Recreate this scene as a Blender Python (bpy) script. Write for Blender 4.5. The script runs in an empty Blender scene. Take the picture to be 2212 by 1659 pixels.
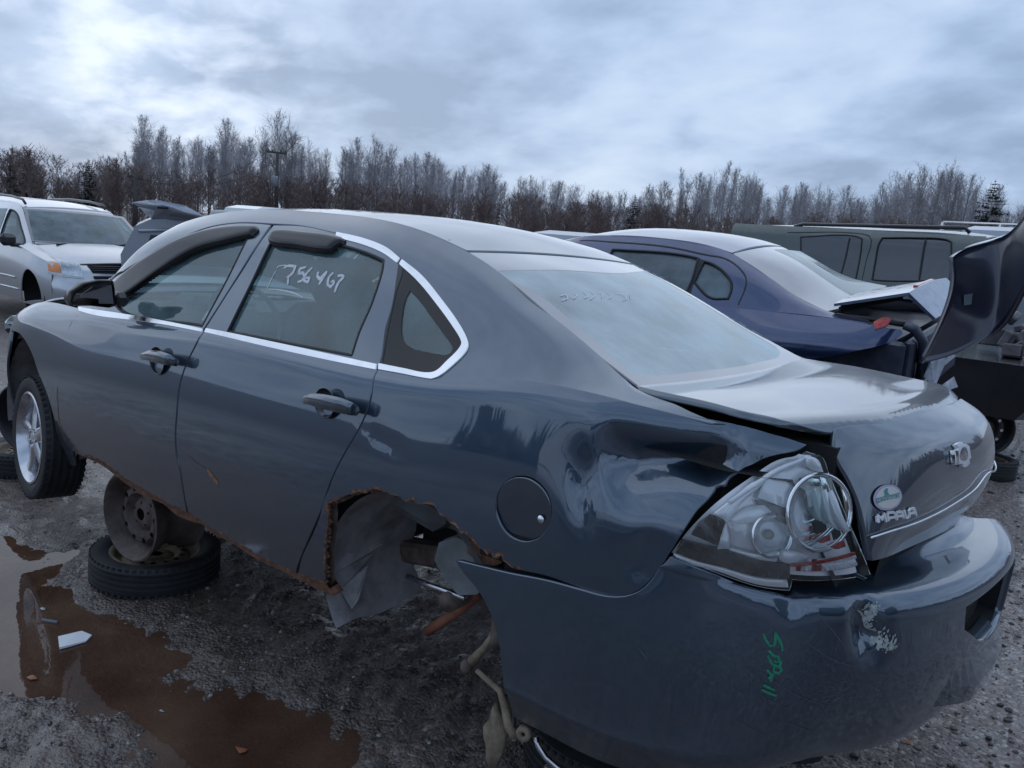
import bpy, math, random
import numpy as np
from mathutils import Vector, Matrix, Euler
from mathutils.geometry import delaunay_2d_cdt
R = math.radians
SC = bpy.context.scene
COL = SC.collection
rng = np.random.default_rng(7)
random.seed(7)

# ------------------------------------------------------------------ camera
cam = bpy.data.objects.new('camera', bpy.data.cameras.new('camera'))
COL.objects.link(cam)
SC.camera = cam
_r = Vector((-0.7827353720, -0.6178235681, 0.0749624980))
_d = Vector((-0.1739116629, 0.1014847846, -0.9795180305))
_f = Vector((0.5975617717, -0.7797402626, -0.1868824548))
M = Matrix((_r, -_d, -_f)).transposed().to_4x4()
M.translation = Vector((-0.338419, 2.579303, 1.814240))
cam.matrix_world = M
cam.data.sensor_width = 36
cam.data.lens = 36*1712.79/2212
cam.data.clip_start = .05
cam.data.clip_end = 2000
cam.data.dof.use_dof = False

# ------------------------------------------------------------------ overcast sky
SUN_AZ, SUN_EL = R(-28), R(38)
world = bpy.data.worlds.new('World'); SC.world = world; world.use_nodes = True
nt = world.node_tree; N = nt.nodes; Lk = nt.links; N.clear()
def nn(tree, typ, **kw):
    n = tree.nodes.new(typ)
    for k, v in kw.items():
        if k.startswith('i_'):
            kk = k[2:]
            n.inputs[int(kk) if kk.isdigit() else kk.replace('_', ' ')].default_value = v
        else: setattr(n, k, v)
    return n
def ramp(tree, stops, interp='LINEAR'):
    n = tree.nodes.new('ShaderNodeValToRGB'); cr = n.color_ramp; cr.interpolation = interp
    while len(cr.elements) < len(stops): cr.elements.new(.5)
    for e, (p, c) in zip(cr.elements, stops):
        e.position = p; e.color = tuple(c)+(1,) if len(c) == 3 else c
    return n
sky = nn(nt, 'ShaderNodeTexSky', sky_type='NISHITA', sun_disc=False, sun_elevation=SUN_EL, sun_rotation=math.pi/2-SUN_AZ, air_density=1.2, dust_density=2.0)
tc = nn(nt, 'ShaderNodeTexCoord')
sep = nn(nt, 'ShaderNodeSeparateXYZ'); Lk.new(tc.outputs['Generated'], sep.inputs[0])
zz = nn(nt, 'ShaderNodeMath', operation='MAXIMUM', i_1=0.0); Lk.new(sep.outputs[2], zz.inputs[0])
za = nn(nt, 'ShaderNodeMath', operation='ADD', i_1=.30); Lk.new(zz.outputs[0], za.inputs[0])
dx = nn(nt, 'ShaderNodeMath', operation='DIVIDE'); Lk.new(sep.outputs[0], dx.inputs[0]); Lk.new(za.outputs[0], dx.inputs[1])
dy = nn(nt, 'ShaderNodeMath', operation='DIVIDE'); Lk.new(sep.outputs[1], dy.inputs[0]); Lk.new(za.outputs[0], dy.inputs[1])
cmb = nn(nt, 'ShaderNodeCombineXYZ'); Lk.new(dx.outputs[0], cmb.inputs[0]); Lk.new(dy.outputs[0], cmb.inputs[1])
mp = nn(nt, 'ShaderNodeMapping'); mp.inputs['Rotation'].default_value = (0, 0, R(38)); mp.inputs['Scale'].default_value = (.85, 1.0, 1)
mp.inputs['Location'].default_value = (3.7, 1.9, 0)
Lk.new(cmb.outputs[0], mp.inputs[0])
n1 = nn(nt, 'ShaderNodeTexNoise', i_Scale=1.7, i_Detail=8.0, i_Roughness=.47, i_Distortion=.25); Lk.new(mp.outputs[0], n1.inputs[0])
n2 = nn(nt, 'ShaderNodeTexNoise', i_Scale=5.2, i_Detail=7.0, i_Roughness=.52, i_Distortion=.2); Lk.new(mp.outputs[0], n2.inputs[0])
mixn = nn(nt, 'ShaderNodeMix', data_type='FLOAT', i_0=.34); Lk.new(n1.outputs[0], mixn.inputs[2]); Lk.new(n2.outputs[0], mixn.inputs[3])
cr = ramp(nt, [(.39, (2.4, 3.3, 4.9)), (.45, (2.95, 4.0, 5.8)), (.51, (3.6, 4.75, 6.7)), (.57, (4.3, 5.45, 7.3)), (.68, (5.2, 6.3, 7.9))])
Lk.new(mixn.outputs[0], cr.inputs[0])
# the cloud is thinner, and so brighter, round the hidden sun
SD = Vector((.873, -.464, .17)).normalized()
nrm = nn(nt, 'ShaderNodeVectorMath', operation='NORMALIZE'); Lk.new(tc.outputs['Generated'], nrm.inputs[0])
dot = nn(nt, 'ShaderNodeVectorMath', operation='DOT_PRODUCT'); dot.inputs[1].default_value = SD; Lk.new(nrm.outputs[0], dot.inputs[0])
gl = nn(nt, 'ShaderNodeMapRange', i_1=.955, i_2=1.0, i_3=0, i_4=1); Lk.new(dot.outputs['Value'], gl.inputs[0])
gp = nn(nt, 'ShaderNodeMath', operation='POWER', i_1=3.5); Lk.new(gl.outputs[0], gp.inputs[0])
gn = nn(nt, 'ShaderNodeMath', operation='MULTIPLY'); Lk.new(gp.outputs[0], gn.inputs[0])
n3 = ramp(nt, [(.42, (0, 0, 0)), (.62, (1, 1, 1))]); Lk.new(n2.outputs[0], n3.inputs[0]); Lk.new(n3.outputs[0], gn.inputs[1])
glc = nn(nt, 'ShaderNodeMix', data_type='RGBA', blend_type='ADD', clamp_result=False); glc.inputs[7].default_value = (2.2, 2.0, 1.7, 1)
Lk.new(gn.outputs[0], glc.inputs[0]); Lk.new(cr.outputs[0], glc.inputs[6])
mixs = nn(nt, 'ShaderNodeMix', data_type='RGBA', i_0=.93, clamp_result=False); Lk.new(sky.outputs[0], mixs.inputs[6]); Lk.new(glc.outputs[2], mixs.inputs[7])
bg = nn(nt, 'ShaderNodeBackground', i_Strength=.10); Lk.new(mixs.outputs[2], bg.inputs[0])
wo = nn(nt, 'ShaderNodeOutputWorld'); Lk.new(bg.outputs[0], wo.inputs[0])
# ------------------------------------------------------------------ sun behind cloud
sl = bpy.data.lights.new('sun', 'SUN'); sl.energy = 0.55; sl.angle = R(120); sl.color = (1.0, .985, .96)
sun = bpy.data.objects.new('sun', sl); COL.objects.link(sun)
sdir = Vector((math.cos(SUN_AZ)*math.cos(SUN_EL), math.sin(SUN_AZ)*math.cos(SUN_EL), math.sin(SUN_EL)))
sun.rotation_euler = sdir.to_track_quat('Z', 'Y').to_euler()
vs = SC.view_settings; vs.view_transform = 'Standard'; vs.look = 'None'; vs.exposure = 0.32; vs.gamma = 1.0; vs.use_curve_mapping = False
SC.cycles.max_bounces = 8; SC.cycles.transparent_max_bounces = 16; SC.cycles.glossy_bounces = 5
SC.cycles.use_denoising = True

# ------------------------------------------------------------------ helpers
def tag(o, label=None, cat=None, group=None, kind=None):
    if label: o['label'] = label
    if cat: o['category'] = cat
    if group: o['group'] = group
    if kind: o['kind'] = kind
    return o
def empty(name, loc=(0,0,0), rot=(0,0,0)):
    o = bpy.data.objects.new(name, None); COL.objects.link(o); o.location = loc; o.rotation_euler = rot
    o.empty_display_size = .2
    return o
def link(name, me, parent=None):
    o = bpy.data.objects.new(name, me); COL.objects.link(o)
    if parent is not None: o.parent = parent
    return o
def mesh(name, V, F, mat, parent=None, smooth=True, nrm=None, attrs=None, mats=None, fm=None):
    me = bpy.data.meshes.new(name)
    V = np.asarray(V, float)
    me.from_pydata([tuple(v) for v in V], [], [tuple(int(i) for i in f) for f in F])
    if mat is not None: me.materials.append(mat)
    for m in (mats or []): me.materials.append(m)
    if fm is not None: me.polygons.foreach_set('material_index', np.asarray(fm, dtype=np.int32))
    me.polygons.foreach_set('use_smooth', [smooth]*len(me.polygons))
    for k, a in (attrs or {}).items():
        at = me.attributes.new(k, 'FLOAT', 'POINT'); at.data.foreach_set('value', np.asarray(a, dtype=np.float32))
    me.update()
    if nrm is not None and smooth:
        me.normals_split_custom_set_from_vertices([tuple(n) for n in nrm])
    return link(name, me, parent)
class MB:
    "collects simple solids, links them as one mesh object"
    def __init__(s): s.V = []; s.F = []
    def add(s, V, F, T=None):
        n = len(s.V)
        V = [tuple(T @ Vector(v)) for v in V] if T is not None else [tuple(v) for v in V]
        s.V += V; s.F += [tuple(i+n for i in f) for f in F]; return s
    def box(s, c, d, rot=None, bev=0):
        x, y, z = d[0]/2, d[1]/2, d[2]/2
        if bev:
            b = min(bev, x*.9, y*.9, z*.9); V = []
            for sx in (-1, 1):
                for sy in (-1, 1):
                    for sz in (-1, 1):
                        V += [(sx*(x-b), sy*(y-b), sz*z), (sx*(x-b), sy*y, sz*(z-b)), (sx*x, sy*(y-b), sz*(z-b))]
            bm_ = hull(V); V, F = bm_
        else:
            V = [(a*x, b*y, c_*z) for a in (-1, 1) for b in (-1, 1) for c_ in (-1, 1)]
            F = [(0,1,3,2),(4,6,7,5),(0,4,5,1),(2,3,7,6),(0,2,6,4),(1,5,7,3)]
        T = Matrix.Translation(c)
        if rot is not None: T = T @ (rot.to_4x4() if isinstance(rot, Matrix) else Euler(rot).to_matrix().to_4x4())
        return s.add(V, F, T)
    def tube(s, pts, r, n=10, cap=True):
        pts = [Vector(p) for p in pts]; rr = r if isinstance(r, (list, tuple)) else [r]*len(pts)
        V = []; F = []; up = None
        for i, p in enumerate(pts):
            t = (pts[min(i+1, len(pts)-1)]-pts[max(i-1, 0)]).normalized()
            if up is None: up = t.orthogonal().normalized()
            up = (up-t*up.dot(t)); up = up.normalized() if up.length > 1e-6 else t.orthogonal().normalized()
            b = t.cross(up)
            for k in range(n):
                a = 2*math.pi*k/n; V.append(p+(up*math.cos(a)+b*math.sin(a))*rr[i])
        for i in range(len(pts)-1):
            for k in range(n): F.append((i*n+k, i*n+(k+1) % n, (i+1)*n+(k+1) % n, (i+1)*n+k))
        if cap: F.append(tuple(range(n))[::-1]); F.append(tuple((len(pts)-1)*n+k for k in range(n)))
        return s.add(V, F)
    def lathe(s, prof, n=32, T=None, closed=False, a0=0, a1=2*math.pi):
        "prof: (r, h) pairs revolved about local Z"
        V = []; F = []; full = abs(a1-a0-2*math.pi) < 1e-6; m = n if full else n+1
        for k in range(m):
            a = a0+(a1-a0)*k/n
            for r, h in prof: V.append((r*math.cos(a), r*math.sin(a), h))
        P = len(prof)
        for k in range(n):
            k2 = (k+1) % m
            for i in range(P if closed else P-1):
                j = (i+1) % P; F.append((k*P+i, k2*P+i, k2*P+j, k*P+j))
        return s.add(V, F, T)
    def prism(s, poly, h0, h1, T=None):
        n = len(poly); V = [(x, y, h0) for x, y in poly]+[(x, y, h1) for x, y in poly]
        F = [tuple(range(n))[::-1], tuple(range(n, 2*n))]+[(i, (i+1) % n, n+(i+1) % n, n+i) for i in range(n)]
        return s.add(V, F, T)
    def build(s, name, mat, parent=None, smooth=False, auto=None):
        o = mesh(name, s.V, s.F, mat, parent, smooth)
        if auto:
            try: o.data.set_sharp_from_angle(angle=R(auto))
            except Exception: pass
        return o
def hull(V):
    import bmesh
    bm = bmesh.new(); vs_ = [bm.verts.new(v) for v in V]
    bmesh.ops.convex_hull(bm, input=vs_); bm.verts.ensure_lookup_table(); bm.verts.index_update()
    V = [tuple(v.co) for v in bm.verts]; F = [tuple(v.index for v in f.verts) for f in bm.faces]; bm.free(); return V, F
def mirror_copy(o, parent, name=None):
    "the same part on the far side of the car (y -> -y)"
    me = o.data.copy(); n = len(me.vertices); co = np.empty(n*3, np.float32); me.vertices.foreach_get('co', co); co[1::3] *= -1; me.vertices.foreach_set('co', co)
    me.flip_normals(); me.update()
    m = bpy.data.objects.new(name or o.name.split('.')[0], me); COL.objects.link(m); m.parent = parent; return m
def at_px(u_, D):
    "ground point at distance D in the direction of a column of the photograph"
    r_ = Vector((-0.7827, -0.6178, 0)).normalized(); f_ = Vector((.5976, -.7797, 0)).normalized(); d = (f_+r_*((u_-1106)/1712.79)).normalized(); return -0.338419+d.x*D, 2.579303+d.y*D
# numpy value noise
_perm = np.random.default_rng(3).random((256, 256))
def vnoise(x, y):
    xi = np.floor(x).astype(int); yi = np.floor(y).astype(int); fx = x-xi; fy = y-yi; fx = fx*fx*(3-2*fx); fy = fy*fy*(3-2*fy)
    g = lambda a, b: _perm[a & 255, b & 255]
    return (g(xi, yi)*(1-fx)+g(xi+1, yi)*fx)*(1-fy)+(g(xi, yi+1)*(1-fx)+g(xi+1, yi+1)*fx)*fy
def fbm(x, y, o=4, lac=2.03, gain=.5):
    s = 0; a = 1; t = 0
    for i in range(o): s = s+a*vnoise(x+17.3*i, y-9.1*i); t += a; a *= gain; x = x*lac; y = y*lac
    return s/t

# ------------------------------------------------------------------ materials
def mat_base(name):
    m = bpy.data.materials.new(name); m.use_nodes = True; t = m.node_tree; b = t.nodes['Principled BSDF']; return m, t, b
def setp(b, **kw):
    for k, v in kw.items():
        k = k.replace('_', ' ')
        if k in b.inputs: b.inputs[k].default_value = (tuple(v)+(1,)) if isinstance(v, (tuple, list)) and len(v) == 3 else v
def simple(name, col, rough=.5, metal=0, var=.25, scale=8, bump=0, bscale=60, **kw):
    "plain surface with a little procedural variation in colour and roughness"
    m, t, b = mat_base(name); setp(b, Roughness=rough, Metallic=metal, **kw)
    tc = nn(t, 'ShaderNodeTexCoord'); n = nn(t, 'ShaderNodeTexNoise', i_Scale=float(scale), i_Detail=5.0, i_Roughness=.6); t.links.new(tc.outputs['Object'], n.inputs[0])
    c = ramp(t, [(.3, tuple(x*(1-var) for x in col)), (.7, tuple(min(x*(1+var), 1) for x in col))]); t.links.new(n.outputs[0], c.inputs[0]); t.links.new(c.outputs[0], b.inputs['Base Color'])
    rr = nn(t, 'ShaderNodeMapRange', i_1=.3, i_2=.7, i_3=max(rough-.08, .02), i_4=min(rough+.12, 1)); t.links.new(n.outputs[0], rr.inputs[0]); t.links.new(rr.outputs[0], b.inputs['Roughness'])
    if bump:
        n2 = nn(t, 'ShaderNodeTexNoise', i_Scale=float(bscale), i_Detail=4.0); t.links.new(tc.outputs['Object'], n2.inputs[0])
        bp = nn(t, 'ShaderNodeBump', i_Strength=bump, i_Distance=.01); t.links.new(n2.outputs[0], bp.inputs['Height']); t.links.new(bp.outputs[0], b.inputs['Normal'])
    return m
def paint(name, col, dusty=.25, metal=.55, rough=.32, coat=1.0, crough=.06, dcol=(.30,.31,.34), rust=False, cior=1.6, sheen=.0, mud=False):
    "car paint: metallic base, clear coat, a film of road dust, rust where the 'rust' attribute says"
    m, t, b = mat_base(name); setp(b, Metallic=metal, Roughness=rough, Coat_Weight=coat, Coat_Roughness=crough, Coat_IOR=cior, Sheen_Weight=sheen, Sheen_Roughness=.35)
    tc = nn(t, 'ShaderNodeTexCoord'); n = nn(t, 'ShaderNodeTexNoise', i_Scale=2.3, i_Detail=8.0, i_Roughness=.65); t.links.new(tc.outputs['Object'], n.inputs[0])
    fine = nn(t, 'ShaderNodeTexNoise', i_Scale=14.0, i_Detail=6.0); t.links.new(tc.outputs['Object'], fine.inputs[0])
    mm = nn(t, 'ShaderNodeMath', operation='MULTIPLY'); t.links.new(n.outputs[0], mm.inputs[0]); t.links.new(fine.outputs[0], mm.inputs[1])
    dr = nn(t, 'ShaderNodeMapRange', i_1=.12, i_2=.42, i_3=0.0, i_4=dusty); t.links.new(mm.outputs[0], dr.inputs[0])
    # dust settles on what faces up
    ge = nn(t, 'ShaderNodeNewGeometry'); gz = nn(t, 'ShaderNodeSeparateXYZ'); t.links.new(ge.outputs['Normal'], gz.inputs[0]); up = nn(t, 'ShaderNodeMapRange', i_1=.1, i_2=.95, i_3=.35, i_4=1.6); t.links.new(gz.outputs[2], up.inputs[0])
    du = nn(t, 'ShaderNodeMath', operation='MULTIPLY'); t.links.new(dr.outputs[0], du.inputs[0]); t.links.new(up.outputs[0], du.inputs[1])
    mc = nn(t, 'ShaderNodeMix', data_type='RGBA'); mc.inputs[6].default_value = col+(1,); mc.inputs[7].default_value = dcol+(1,)
    t.links.new(du.outputs[0], mc.inputs[0]); last = mc.outputs[2]
    rr = nn(t, 'ShaderNodeMapRange', i_1=.12, i_2=.42, i_3=crough, i_4=crough+dusty*.6); t.links.new(mm.outputs[0], rr.inputs[0]); t.links.new(rr.outputs[0], b.inputs['Coat Roughness'])
    if mud:
        so = nn(t, 'ShaderNodeSeparateXYZ'); t.links.new(tc.outputs['Object'], so.inputs[0]); hz = nn(t, 'ShaderNodeMapRange', i_1=.46, i_2=.16, i_3=.0, i_4=.55); t.links.new(so.outputs[2], hz.inputs[0])
        sp = nn(t, 'ShaderNodeTexNoise', i_Scale=30.0, i_Detail=7.0, i_Roughness=.75); t.links.new(tc.outputs['Object'], sp.inputs[0]); sr_ = nn(t, 'ShaderNodeMapRange', i_1=.42, i_2=.66, i_3=.12, i_4=1.0); t.links.new(sp.outputs[0], sr_.inputs[0])
        mk_ = nn(t, 'ShaderNodeMath', operation='MULTIPLY'); t.links.new(hz.outputs[0], mk_.inputs[0]); t.links.new(sr_.outputs[0], mk_.inputs[1])
        mm_ = nn(t, 'ShaderNodeMix', data_type='RGBA'); mm_.inputs[7].default_value = (.13,.11,.10,1); t.links.new(mk_.outputs[0], mm_.inputs[0]); t.links.new(last, mm_.inputs[6]); last = mm_.outputs[2]
        ra_ = nn(t, 'ShaderNodeMath', operation='MULTIPLY_ADD', i_1=.45); t.links.new(mk_.outputs[0], ra_.inputs[0]); t.links.new(rr.outputs[0], ra_.inputs[2]); t.links.new(ra_.outputs[0], b.inputs['Coat Roughness'])
    if rust:
        at = nn(t, 'ShaderNodeAttribute', attribute_name='rust')
        rn = nn(t, 'ShaderNodeTexNoise', i_Scale=26.0, i_Detail=7.0, i_Roughness=.7); t.links.new(tc.outputs['Object'], rn.inputs[0])
        ad = nn(t, 'ShaderNodeMath', operation='ADD'); t.links.new(at.outputs['Fac'], ad.inputs[0]); t.links.new(rn.outputs[0], ad.inputs[1])
        mk = ramp(t, [(.93, (0, 0, 0)), (1.0, (1, 1, 1))]); t.links.new(ad.outputs[0], mk.inputs[0])
        rc = nn(t, 'ShaderNodeTexNoise', i_Scale=60.0, i_Detail=4.0); t.links.new(tc.outputs['Object'], rc.inputs[0])
        rcr = ramp(t, [(.32, (.05,.022,.016)), (.5, (.15,.06,.032)), (.62, (.26,.13,.065)), (.74, (.36,.27,.20))]); t.links.new(rc.outputs[0], rcr.inputs[0])
        m2 = nn(t, 'ShaderNodeMix', data_type='RGBA'); t.links.new(mk.outputs[0], m2.inputs[0]); t.links.new(last, m2.inputs[6]); t.links.new(rcr.outputs[0], m2.inputs[7]); last = m2.outputs[2]
        inv = nn(t, 'ShaderNodeMath', operation='SUBTRACT', i_0=1.0); t.links.new(mk.outputs[0], inv.inputs[1])
        for nm, v in (('Coat Weight', coat), ('Metallic', metal)):
            q = nn(t, 'ShaderNodeMath', operation='MULTIPLY', i_1=v); t.links.new(inv.outputs[0], q.inputs[0]); t.links.new(q.outputs[0], b.inputs[nm])
        q = nn(t, 'ShaderNodeMapRange', i_3=rough, i_4=.85); t.links.new(mk.outputs[0], q.inputs[0]); t.links.new(q.outputs[0], b.inputs['Roughness'])
        bp = nn(t, 'ShaderNodeBump', i_Distance=.006); t.links.new(mk.outputs[0], bp.inputs['Strength']); t.links.new(rc.outputs[0], bp.inputs['Height']); t.links.new(bp.outputs[0], b.inputs['Normal'])
    t.links.new(last, b.inputs['Base Color'])
    return m
def glass(name, tint=(.55,.72,.74), alpha_dirt_haze=.12, rough=.02, dirt_haze=(.45,.55,.58), ior=1.62):
    "thin car glass: tinted see-through sheet, mirror reflection by angle, a film of dirt"
    m = bpy.data.materials.new(name); m.use_nodes = True; t = m.node_tree; t.nodes.clear(); o = nn(t, 'ShaderNodeOutputMaterial')
    tr = nn(t, 'ShaderNodeBsdfTransparent'); tr.inputs[0].default_value = tint+(1,)
    gs = nn(t, 'ShaderNodeBsdfGlossy', i_Roughness=rough); gs.inputs[0].default_value = (.95, 1, 1, 1)
    fr = nn(t, 'ShaderNodeFresnel', i_IOR=ior)
    mx = nn(t, 'ShaderNodeMixShader'); t.links.new(fr.outputs[0], mx.inputs[0]); t.links.new(tr.outputs[0], mx.inputs[1]); t.links.new(gs.outputs[0], mx.inputs[2])
    df = nn(t, 'ShaderNodeBsdfDiffuse'); df.inputs[0].default_value = dirt_haze+(1,)
    tc = nn(t, 'ShaderNodeTexCoord'); n = nn(t, 'ShaderNodeTexNoise', i_Scale=5.0, i_Detail=6.0); t.links.new(tc.outputs['Object'], n.inputs[0])
    r = nn(t, 'ShaderNodeMapRange', i_1=.3, i_2=.75, i_3=alpha_dirt_haze*.4, i_4=alpha_dirt_haze*1.6); t.links.new(n.outputs[0], r.inputs[0])
    m2 = nn(t, 'ShaderNodeMixShader'); t.links.new(r.outputs[0], m2.inputs[0]); t.links.new(mx.outputs[0], m2.inputs[1]); t.links.new(df.outputs[0], m2.inputs[2])
    t.links.new(m2.outputs[0], o.inputs[0]); return m
M_PAINT = paint('paint_slate_blue', (.030,.064,.108), dusty=.08, rust=True, metal=.7, rough=.36, crough=.015, cior=1.95, sheen=.08, mud=True)
M_PAINT_R = paint('paint_slate_blue_gloss', (.024,.050,.080), dusty=.10, metal=.7, rough=.34, crough=.012, cior=2.1, sheen=.22)
M_BLACK = simple('black_rubber', (.012,.012,.014), .5)
M_SHELL = simple('black_undercoat', (.012,.012,.013), .85, bump=.3)
M_PLASTIC = simple('black_plastic', (.016,.016,.019), .32, Coat_Weight=.3)
M_CHROME = simple('chrome', (.82,.83,.86), .13, metal=1, var=.06, scale=20)
M_CHROMED = simple('aged_chrome', (.62,.62,.64), .22, metal=1, var=.2, scale=30)
M_GLASS = glass('side_glass', (.60,.82,.83), .17, dirt_haze=(.40,.58,.62), ior=1.75)
M_BGLASS = glass('rear_glass', (.40,.55,.57), .44, rough=.035, dirt_haze=(.72,.84,.87), ior=2.6)  # besides dirt, the pale film stands in for sky mirrored in this glass
M_FRIT = simple('black_glass_band', (.05,.05,.075), .12, var=.3, Coat_Weight=1.0, Coat_Roughness=.08, Coat_IOR=2.0, Sheen_Weight=.4)
M_RUST = simple('rust', (.15,.072,.042), .85, var=.55, scale=35, bump=.6)
M_RUSTG = simple('rusty_steel', (.13,.10,.085), .7, var=.5, scale=22, bump=.4)
M_MUDMETAL = simple('dried_mud_on_steel', (.27,.21,.15), .85, var=.45, scale=18, bump=.5)
M_VISOR = simple('smoked_acrylic', (.005,.005,.007), .14, var=.1)
M_LINER = simple('wheelhouse_liner', (.27,.255,.26), .75, var=.4, scale=9, bump=.35, bscale=30)
M_TYRE = simple('tyre_rubber', (.022,.023,.026), .62, var=.35, scale=12, bump=.15)
M_ALLOY = simple('alloy', (.62,.63,.66), .22, metal=.9, var=.15, scale=14)
M_SEAT = simple('grey_seat_cloth', (.17,.18,.185), .9, bump=.2)
M_DASH = simple('dash_plastic', (.26,.28,.28), .6)
M_CREAM = simple('headliner', (.48,.50,.50), .9)
M_MARKER = simple('white_marker', (.72,.72,.76), .7, var=.2, scale=60)
M_GREEN = simple('green_marker', (.02,.26,.14), .6, var=.3, scale=60)
M_SCUFFD = simple('fine_scratches', (.10,.11,.14), .6)
M_SCUFF = simple('scuffed_plastic', (.42,.46,.44), .75, var=.4, scale=60)
# ---- smooth surfaces of the sedan, in its own frame: x forward from the tail, y to its left, z up ----
def nbasis(kn, q):
    kn = np.asarray(kn, float); q = np.atleast_1d(np.asarray(q, float)); n = len(kn); h = np.diff(kn)
    A = np.eye(n); Cm = np.zeros((n, n))
    for i in range(1, n-1):
        A[i, i-1] = h[i-1]; A[i, i] = 2*(h[i-1]+h[i]); A[i, i+1] = h[i]
        Cm[i, i-1] = 6/h[i-1]; Cm[i, i] = -6/h[i-1]-6/h[i]; Cm[i, i+1] = 6/h[i]
    M = np.linalg.solve(A, Cm)
    i = np.clip(np.searchsorted(kn, q, side='right')-1, 0, n-2)
    qc = np.clip(q, kn[0], kn[-1]); hi = h[i]; a = (kn[i+1]-qc)/hi; b = (qc-kn[i])/hi
    I = np.eye(n)
    B = a[:, None]*I[i]+b[:, None]*I[i+1]+((a**3-a)[:, None]*M[i]+(b**3-b)[:, None]*M[i+1])*(hi**2/6)[:, None]
    d = (I[i+1]-I[i])/hi[:, None]+(-(3*a**2-1)[:, None]*M[i]+(3*b**2-1)[:, None]*M[i+1])*(hi/6)[:, None]
    return B+d*(q-qc)[:, None]

class Net:
    def __init__(self, sk, tk, G, dent=None): self.sk, self.tk, self.G, self.dent = np.array(sk, float), np.array(tk, float), np.array(G, float), dent
    def base(self, s, t):
        return np.einsum('nj,nk,jkd->nd', nbasis(self.sk, s), nbasis(self.tk, t), self.G)
    def raw_n(self, s, t, f, e=2e-3):
        a = f(s+e, t)-f(s-e, t); b = f(s, t+e)-f(s, t-e); n = np.cross(a, b)
        return n/np.maximum(np.linalg.norm(n, axis=1), 1e-12)[:, None]
    def __call__(self, s, t):
        s = np.atleast_1d(np.asarray(s, float)); t = np.atleast_1d(np.asarray(t, float)); P = self.base(s, t)
        if self.dent is not None: P = P+self.raw_n(s, t, self.base)*self.dent(P)[:, None]
        return P
    def normal(self, s, t):
        return self.raw_n(np.atleast_1d(np.asarray(s, float)), np.atleast_1d(np.asarray(t, float)), self, 3e-3)

def chord(P):
    P = np.array(P, float); return np.r_[0, np.cumsum(np.linalg.norm(np.diff(P, axis=0), axis=1))]

PLAN = [(5.02,0),(4.99,.35),(4.87,.66),(4.66,.83),(4.35,.905),(3.95,.925),(3.6,.932),(3.1,.937),(2.57,.937),(2.04,.937),(1.56,.935),(1.32,.93),(1.03,.92),(.78,.903),(.55,.875),(.36,.825),(.20,.735),(.09,.60),(.02,.4),(-.03,.2),(-.045,0)]
SHLD = [(4.86,0,.72),(4.84,.33,.72),(4.74,.6,.70),(4.62,.76,.74),(4.35,.80,.835),(3.95,.825,.885),(3.6,.86,.903),(3.1,.865,.934),(2.57,.87,.971),(2.04,.87,.99),(1.56,.865,1.005),(1.32,.862,1.022),(1.03,.848,1.068),(.78,.825,1.078),(.57,.78,1.072),(.42,.735,1.07),(.27,.68,1.05),(.21,.575,1.08),(.155,.39,1.083),(.128,.2,1.085),(.11,0,1.085)]
OFFS = [[.055,.018,0,.010,.034]]*15+[[.05,.02,0,.012,.05],[.05,.03,.005,.01,.055],[.05,.02,0,.01,.075],[.05,.03,.02,.03,.07],[.05,.03,.02,.035,.065],[.05,.03,.02,.04,.07]]
NM = 9                                    # how many rear columns are mirrored to the far side
PLANF = PLAN+[(x, -y) for x, y in PLAN[-2:-2-NM:-1]]
PS = chord(PLANF)
_p = np.array(PLANF)
def plan_n(s, e=1e-3):
    d = (nbasis(PS, np.atleast_1d(s)+e)-nbasis(PS, np.atleast_1d(s)-e))@_p
    n = np.stack([-d[:, 1], d[:, 0]], 1)*-1; return n/np.linalg.norm(n, axis=1)[:, None]
PN = plan_n(PS)
if PN[8, 1] < 0: PN = -PN
FZ = [0,.235,.53,.74,.905]
REAR = {17: ((.09,.57),(.07,.59),(.06,.6),(.11,.60),(.172,.60),(.196,.592),(.21,.575,1.08)), 18: ((.10,.4),(.08,.4),(.06,.4),(.045,.4),(.085,.4),(.118,.398),(.155,.39,1.083)),
        19: ((.09,.2),(.06,.2),(.03,.2),(.008,.2),(.036,.2),(.076,.2),(.128,.2,1.085)), 20: ((.09,0),(.05,0),(.02,0),(-.016,0),(.004,0),(.052,0),(.11,0,1.085)),
        21: ((.09,-.2),(.05,-.2),(.02,-.2),(-.038,-.2),(-.020,-.2),(.034,-.2),(.10,-.2,1.083)), 22: ((.10,-.4),(.06,-.4),(.03,-.4),(-.042,-.4),(-.022,-.4),(.032,-.4),(.098,-.4,1.078)),
        23: ((.11,-.58),(.08,-.59),(.06,-.6),(.02,-.6),(.045,-.6),(.080,-.59),(.12,-.57,1.072))}
FZ = FZ+[.968]
def low_net():
    G = []
    sh = SHLD+[(x-.04, -y, z) for x, y, z in SHLD[-2:-2-NM:-1]]; of = OFFS+OFFS[-2:-2-NM:-1]
    for j, ((x, y), n, S, o) in enumerate(zip(PLANF, PN, sh, of)):
        if j in REAR:
            r = REAR[j]; S = r[6]; G.append([(q[0], q[1], .15+(S[2]-.15)*f) for f, q in zip(FZ, r)]+[S])
        else:
            c = [(x-n[0]*d, y-n[1]*d, .15+(S[2]-.15)*f) for f, d in zip(FZ, o)]; k = c[-1]
            c.append((k[0]*.42+S[0]*.58+n[0]*.006, k[1]*.42+S[1]*.58+n[1]*.006, .15+(S[2]-.15)*FZ[5])); G.append(c+[S])
    return PS, [0,.2,.45,.63,.77,.85,.9], G
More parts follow.
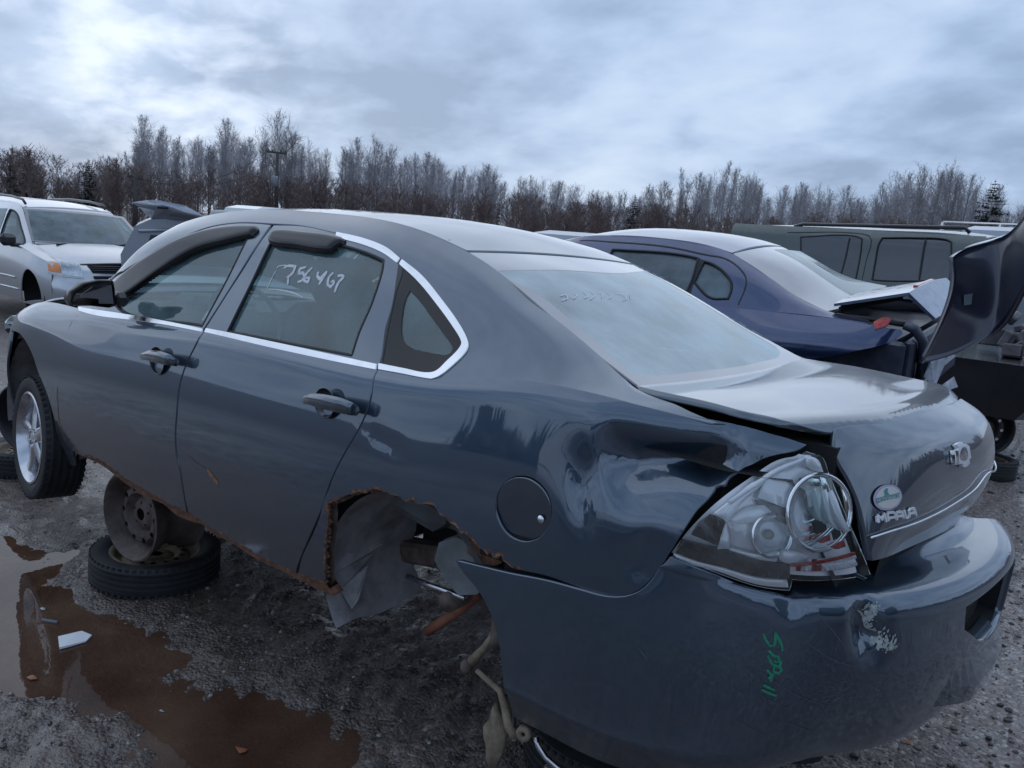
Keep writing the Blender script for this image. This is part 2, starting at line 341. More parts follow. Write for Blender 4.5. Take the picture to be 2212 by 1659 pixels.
def seg_d(P, pts):
    "distance of points P to a polyline, and the signed height above it"
    pts = np.array(pts, float); best = np.full(len(P), 9.); side = np.zeros(len(P)); par = np.zeros(len(P)); L = chord(pts)
    for i in range(len(pts)-1):
        a, b = pts[i], pts[i+1]; ab = b-a; l = ab@ab
        q = np.clip(((P-a)@ab)/l, 0, 1); r = P-(a+q[:, None]*ab); d = np.linalg.norm(r, axis=1); m = d < best
        best[m] = d[m]; side[m] = r[m, 2]; par[m] = (L[i]+q[m]*(L[i+1]-L[i]))/L[-1]
    return best, side, par
DENTS = []                                # (polyline, depth, width above, width below, end taper)
def dent(P):
    d = np.zeros(len(P))
    for pts, dep, wu, wl, tp in DENTS:
        m = (np.abs(P-np.mean(pts, axis=0)).max(axis=1) < 1.2)
        if not m.any(): continue
        r, sd, par = seg_d(P[m], pts)
        w = np.where(sd > 0, wu, wl); k = np.exp(-(r/w)**2)
        e = np.clip(np.minimum(par, 1-par)/tp, 0, 1); e = .25+.75*e*e*(3-2*e)
        d[m] -= dep*k*e
    return d
LOW = Net(*low_net(), dent=dent)
# bumper cover
BS0 = 12
BP = [(1.03,.925),(.78,.912),(.55,.885),(.36,.835),(.19,.745),(.06,.61),(-.06,.41),(-.13,.2),(-.165,0),(-.175,-.2),(-.15,-.4),(-.06,-.62),(.1,-.77),(.3,-.86),(.55,-.9),(.8,-.915),(1.03,-.92)]
def bump_net():
    G = []; zl = [.165,.21,.31,.45,.60,.655,.678,.690,.700,.745]
    side = [.10,.022,.004,-.002,0,.004,.006,.008,.010,.018]; rear = [.13,.07,.03,.005,0,.004,.018,.05,.15,.21]
    for i, (x, y) in enumerate(BP):
        j = 12+i; w = min(max((j-15)/2., 0), 1)*min(max((25-j)/2., 0), 1)
        t = np.array(BP[min(i+1, len(BP)-1)])-np.array(BP[max(i-1, 0)]); n = np.array([t[1], -t[0]])/np.hypot(*t)
        u = min(max((j-14)/3., 0), 1) if j < 20 else 1
        zz = [zs*(1-u)+z*u for zs, z in zip((.05,.165,.215,.43,.6,.65,.67,.685,.70,.735), zl)]
        G.append([(x-n[0]*(a*(1-w)+b*w), y-n[1]*(a*(1-w)+b*w), z) for z, a, b in zip(zz, side, rear)])
    return chord(BP), chord([(a, z) for a, z in zip(rear, zl)]), G
BUMP = Net(*bump_net(), dent=dent)
# glasshouse and body shoulder: from the shoulder line (t=0) to the roof ditch / rear-window edge / boot gap (t=1)
INNER = [(3.95,.76,.93),(3.659,.70,1.057),(3.423,.64,1.262),(3.094,.6,1.398),(2.8,.58,1.449),(2.582,.57,1.468),(2.25,.57,1.474),(1.906,.57,1.472),(1.735,.57,1.453),(1.6,.57,1.425),(1.502,.57,1.401),(1.321,.59,1.343),(1.171,.61,1.277),(.968,.65,1.2),(.849,.67,1.148),(.772,.69,1.115),(.71,.70,1.095),(.55,.70,1.085),(.43,.69,1.073),(.25,.655,1.047)]
def up_net():
    ss = np.linspace(PS[4], PS[17], 400); L = LOW.base(ss, np.full(400, .9)); G = []
    for (x, y, z) in INNER:
        x0 = x if x > .5 else x
        i = int(np.argmin(np.abs(L[:, 0]-x0))); b = L[i]; c = np.array([x, y, z]); ch = c-b; l = np.linalg.norm(ch)
        perp = np.array([0, ch[2], -ch[1]]); perp /= np.linalg.norm(perp); 
        if perp[1] < 0: perp = -perp
        am = .05*min(1, max(l-.15, .02)/.35)
        G.append([b+ch*f+perp*am*k for f, k in ((0, 0), (.4, .8), (.8, .95), (1, 0))])
    return chord(INNER), [0,.4,.8,1], G
UP = Net(*up_net(), dent=dent)
def roof_net():
    G = []; xs = [3.0,2.8,2.55,2.25,1.95,1.7,1.49]
    zi = np.interp(xs, [a[0] for a in INNER][::-1], [a[2] for a in INNER][::-1]); cr = [.03,.035,.037,.037,.033,.024,.013]
    bow = [-.12,-.05,-.01,0,0,0,-.01]
    for x, z, c, bw in zip(xs, zi, cr, bow):
        G.append([(x+(.02 if x > 2.9 else 0)*(1-(q)**2)*(-4)*0-bw*0+( -.0)*q, .572*q, z+c*(1-q*q)) for q in (-1,-.7,-.35,0,.35,.7,1)])
    return [0,.2,.45,.75,1.05,1.3,1.51], [-.57,-.4,-.2,0,.2,.4,.57], G
ROOF = Net(*roof_net())
def back_net():
    G = []
    for v, (x, w, z, cr, px) in enumerate([(1.497,.568,1.398,.012,.012),(1.3,.60,1.333,.02,.03),(1.1,.635,1.25,.018,.045),(.9,.668,1.167,.006,.045),(.700,.700,1.092,-.008,.035)]):
        G.append([(x-px*(1-q*q), w*q, z+cr*(1-q*q)) for q in (-1,-.7,-.35,0,.35,.7,1)])
    return [0,.21,.42,.64,.85], [-1,-.7,-.35,0,.35,.7,1], G
BACK = Net(*back_net())
def deck_net():
    G = []; Q = (-1,-.7,-.35,0,.35,.7,1); e = np.array([.12,.098,.10,.11,.128,.155,.21])
    for x, w, z, cr, px in [(.74,.72,1.098,-.006,.05),(.6,.70,1.102,.0,.03),(.45,.69,1.104,.004,.01)]:
        G.append([(x-px*(1-q*q), w*q, z+cr*(1-q*q)) for q in Q])
    for dx, w, z, cr in [(.13,.64,1.102,.006),(.035,.60,1.093,.008),(0,.57,1.073,.013)]:
        G.append([(a+dx, w*q, z+cr*(1-q*q)) for a, q in zip(e, Q)])
    return [0,.14,.29,.42,.51,.55], [-1,-.7,-.35,0,.35,.7,1], G
DECK = Net(*deck_net())
def hood_net():
    G = []
    for x, w, z, cr in [(3.95,.74,.925,.04),(4.2,.75,.885,.04),(4.5,.74,.81,.05),(4.75,.70,.74,.06),(4.93,.5,.68,.03)]:
        G.append([(x, w*q, z+cr*(1-q*q)) for q in (-1,-.6,0,.6,1)])
    return [0,.25,.55,.8,1.0], [-1,-.6,0,.6,1], G
HOOD = Net(*hood_net())
def wind_net():
    G = []
    for x, w, z, px in [(3.0,.58,1.415,.10),(3.2,.61,1.345,.13),(3.45,.65,1.235,.16),(3.7,.70,1.07,.19),(3.93,.75,.94,.20)]:
        G.append([(x+px*(1-q*q), w*q, z+.02*(1-q*q)) for q in (-1,-.6,0,.6,1)])
    return [0,.22,.5,.8,1.05], [-1,-.6,0,.6,1], G
WIND = Net(*wind_net())
SURF = dict(L=LOW, B=BUMP, G=UP, R=ROOF, W=BACK, D=DECK, H=HOOD, V=WIND)
# ---- surfaces of the other vehicles, each in its own frame (x forward, y left, z up) ----
def rows(cols, sk=None, tk=None):
    G = [list(c) for c in cols]; return Net(sk if sk is not None else chord([c[0] for c in G]), tk if tk is not None else chord(G[len(G)//2]), G)
def mirr(c): return [(x, -y, z) for x, y, z in c]
# silver minivan, front bumper at x = 0, seen from its right front corner (y < 0)
VL = rows([[(x, -y*k, z0+(zb-z0)*f) for f, k in ((0, .955), (.3, .995), (.65, 1.0), (1, .965))] for x, y, z0, zb in
           [(-.35,.88,.26,.87),(-.6,.945,.25,.93),(-.95,.975,.25,1.0),(-1.3,.985,.25,1.05),(-1.9,.985,.25,1.07),(-3,.985,.25,1.08),(-4.5,.97,.28,1.10),(-4.95,.88,.3,1.1)]])
VU = rows([[(x0, -y0, z0), (x0+(x1-x0)*.4, -(y0+(y1-y0)*.4+.03*min(1,(z1-z0)/.5)), z0+(z1-z0)*.42), (x0+(x1-x0)*.8, -(y0+(y1-y0)*.8+.035*min(1,(z1-z0)/.5)), z0+(z1-z0)*.83), (x1, -y1, z1)] for x0, y0, z0, x1, y1, z1 in
           [(-1.25,.94,1.04,-1.22,.775,1.10),(-1.4,.95,1.055,-1.42,.74,1.23),(-1.6,.95,1.06,-1.65,.71,1.36),(-1.95,.95,1.07,-1.98,.655,1.58),(-2.4,.95,1.07,-2.4,.66,1.64),(-3.2,.95,1.08,-3.2,.66,1.66),(-4.6,.93,1.10,-4.5,.64,1.62),(-4.95,.86,1.1,-4.85,.6,1.55)]])
_q = (-1,-.6,0,.6,1)
VT = rows([[(x, -y1, z1), (x, -(y1+y2)/2-.01, (z1+z2)/2+.012), (x, -y2, z2)] for x, y1, z1, y2, z2 in [(-.36,.85,.865,.65,.872),(-.6,.905,.925,.70,.925),(-.85,.935,.975,.735,.995),(-1.1,.945,1.015,.755,1.06),(-1.3,.95,1.045,.76,1.12)]])
VH = rows([[(x+px*(1-q*q), w*q, z+cr*(1-q*q)) for q in _q] for x, w, z, cr, px in [(-.42,.66,.865,.05,.22),(-.55,.70,.91,.06,.22),(-.85,.74,1.0,.06,.20),(-1.18,.76,1.08,.05,.18)]])
VW = rows([[(x+px*(1-q*q), w*q, z+cr*(1-q*q)) for q in _q] for x, w, z, cr, px in [(-1.20,.765,1.10,.02,.20),(-1.42,.73,1.25,.03,.18),(-1.7,.69,1.43,.03,.15),(-1.95,.645,1.575,.03,.10)]])
VR = rows([[(x+px*(1-q*q), w*q, z+cr*(1-q*q)) for q in _q] for x, w, z, cr, px in [(-1.96,.64,1.59,.035,.10),(-2.4,.66,1.645,.05,.04),(-3.2,.66,1.665,.05,0),(-4.5,.64,1.63,.05,0),(-4.85,.60,1.55,.04,0)]])
VF = rows([[(x, y, z) for z, x in ((.28, x0-.05), (.42, x0), (.56, x0+.01), (.66, x0-.06), (.78, x0-.10), (.87, x0-.20))] for y, x0 in [(-.88,-.33),(-.78,-.16),(-.6,-.03),(-.3,.03),(0,.05),(.3,.03),(.6,-.03),(.78,-.16),(.88,-.33)]])
# blue sedan, tail at x = 0, seen from its left rear corner (y > 0)
BL = rows([[(x-dx, y*k, z0+(zs-z0)*f) for f, k, dx in ((0, .95, 0), (.4, 1, 0), (.75, .985, .0), (1, sk_, .0))] for x, y, z0, zs, sk_ in
           [(3.6,.80,.2,.90,.90),(2.8,.845,.2,.93,.92),(2.0,.855,.2,.96,.91),(1.4,.855,.25,.985,.89),(.9,.845,.4,.99,.86),(.6,.83,.5,.99,.84),(.35,.80,.55,.985,.87),(.15,.73,.6,.97,.93),(.05,.62,.6,.96,.97)]])
BU = rows([[(x0, y0, z0), (x0+(x1-x0)*.4, y0+(y1-y0)*.4+.03*k, z0+(z1-z0)*.42), (x0+(x1-x0)*.8, y0+(y1-y0)*.8+.035*k, z0+(z1-z0)*.82), (x1, y1, z1)] for x0, y0, z0, x1, y1, z1, k in
           [(3.4,.74,.90,3.3,.62,.98,.3),(2.9,.775,.93,2.7,.52,1.30,1),(2.3,.78,.95,2.2,.49,1.385,1),(1.8,.775,.97,1.75,.48,1.385,1),(1.4,.76,.985,1.45,.48,1.36,1),(1.15,.745,.99,1.28,.485,1.32,1),(.95,.73,.99,1.0,.53,1.2,.8),(.75,.71,.995,.78,.575,1.09,.5),(.55,.69,.995,.55,.61,1.02,.2),(.3,.67,.985,.3,.6,1.0,0)]])
BR = rows([[(x, w*q, z+cr*(1-q*q)) for q in _q] for x, w, z, cr in [(2.75,.52,1.30,.03),(2.3,.495,1.38,.035),(1.8,.48,1.39,.035),(1.45,.48,1.362,.03),(1.28,.48,1.325,.025)]])
BW = rows([[(x-px*(1-q*q), w*q, z+cr*(1-q*q)) for q in _q] for x, w, z, cr, px in [(1.27,.48,1.32,.02,.02),(1.05,.525,1.225,.03,.04),(.8,.57,1.10,.02,.05),(.56,.61,1.02,.0,.04)]])
# green SUV, tail at x = 0, seen from its left side
SS = rows([[(x+dx*0, y, z) for y, z in ((.84,.35),(.90,.7),(.905,.95),(.875,1.12),(.80,1.5),(.755,1.68),(.70,1.74))] for x, dx in [(.12,.1),(.3,0),(1.2,0),(2.4,0),(3.4,0)]])
SR = rows([[(x, .70*q, z+.05*(1-q*q)) for q in _q] for x, z in [(.12,1.72),(.3,1.74),(1.2,1.75),(2.4,1.74),(3.3,1.70)]])
SURF.update(VT=VT, VL=VL, VU=VU, VH=VH, VW=VW, VR=VR, VF=VF, BL=BL, BU=BU, BR=BR, BW=BW, SS=SS, SR=SR)
CTR = {'V': (-2.2, 0, .7), 'B': (2, 0, .6), 'S': (1.8, 0, .8)}
# panel outlines as (s, t) on the surfaces above
OUT = {
 'fender': ('L', [(2.004,0.9),(1.942,0.802),(1.909,0.704),(1.885,0.618),(1.847,0.468),(1.842,0.332),(1.832,0.21),(1.853,0.103),(1.935,0.047),(1.897,-0.062),(1.842,-0.074),(1.814,0.002),(1.781,0.036),(1.764,0.081),(1.778,0.199),(1.73,0.332),(1.631,0.443),(1.532,0.551),(1.363,0.641),(1.146,0.683),(1.162,0.588),(1.081,0.405),(1.025,0.07),(0.859,0.075),(0.961,0.78),(0.954,0.9),(1.272,0.9),(1.572,0.9)]),
 'front_door': ('L', [(1.928,0.896),(1.942,0.802),(1.909,0.704),(1.885,0.618),(1.847,0.468),(1.842,0.332),(1.832,0.21),(1.853,0.103),(1.935,0.047),(2.27,0.079),(2.476,0.049),(2.69,0.041),(2.898,0.035),(2.985,0.043),(2.997,0.047),(2.995,0.144),(2.99,0.24),(2.972,0.298),(2.967,0.39),(2.975,0.491),(2.976,0.585),(2.985,0.652),(3.002,0.708),(3.039,0.797),(3.056,0.887),(2.824,0.9),(2.424,0.9)]),
 'rear_door': ('L', [(3.068,0.889),(3.052,0.799),(3.015,0.71),(2.998,0.654),(2.99,0.587),(2.989,0.494),(2.981,0.393),(2.987,0.302),(3.005,0.244),(3.01,0.149),(3.013,0.053),(3.18,0.03),(3.383,0.024),(3.537,0.019),(3.682,0.024),(3.736,0.033),(3.737,0.041),(3.771,0.107),(3.836,0.215),(3.907,0.346),(3.929,0.406),(3.955,0.47),(4.007,0.574),(4.042,0.636),(4.067,0.697),(4.074,0.754),(4.065,0.851),(4.064,0.887),(3.825,0.9),(3.425,0.9)]),
 'rocker': ('L', [(1.932,0.041),(2.268,0.073),(2.474,0.044),(2.688,0.035),(2.895,0.028),(2.994,0.037),(3.179,0.025),(3.382,0.019),(3.536,0.014),(3.681,0.019),(3.752,0.029),(3.902,0.051),(3.944,0.02),(3.885,0.009),(3.755,0.005),(3.621,0),(3.531,-0.008),(3.456,-0.008),(3.377,-0.002),(3.285,0.003),(3.171,-0.001),(3.108,0.016),(3.034,0.004),(2.884,-0.009),(2.791,0.011),(2.677,0.002),(2.452,0.011),(2.245,0.043),(1.941,0.026)]),
 'quarter_low': ('L', [(4.071,0.889),(4.072,0.853),(4.083,0.755),(4.076,0.699),(4.05,0.638),(4.016,0.576),(3.964,0.473),(3.938,0.408),(3.921,0.375),(3.897,0.301),(3.849,0.214),(3.784,0.112),(3.75,0.034),(3.902,0.051),(3.909,0.102),(3.924,0.212),(3.941,0.308),(3.938,0.365),(3.963,0.381),(3.995,0.398),(4.026,0.421),(4.052,0.433),(4.088,0.451),(4.121,0.455),(4.147,0.475),(4.176,0.48),(4.207,0.48),(4.236,0.478),(4.264,0.48),(4.295,0.47),(4.323,0.479),(4.352,0.473),(4.383,0.481),(4.417,0.478),(4.434,0.46),(4.457,0.453),(4.476,0.443),(4.501,0.437),(4.521,0.419),(4.539,0.423),(4.559,0.413),(4.585,0.397),(4.611,0.391),(4.623,0.381),(4.635,0.392),(4.643,0.379),(4.661,0.382),(4.67,0.398),(4.679,0.38),(4.689,0.379),(4.71,0.371),(4.736,0.373),(4.823,0.384),(4.913,0.386),(5.003,0.39),(5.057,0.407),(5.089,0.432),(5.116,0.47),(5.135,0.507),(5.148,0.538),(5.17,0.586),(5.194,0.641),(5.224,0.685),(5.232,0.706),(5.254,0.714),(5.261,0.732),(5.284,0.752),(5.299,0.766),(5.317,0.779),(5.343,0.805),(5.391,0.84),(5.483,0.886),(5.425,0.905),(5.37,0.907),(5.324,0.905),(5.265,0.902),(5.2,0.9),(5,0.9),(4.8,0.9),(4.6,0.9),(4.4,0.9),(4.2,0.9)]),
 'tail_lamp': ('L', [(5.476,0.863),(5.546,0.824),(5.563,0.774),(5.588,0.712),(5.614,0.645),(5.632,0.599),(5.655,0.543),(5.599,0.545),(5.448,0.547),(5.447,0.519),(5.375,0.515),(5.285,0.52),(5.195,0.529),(5.157,0.533),(5.193,0.597),(5.232,0.649),(5.265,0.685),(5.33,0.748),(5.391,0.806)]),
 'lid_face': ('L', [(5.62,0.9),(5.611,0.809),(5.645,0.734),(5.658,0.687),(5.659,0.635),(5.66,0.61),(5.668,0.572),(5.768,0.567),(5.881,0.564),(6.078,0.559),(6.479,0.513),(6.34,0.575),(6.5,0.57),(6.7,0.57),(6.82,0.6),(6.8,0.75),(6.76,0.9),(6.6,0.9),(6.4,0.9),(6.2,0.9),(6,0.9),(5.8,0.9)]),
 'front_frame': ('G', [(0.257,0.038),(0.341,0.358),(0.52,0.488),(0.673,0.481),(0.836,0.539),(0.954,0.632),(1.104,0.723),(1.241,0.796),(1.397,0.824),(1.507,0.825),(1.632,0.821),(1.644,0.703),(1.623,0.507),(1.574,0.26),(1.514,-0.006),(1.193,0.001),(0.808,0.011)]),
 'front_opening': ('G', [(0.81,0.052),(0.649,0.181),(0.71,0.311),(0.922,0.532),(1.119,0.675),(1.318,0.746),(1.558,0.762),(1.56,0.52),(1.502,0.023)]),
 'rear_frame': ('G', [(1.657,0.82),(1.825,0.838),(2.053,0.803),(2.224,0.78),(2.336,0.756),(2.423,0.721),(2.458,0.586),(2.49,0.404),(2.501,0.253),(2.537,0.028),(2.531,-0.012),(2.268,-0.011),(1.908,-0.018),(1.529,-0.01),(1.586,0.255),(1.639,0.498),(1.66,0.697)]),
 'rear_opening': ('G', [(1.722,0.641),(1.711,0.733),(2.095,0.72),(2.261,0.698),(2.363,0.675),(2.382,0.603),(2.396,0.388),(2.389,0.188),(2.396,0.037),(2.057,0.026),(1.685,0.017)]),
 'side_top': ('G', [(0.3,0.02),(0.3,1),(0.8,1),(1.5,1),(2.2,1),(2.6,1),(3,1),(3.42,1),(3.586,0.588),(3.654,0.297),(3.744,0.039),(3.7,-0.01),(3.55,0),(3.3,0),(3.1,0),(2.8,0),(2.6,0),(2.549,-0.007),(2.814,-0.005),(2.847,0.087),(2.875,0.263),(2.862,0.332),(2.784,0.44),(2.655,0.566),(2.533,0.664),(2.429,0.728),(2.337,0.769),(2.223,0.792),(2.046,0.815),(1.816,0.852),(1.63,0.842),(1.386,0.841),(1.23,0.813),(1.095,0.739),(0.939,0.649),(0.815,0.559),(0.649,0.511),(0.421,0.666),(0.294,0.447),(0.225,0.079)]),
 'belt_trim_front': ('G', [(0.244,0.033),(0.984,0.023),(1.514,0.001),(1.522,-0.018),(0.997,-0.012),(0.303,-0.059)]),
 'belt_trim_rear': ('G', [(1.542,0.009),(1.898,0.011),(2.26,0.014),(2.532,0.014),(2.538,-0.019),(2.271,-0.022),(1.91,-0.024),(1.542,-0.017)]),
 'top_trim': ('G', [(2.051,0.811),(2.223,0.792),(2.339,0.765),(2.428,0.719),(2.428,0.685),(2.343,0.723),(2.237,0.747),(2.07,0.767)]),
 'quarter_trim': ('G', [(2.441,0.715),(2.541,0.665),(2.663,0.568),(2.791,0.445),(2.862,0.337),(2.884,0.267),(2.858,0.081),(2.823,-0.008),(2.803,-0.025),(2.668,-0.012),(2.549,-0.013),(2.541,0.022),(2.658,0.022),(2.783,0.02),(2.804,0.035),(2.829,0.118),(2.855,0.27),(2.848,0.307),(2.78,0.404),(2.652,0.529),(2.535,0.625),(2.443,0.681)]),
 'quarter_window': ('G', [(2.452,0.671),(2.538,0.616),(2.654,0.523),(2.781,0.401),(2.846,0.306),(2.854,0.265),(2.828,0.122),(2.802,0.043),(2.781,0.027),(2.656,0.028),(2.548,0.028),(2.517,0.224),(2.486,0.466)]),
 'quarter_glass': ('G', [(2.537,0.535),(2.576,0.507),(2.672,0.415),(2.753,0.332),(2.817,0.251),(2.819,0.197),(2.8,0.175),(2.72,0.168),(2.646,0.171),(2.607,0.192),(2.579,0.237),(2.556,0.319),(2.542,0.393),(2.534,0.461)]),
 'drip_trim': ('G', [(2.428,0.708),(2.45,0.689),(2.486,0.466),(2.514,0.239),(2.549,0.025),(2.533,0.02),(2.497,0.252),(2.474,0.461),(2.449,0.616)]),
 'visor_front': ('G', [(0.744,0.102),(0.611,0.216),(0.612,0.368),(0.689,0.441),(0.877,0.569),(1.11,0.713),(1.3,0.775),(1.481,0.794),(1.565,0.79),(1.601,0.753),(1.587,0.693),(1.441,0.632),(1.271,0.567),(1.046,0.386),(0.871,0.218)]),
 'visor_rear': ('G', [(1.712,0.673),(1.694,0.752),(1.713,0.772),(1.881,0.786),(2.089,0.775),(2.131,0.756),(2.138,0.726),(2.116,0.691),(2.098,0.644),(2.036,0.636),(1.896,0.645),(1.748,0.648)]),
 'fuel': ('L', [(4.81,0.574),(4.815,0.56),(4.818,0.546),(4.817,0.531),(4.814,0.516),(4.808,0.501),(4.8,0.488),(4.79,0.475),(4.777,0.465),(4.763,0.457),(4.748,0.451),(4.732,0.448),(4.715,0.448),(4.699,0.45),(4.684,0.455),(4.67,0.463),(4.658,0.474),(4.648,0.486),(4.64,0.5),(4.635,0.515),(4.633,0.531),(4.633,0.547),(4.636,0.562),(4.643,0.576),(4.651,0.589),(4.662,0.6),(4.675,0.608),(4.689,0.615),(4.705,0.619),(4.721,0.621),(4.737,0.621),(4.752,0.618),(4.767,0.613),(4.781,0.606),(4.793,0.597),(4.803,0.586)]),
 'roof': ('R', [(0,-0.565),(0,0.565),(0.4,0.565),(0.8,0.565),(1.2,0.565),(1.5,0.56),(1.5,0),(1.5,-0.56)]),
 'lid_top': ('D', [(0.018,0.964),(0.111,1.014),(0.256,1.039),(0.398,1.115),(0.481,1.158),(0.521,1.126),(0.545,1.066),(0.55,0.94),(0.55,0.5),(0.55,0),(0.55,-0.5),(0.55,-0.96),(0.4,-0.97),(0.2,-0.97),(0.02,-0.97),(0,-0.5),(0,0),(0,0.5)]),
 'back_glass': ('W', [(0.012,0.985),(0.012,-0.985),(0.4,-0.985),(0.84,-0.985),(0.84,0.985),(0.4,0.985)]),
 'back_clear': ('W', [(0.167,0.978),(0.165,0.468),(0.171,-0.203),(0.09,-0.9),(0.45,-0.9),(0.73,-0.9),(0.77,-0.8),(0.791,-0.32),(0.791,0.456),(0.781,0.874),(0.766,0.923),(0.516,0.89),(0.321,0.904),(0.207,0.983)]),
 'bumper': ('B', [(-0.072,0.389),(-0.012,0.396),(0.119,0.413),(0.239,0.433),(0.338,0.442),(0.417,0.449),(0.466,0.466),(0.504,0.497),(0.53,0.544),(0.548,0.691),(0.562,0.747),(0.604,0.735),(0.695,0.699),(0.785,0.597),(0.861,0.585),(0.891,0.655),(1.101,0.632),(1.177,0.64),(1.09,0.76),(1.3,0.8),(1.6,0.8),(1.9,0.8),(2.1,0.78),(2.3,0.5),(2.6,0.45),(3,0.35),(3.27,0.3),(3.2,0.1),(3.2,0),(2,0),(1,0),(0.4,0),(0.12,0),(0.077,-0.074),(0.14,0.043),(0.126,0.22),(0.099,0.275),(0.056,0.318),(0.013,0.344),(-0.043,0.369)]),
 'tl_strip': ('L', [(5.236,0.648),(5.281,0.692),(5.325,0.737),(5.36,0.755),(5.323,0.713),(5.295,0.68),(5.275,0.64),(5.254,0.646)]),
 'tl_edge': ('L', [(5.266,0.681),(5.325,0.737),(5.391,0.795),(5.478,0.847),(5.477,0.836),(5.394,0.785),(5.332,0.733),(5.272,0.678)]),
 'tl_block_top': ('L', [(5.481,0.847),(5.538,0.816),(5.554,0.773),(5.486,0.804),(5.476,0.826)]),
 'tl_block_big': ('L', [(5.359,0.761),(5.442,0.806),(5.515,0.781),(5.448,0.772),(5.425,0.734),(5.424,0.7),(5.337,0.706),(5.346,0.734)]),
 'tl_block_low': ('L', [(5.318,0.679),(5.356,0.693),(5.389,0.677),(5.356,0.663),(5.292,0.642),(5.28,0.644)]),
 'tl_plate': ('L', [(5.231,0.644),(5.272,0.639),(5.263,0.582),(5.195,0.591),(5.209,0.621)]),
 'tl_vee': ('L', [(5.273,0.635),(5.284,0.617),(5.292,0.584),(5.262,0.575)]),
 'tl_band': ('L', [(5.173,0.573),(5.265,0.573),(5.363,0.574),(5.443,0.576),(5.447,0.542),(5.371,0.536),(5.254,0.531),(5.165,0.54)]),
 'tl_reverse': ('L', [(5.158,0.536),(5.21,0.531),(5.295,0.532),(5.372,0.531),(5.441,0.539),(5.447,0.522),(5.375,0.516),(5.285,0.522),(5.168,0.529)]),
 'tl_low': ('L', [(5.414,0.609),(5.456,0.609),(5.484,0.599),(5.434,0.582),(5.412,0.589)]),
 'tl_diag': ('L', [(5.334,0.7),(5.421,0.696),(5.432,0.664),(5.39,0.672),(5.348,0.688)]),
 'tl_right': ('L', [(5.557,0.763),(5.585,0.717),(5.602,0.661),(5.615,0.645),(5.601,0.644),(5.582,0.667),(5.56,0.716)]),
 'tl_red': ('L', [(5.552,0.617),(5.591,0.624),(5.594,0.612),(5.562,0.611)]),
 'tl_redline': ('L', [(5.444,0.58),(5.524,0.589),(5.621,0.595),(5.622,0.59),(5.524,0.584),(5.446,0.575)]),
 'tl_prism': ('L', [(5.449,0.573),(5.524,0.581),(5.57,0.588),(5.612,0.589),(5.634,0.546),(5.567,0.559),(5.522,0.555),(5.45,0.55)]),
 'tl_rim_in': ('L', [(5.293,0.583),(5.361,0.586),(5.415,0.606),(5.408,0.58),(5.363,0.577),(5.293,0.578)]),
 'sticker': ('L', [(5.816,0.703),(5.817,0.699),(5.817,0.694),(5.815,0.69),(5.811,0.685),(5.805,0.681),(5.798,0.677),(5.79,0.674),(5.78,0.672),(5.77,0.67),(5.76,0.669),(5.75,0.669),(5.74,0.67),(5.731,0.671),(5.723,0.673),(5.716,0.676),(5.711,0.679),(5.707,0.683),(5.705,0.687),(5.705,0.691),(5.706,0.696),(5.709,0.7),(5.713,0.704),(5.718,0.708),(5.725,0.712),(5.733,0.715),(5.741,0.718),(5.75,0.72),(5.76,0.721),(5.769,0.721),(5.778,0.721),(5.787,0.72),(5.795,0.718),(5.802,0.715),(5.808,0.712),(5.813,0.708)]),
 'sticker_band': ('L', [(5.712,0.695),(5.743,0.698),(5.774,0.7),(5.807,0.703),(5.803,0.692),(5.763,0.691),(5.712,0.685)]),
 'sticker_bird': ('L', [(5.755,0.714),(5.764,0.714),(5.76,0.707),(5.766,0.7),(5.745,0.699),(5.749,0.705),(5.745,0.707)]),
 'bowtie': ('L', [(6.167,0.788),(6.22,0.789),(6.23,0.781),(6.248,0.78),(6.267,0.773),(6.265,0.745),(6.268,0.741),(6.251,0.738),(6.252,0.727),(6.221,0.722),(6.199,0.725),(6.197,0.731),(6.182,0.735),(6.156,0.735),(6.135,0.736),(6.141,0.774),(6.166,0.772),(6.182,0.777)]),
 'bowtie_in': ('L', [(6.207,0.774),(6.231,0.773),(6.243,0.761),(6.236,0.743),(6.217,0.739),(6.18,0.745),(6.171,0.755),(6.185,0.766)]),
 'bowtie_face': ('L', [(6.142,0.773),(6.165,0.77),(6.16,0.736),(6.138,0.736)]),
 'plate_hole': ('B', [(1.473,0.428),(1.447,0.502),(1.56,0.515),(1.7,0.525),(1.96,0.53),(1.96,0.34),(1.7,0.33)]),
}
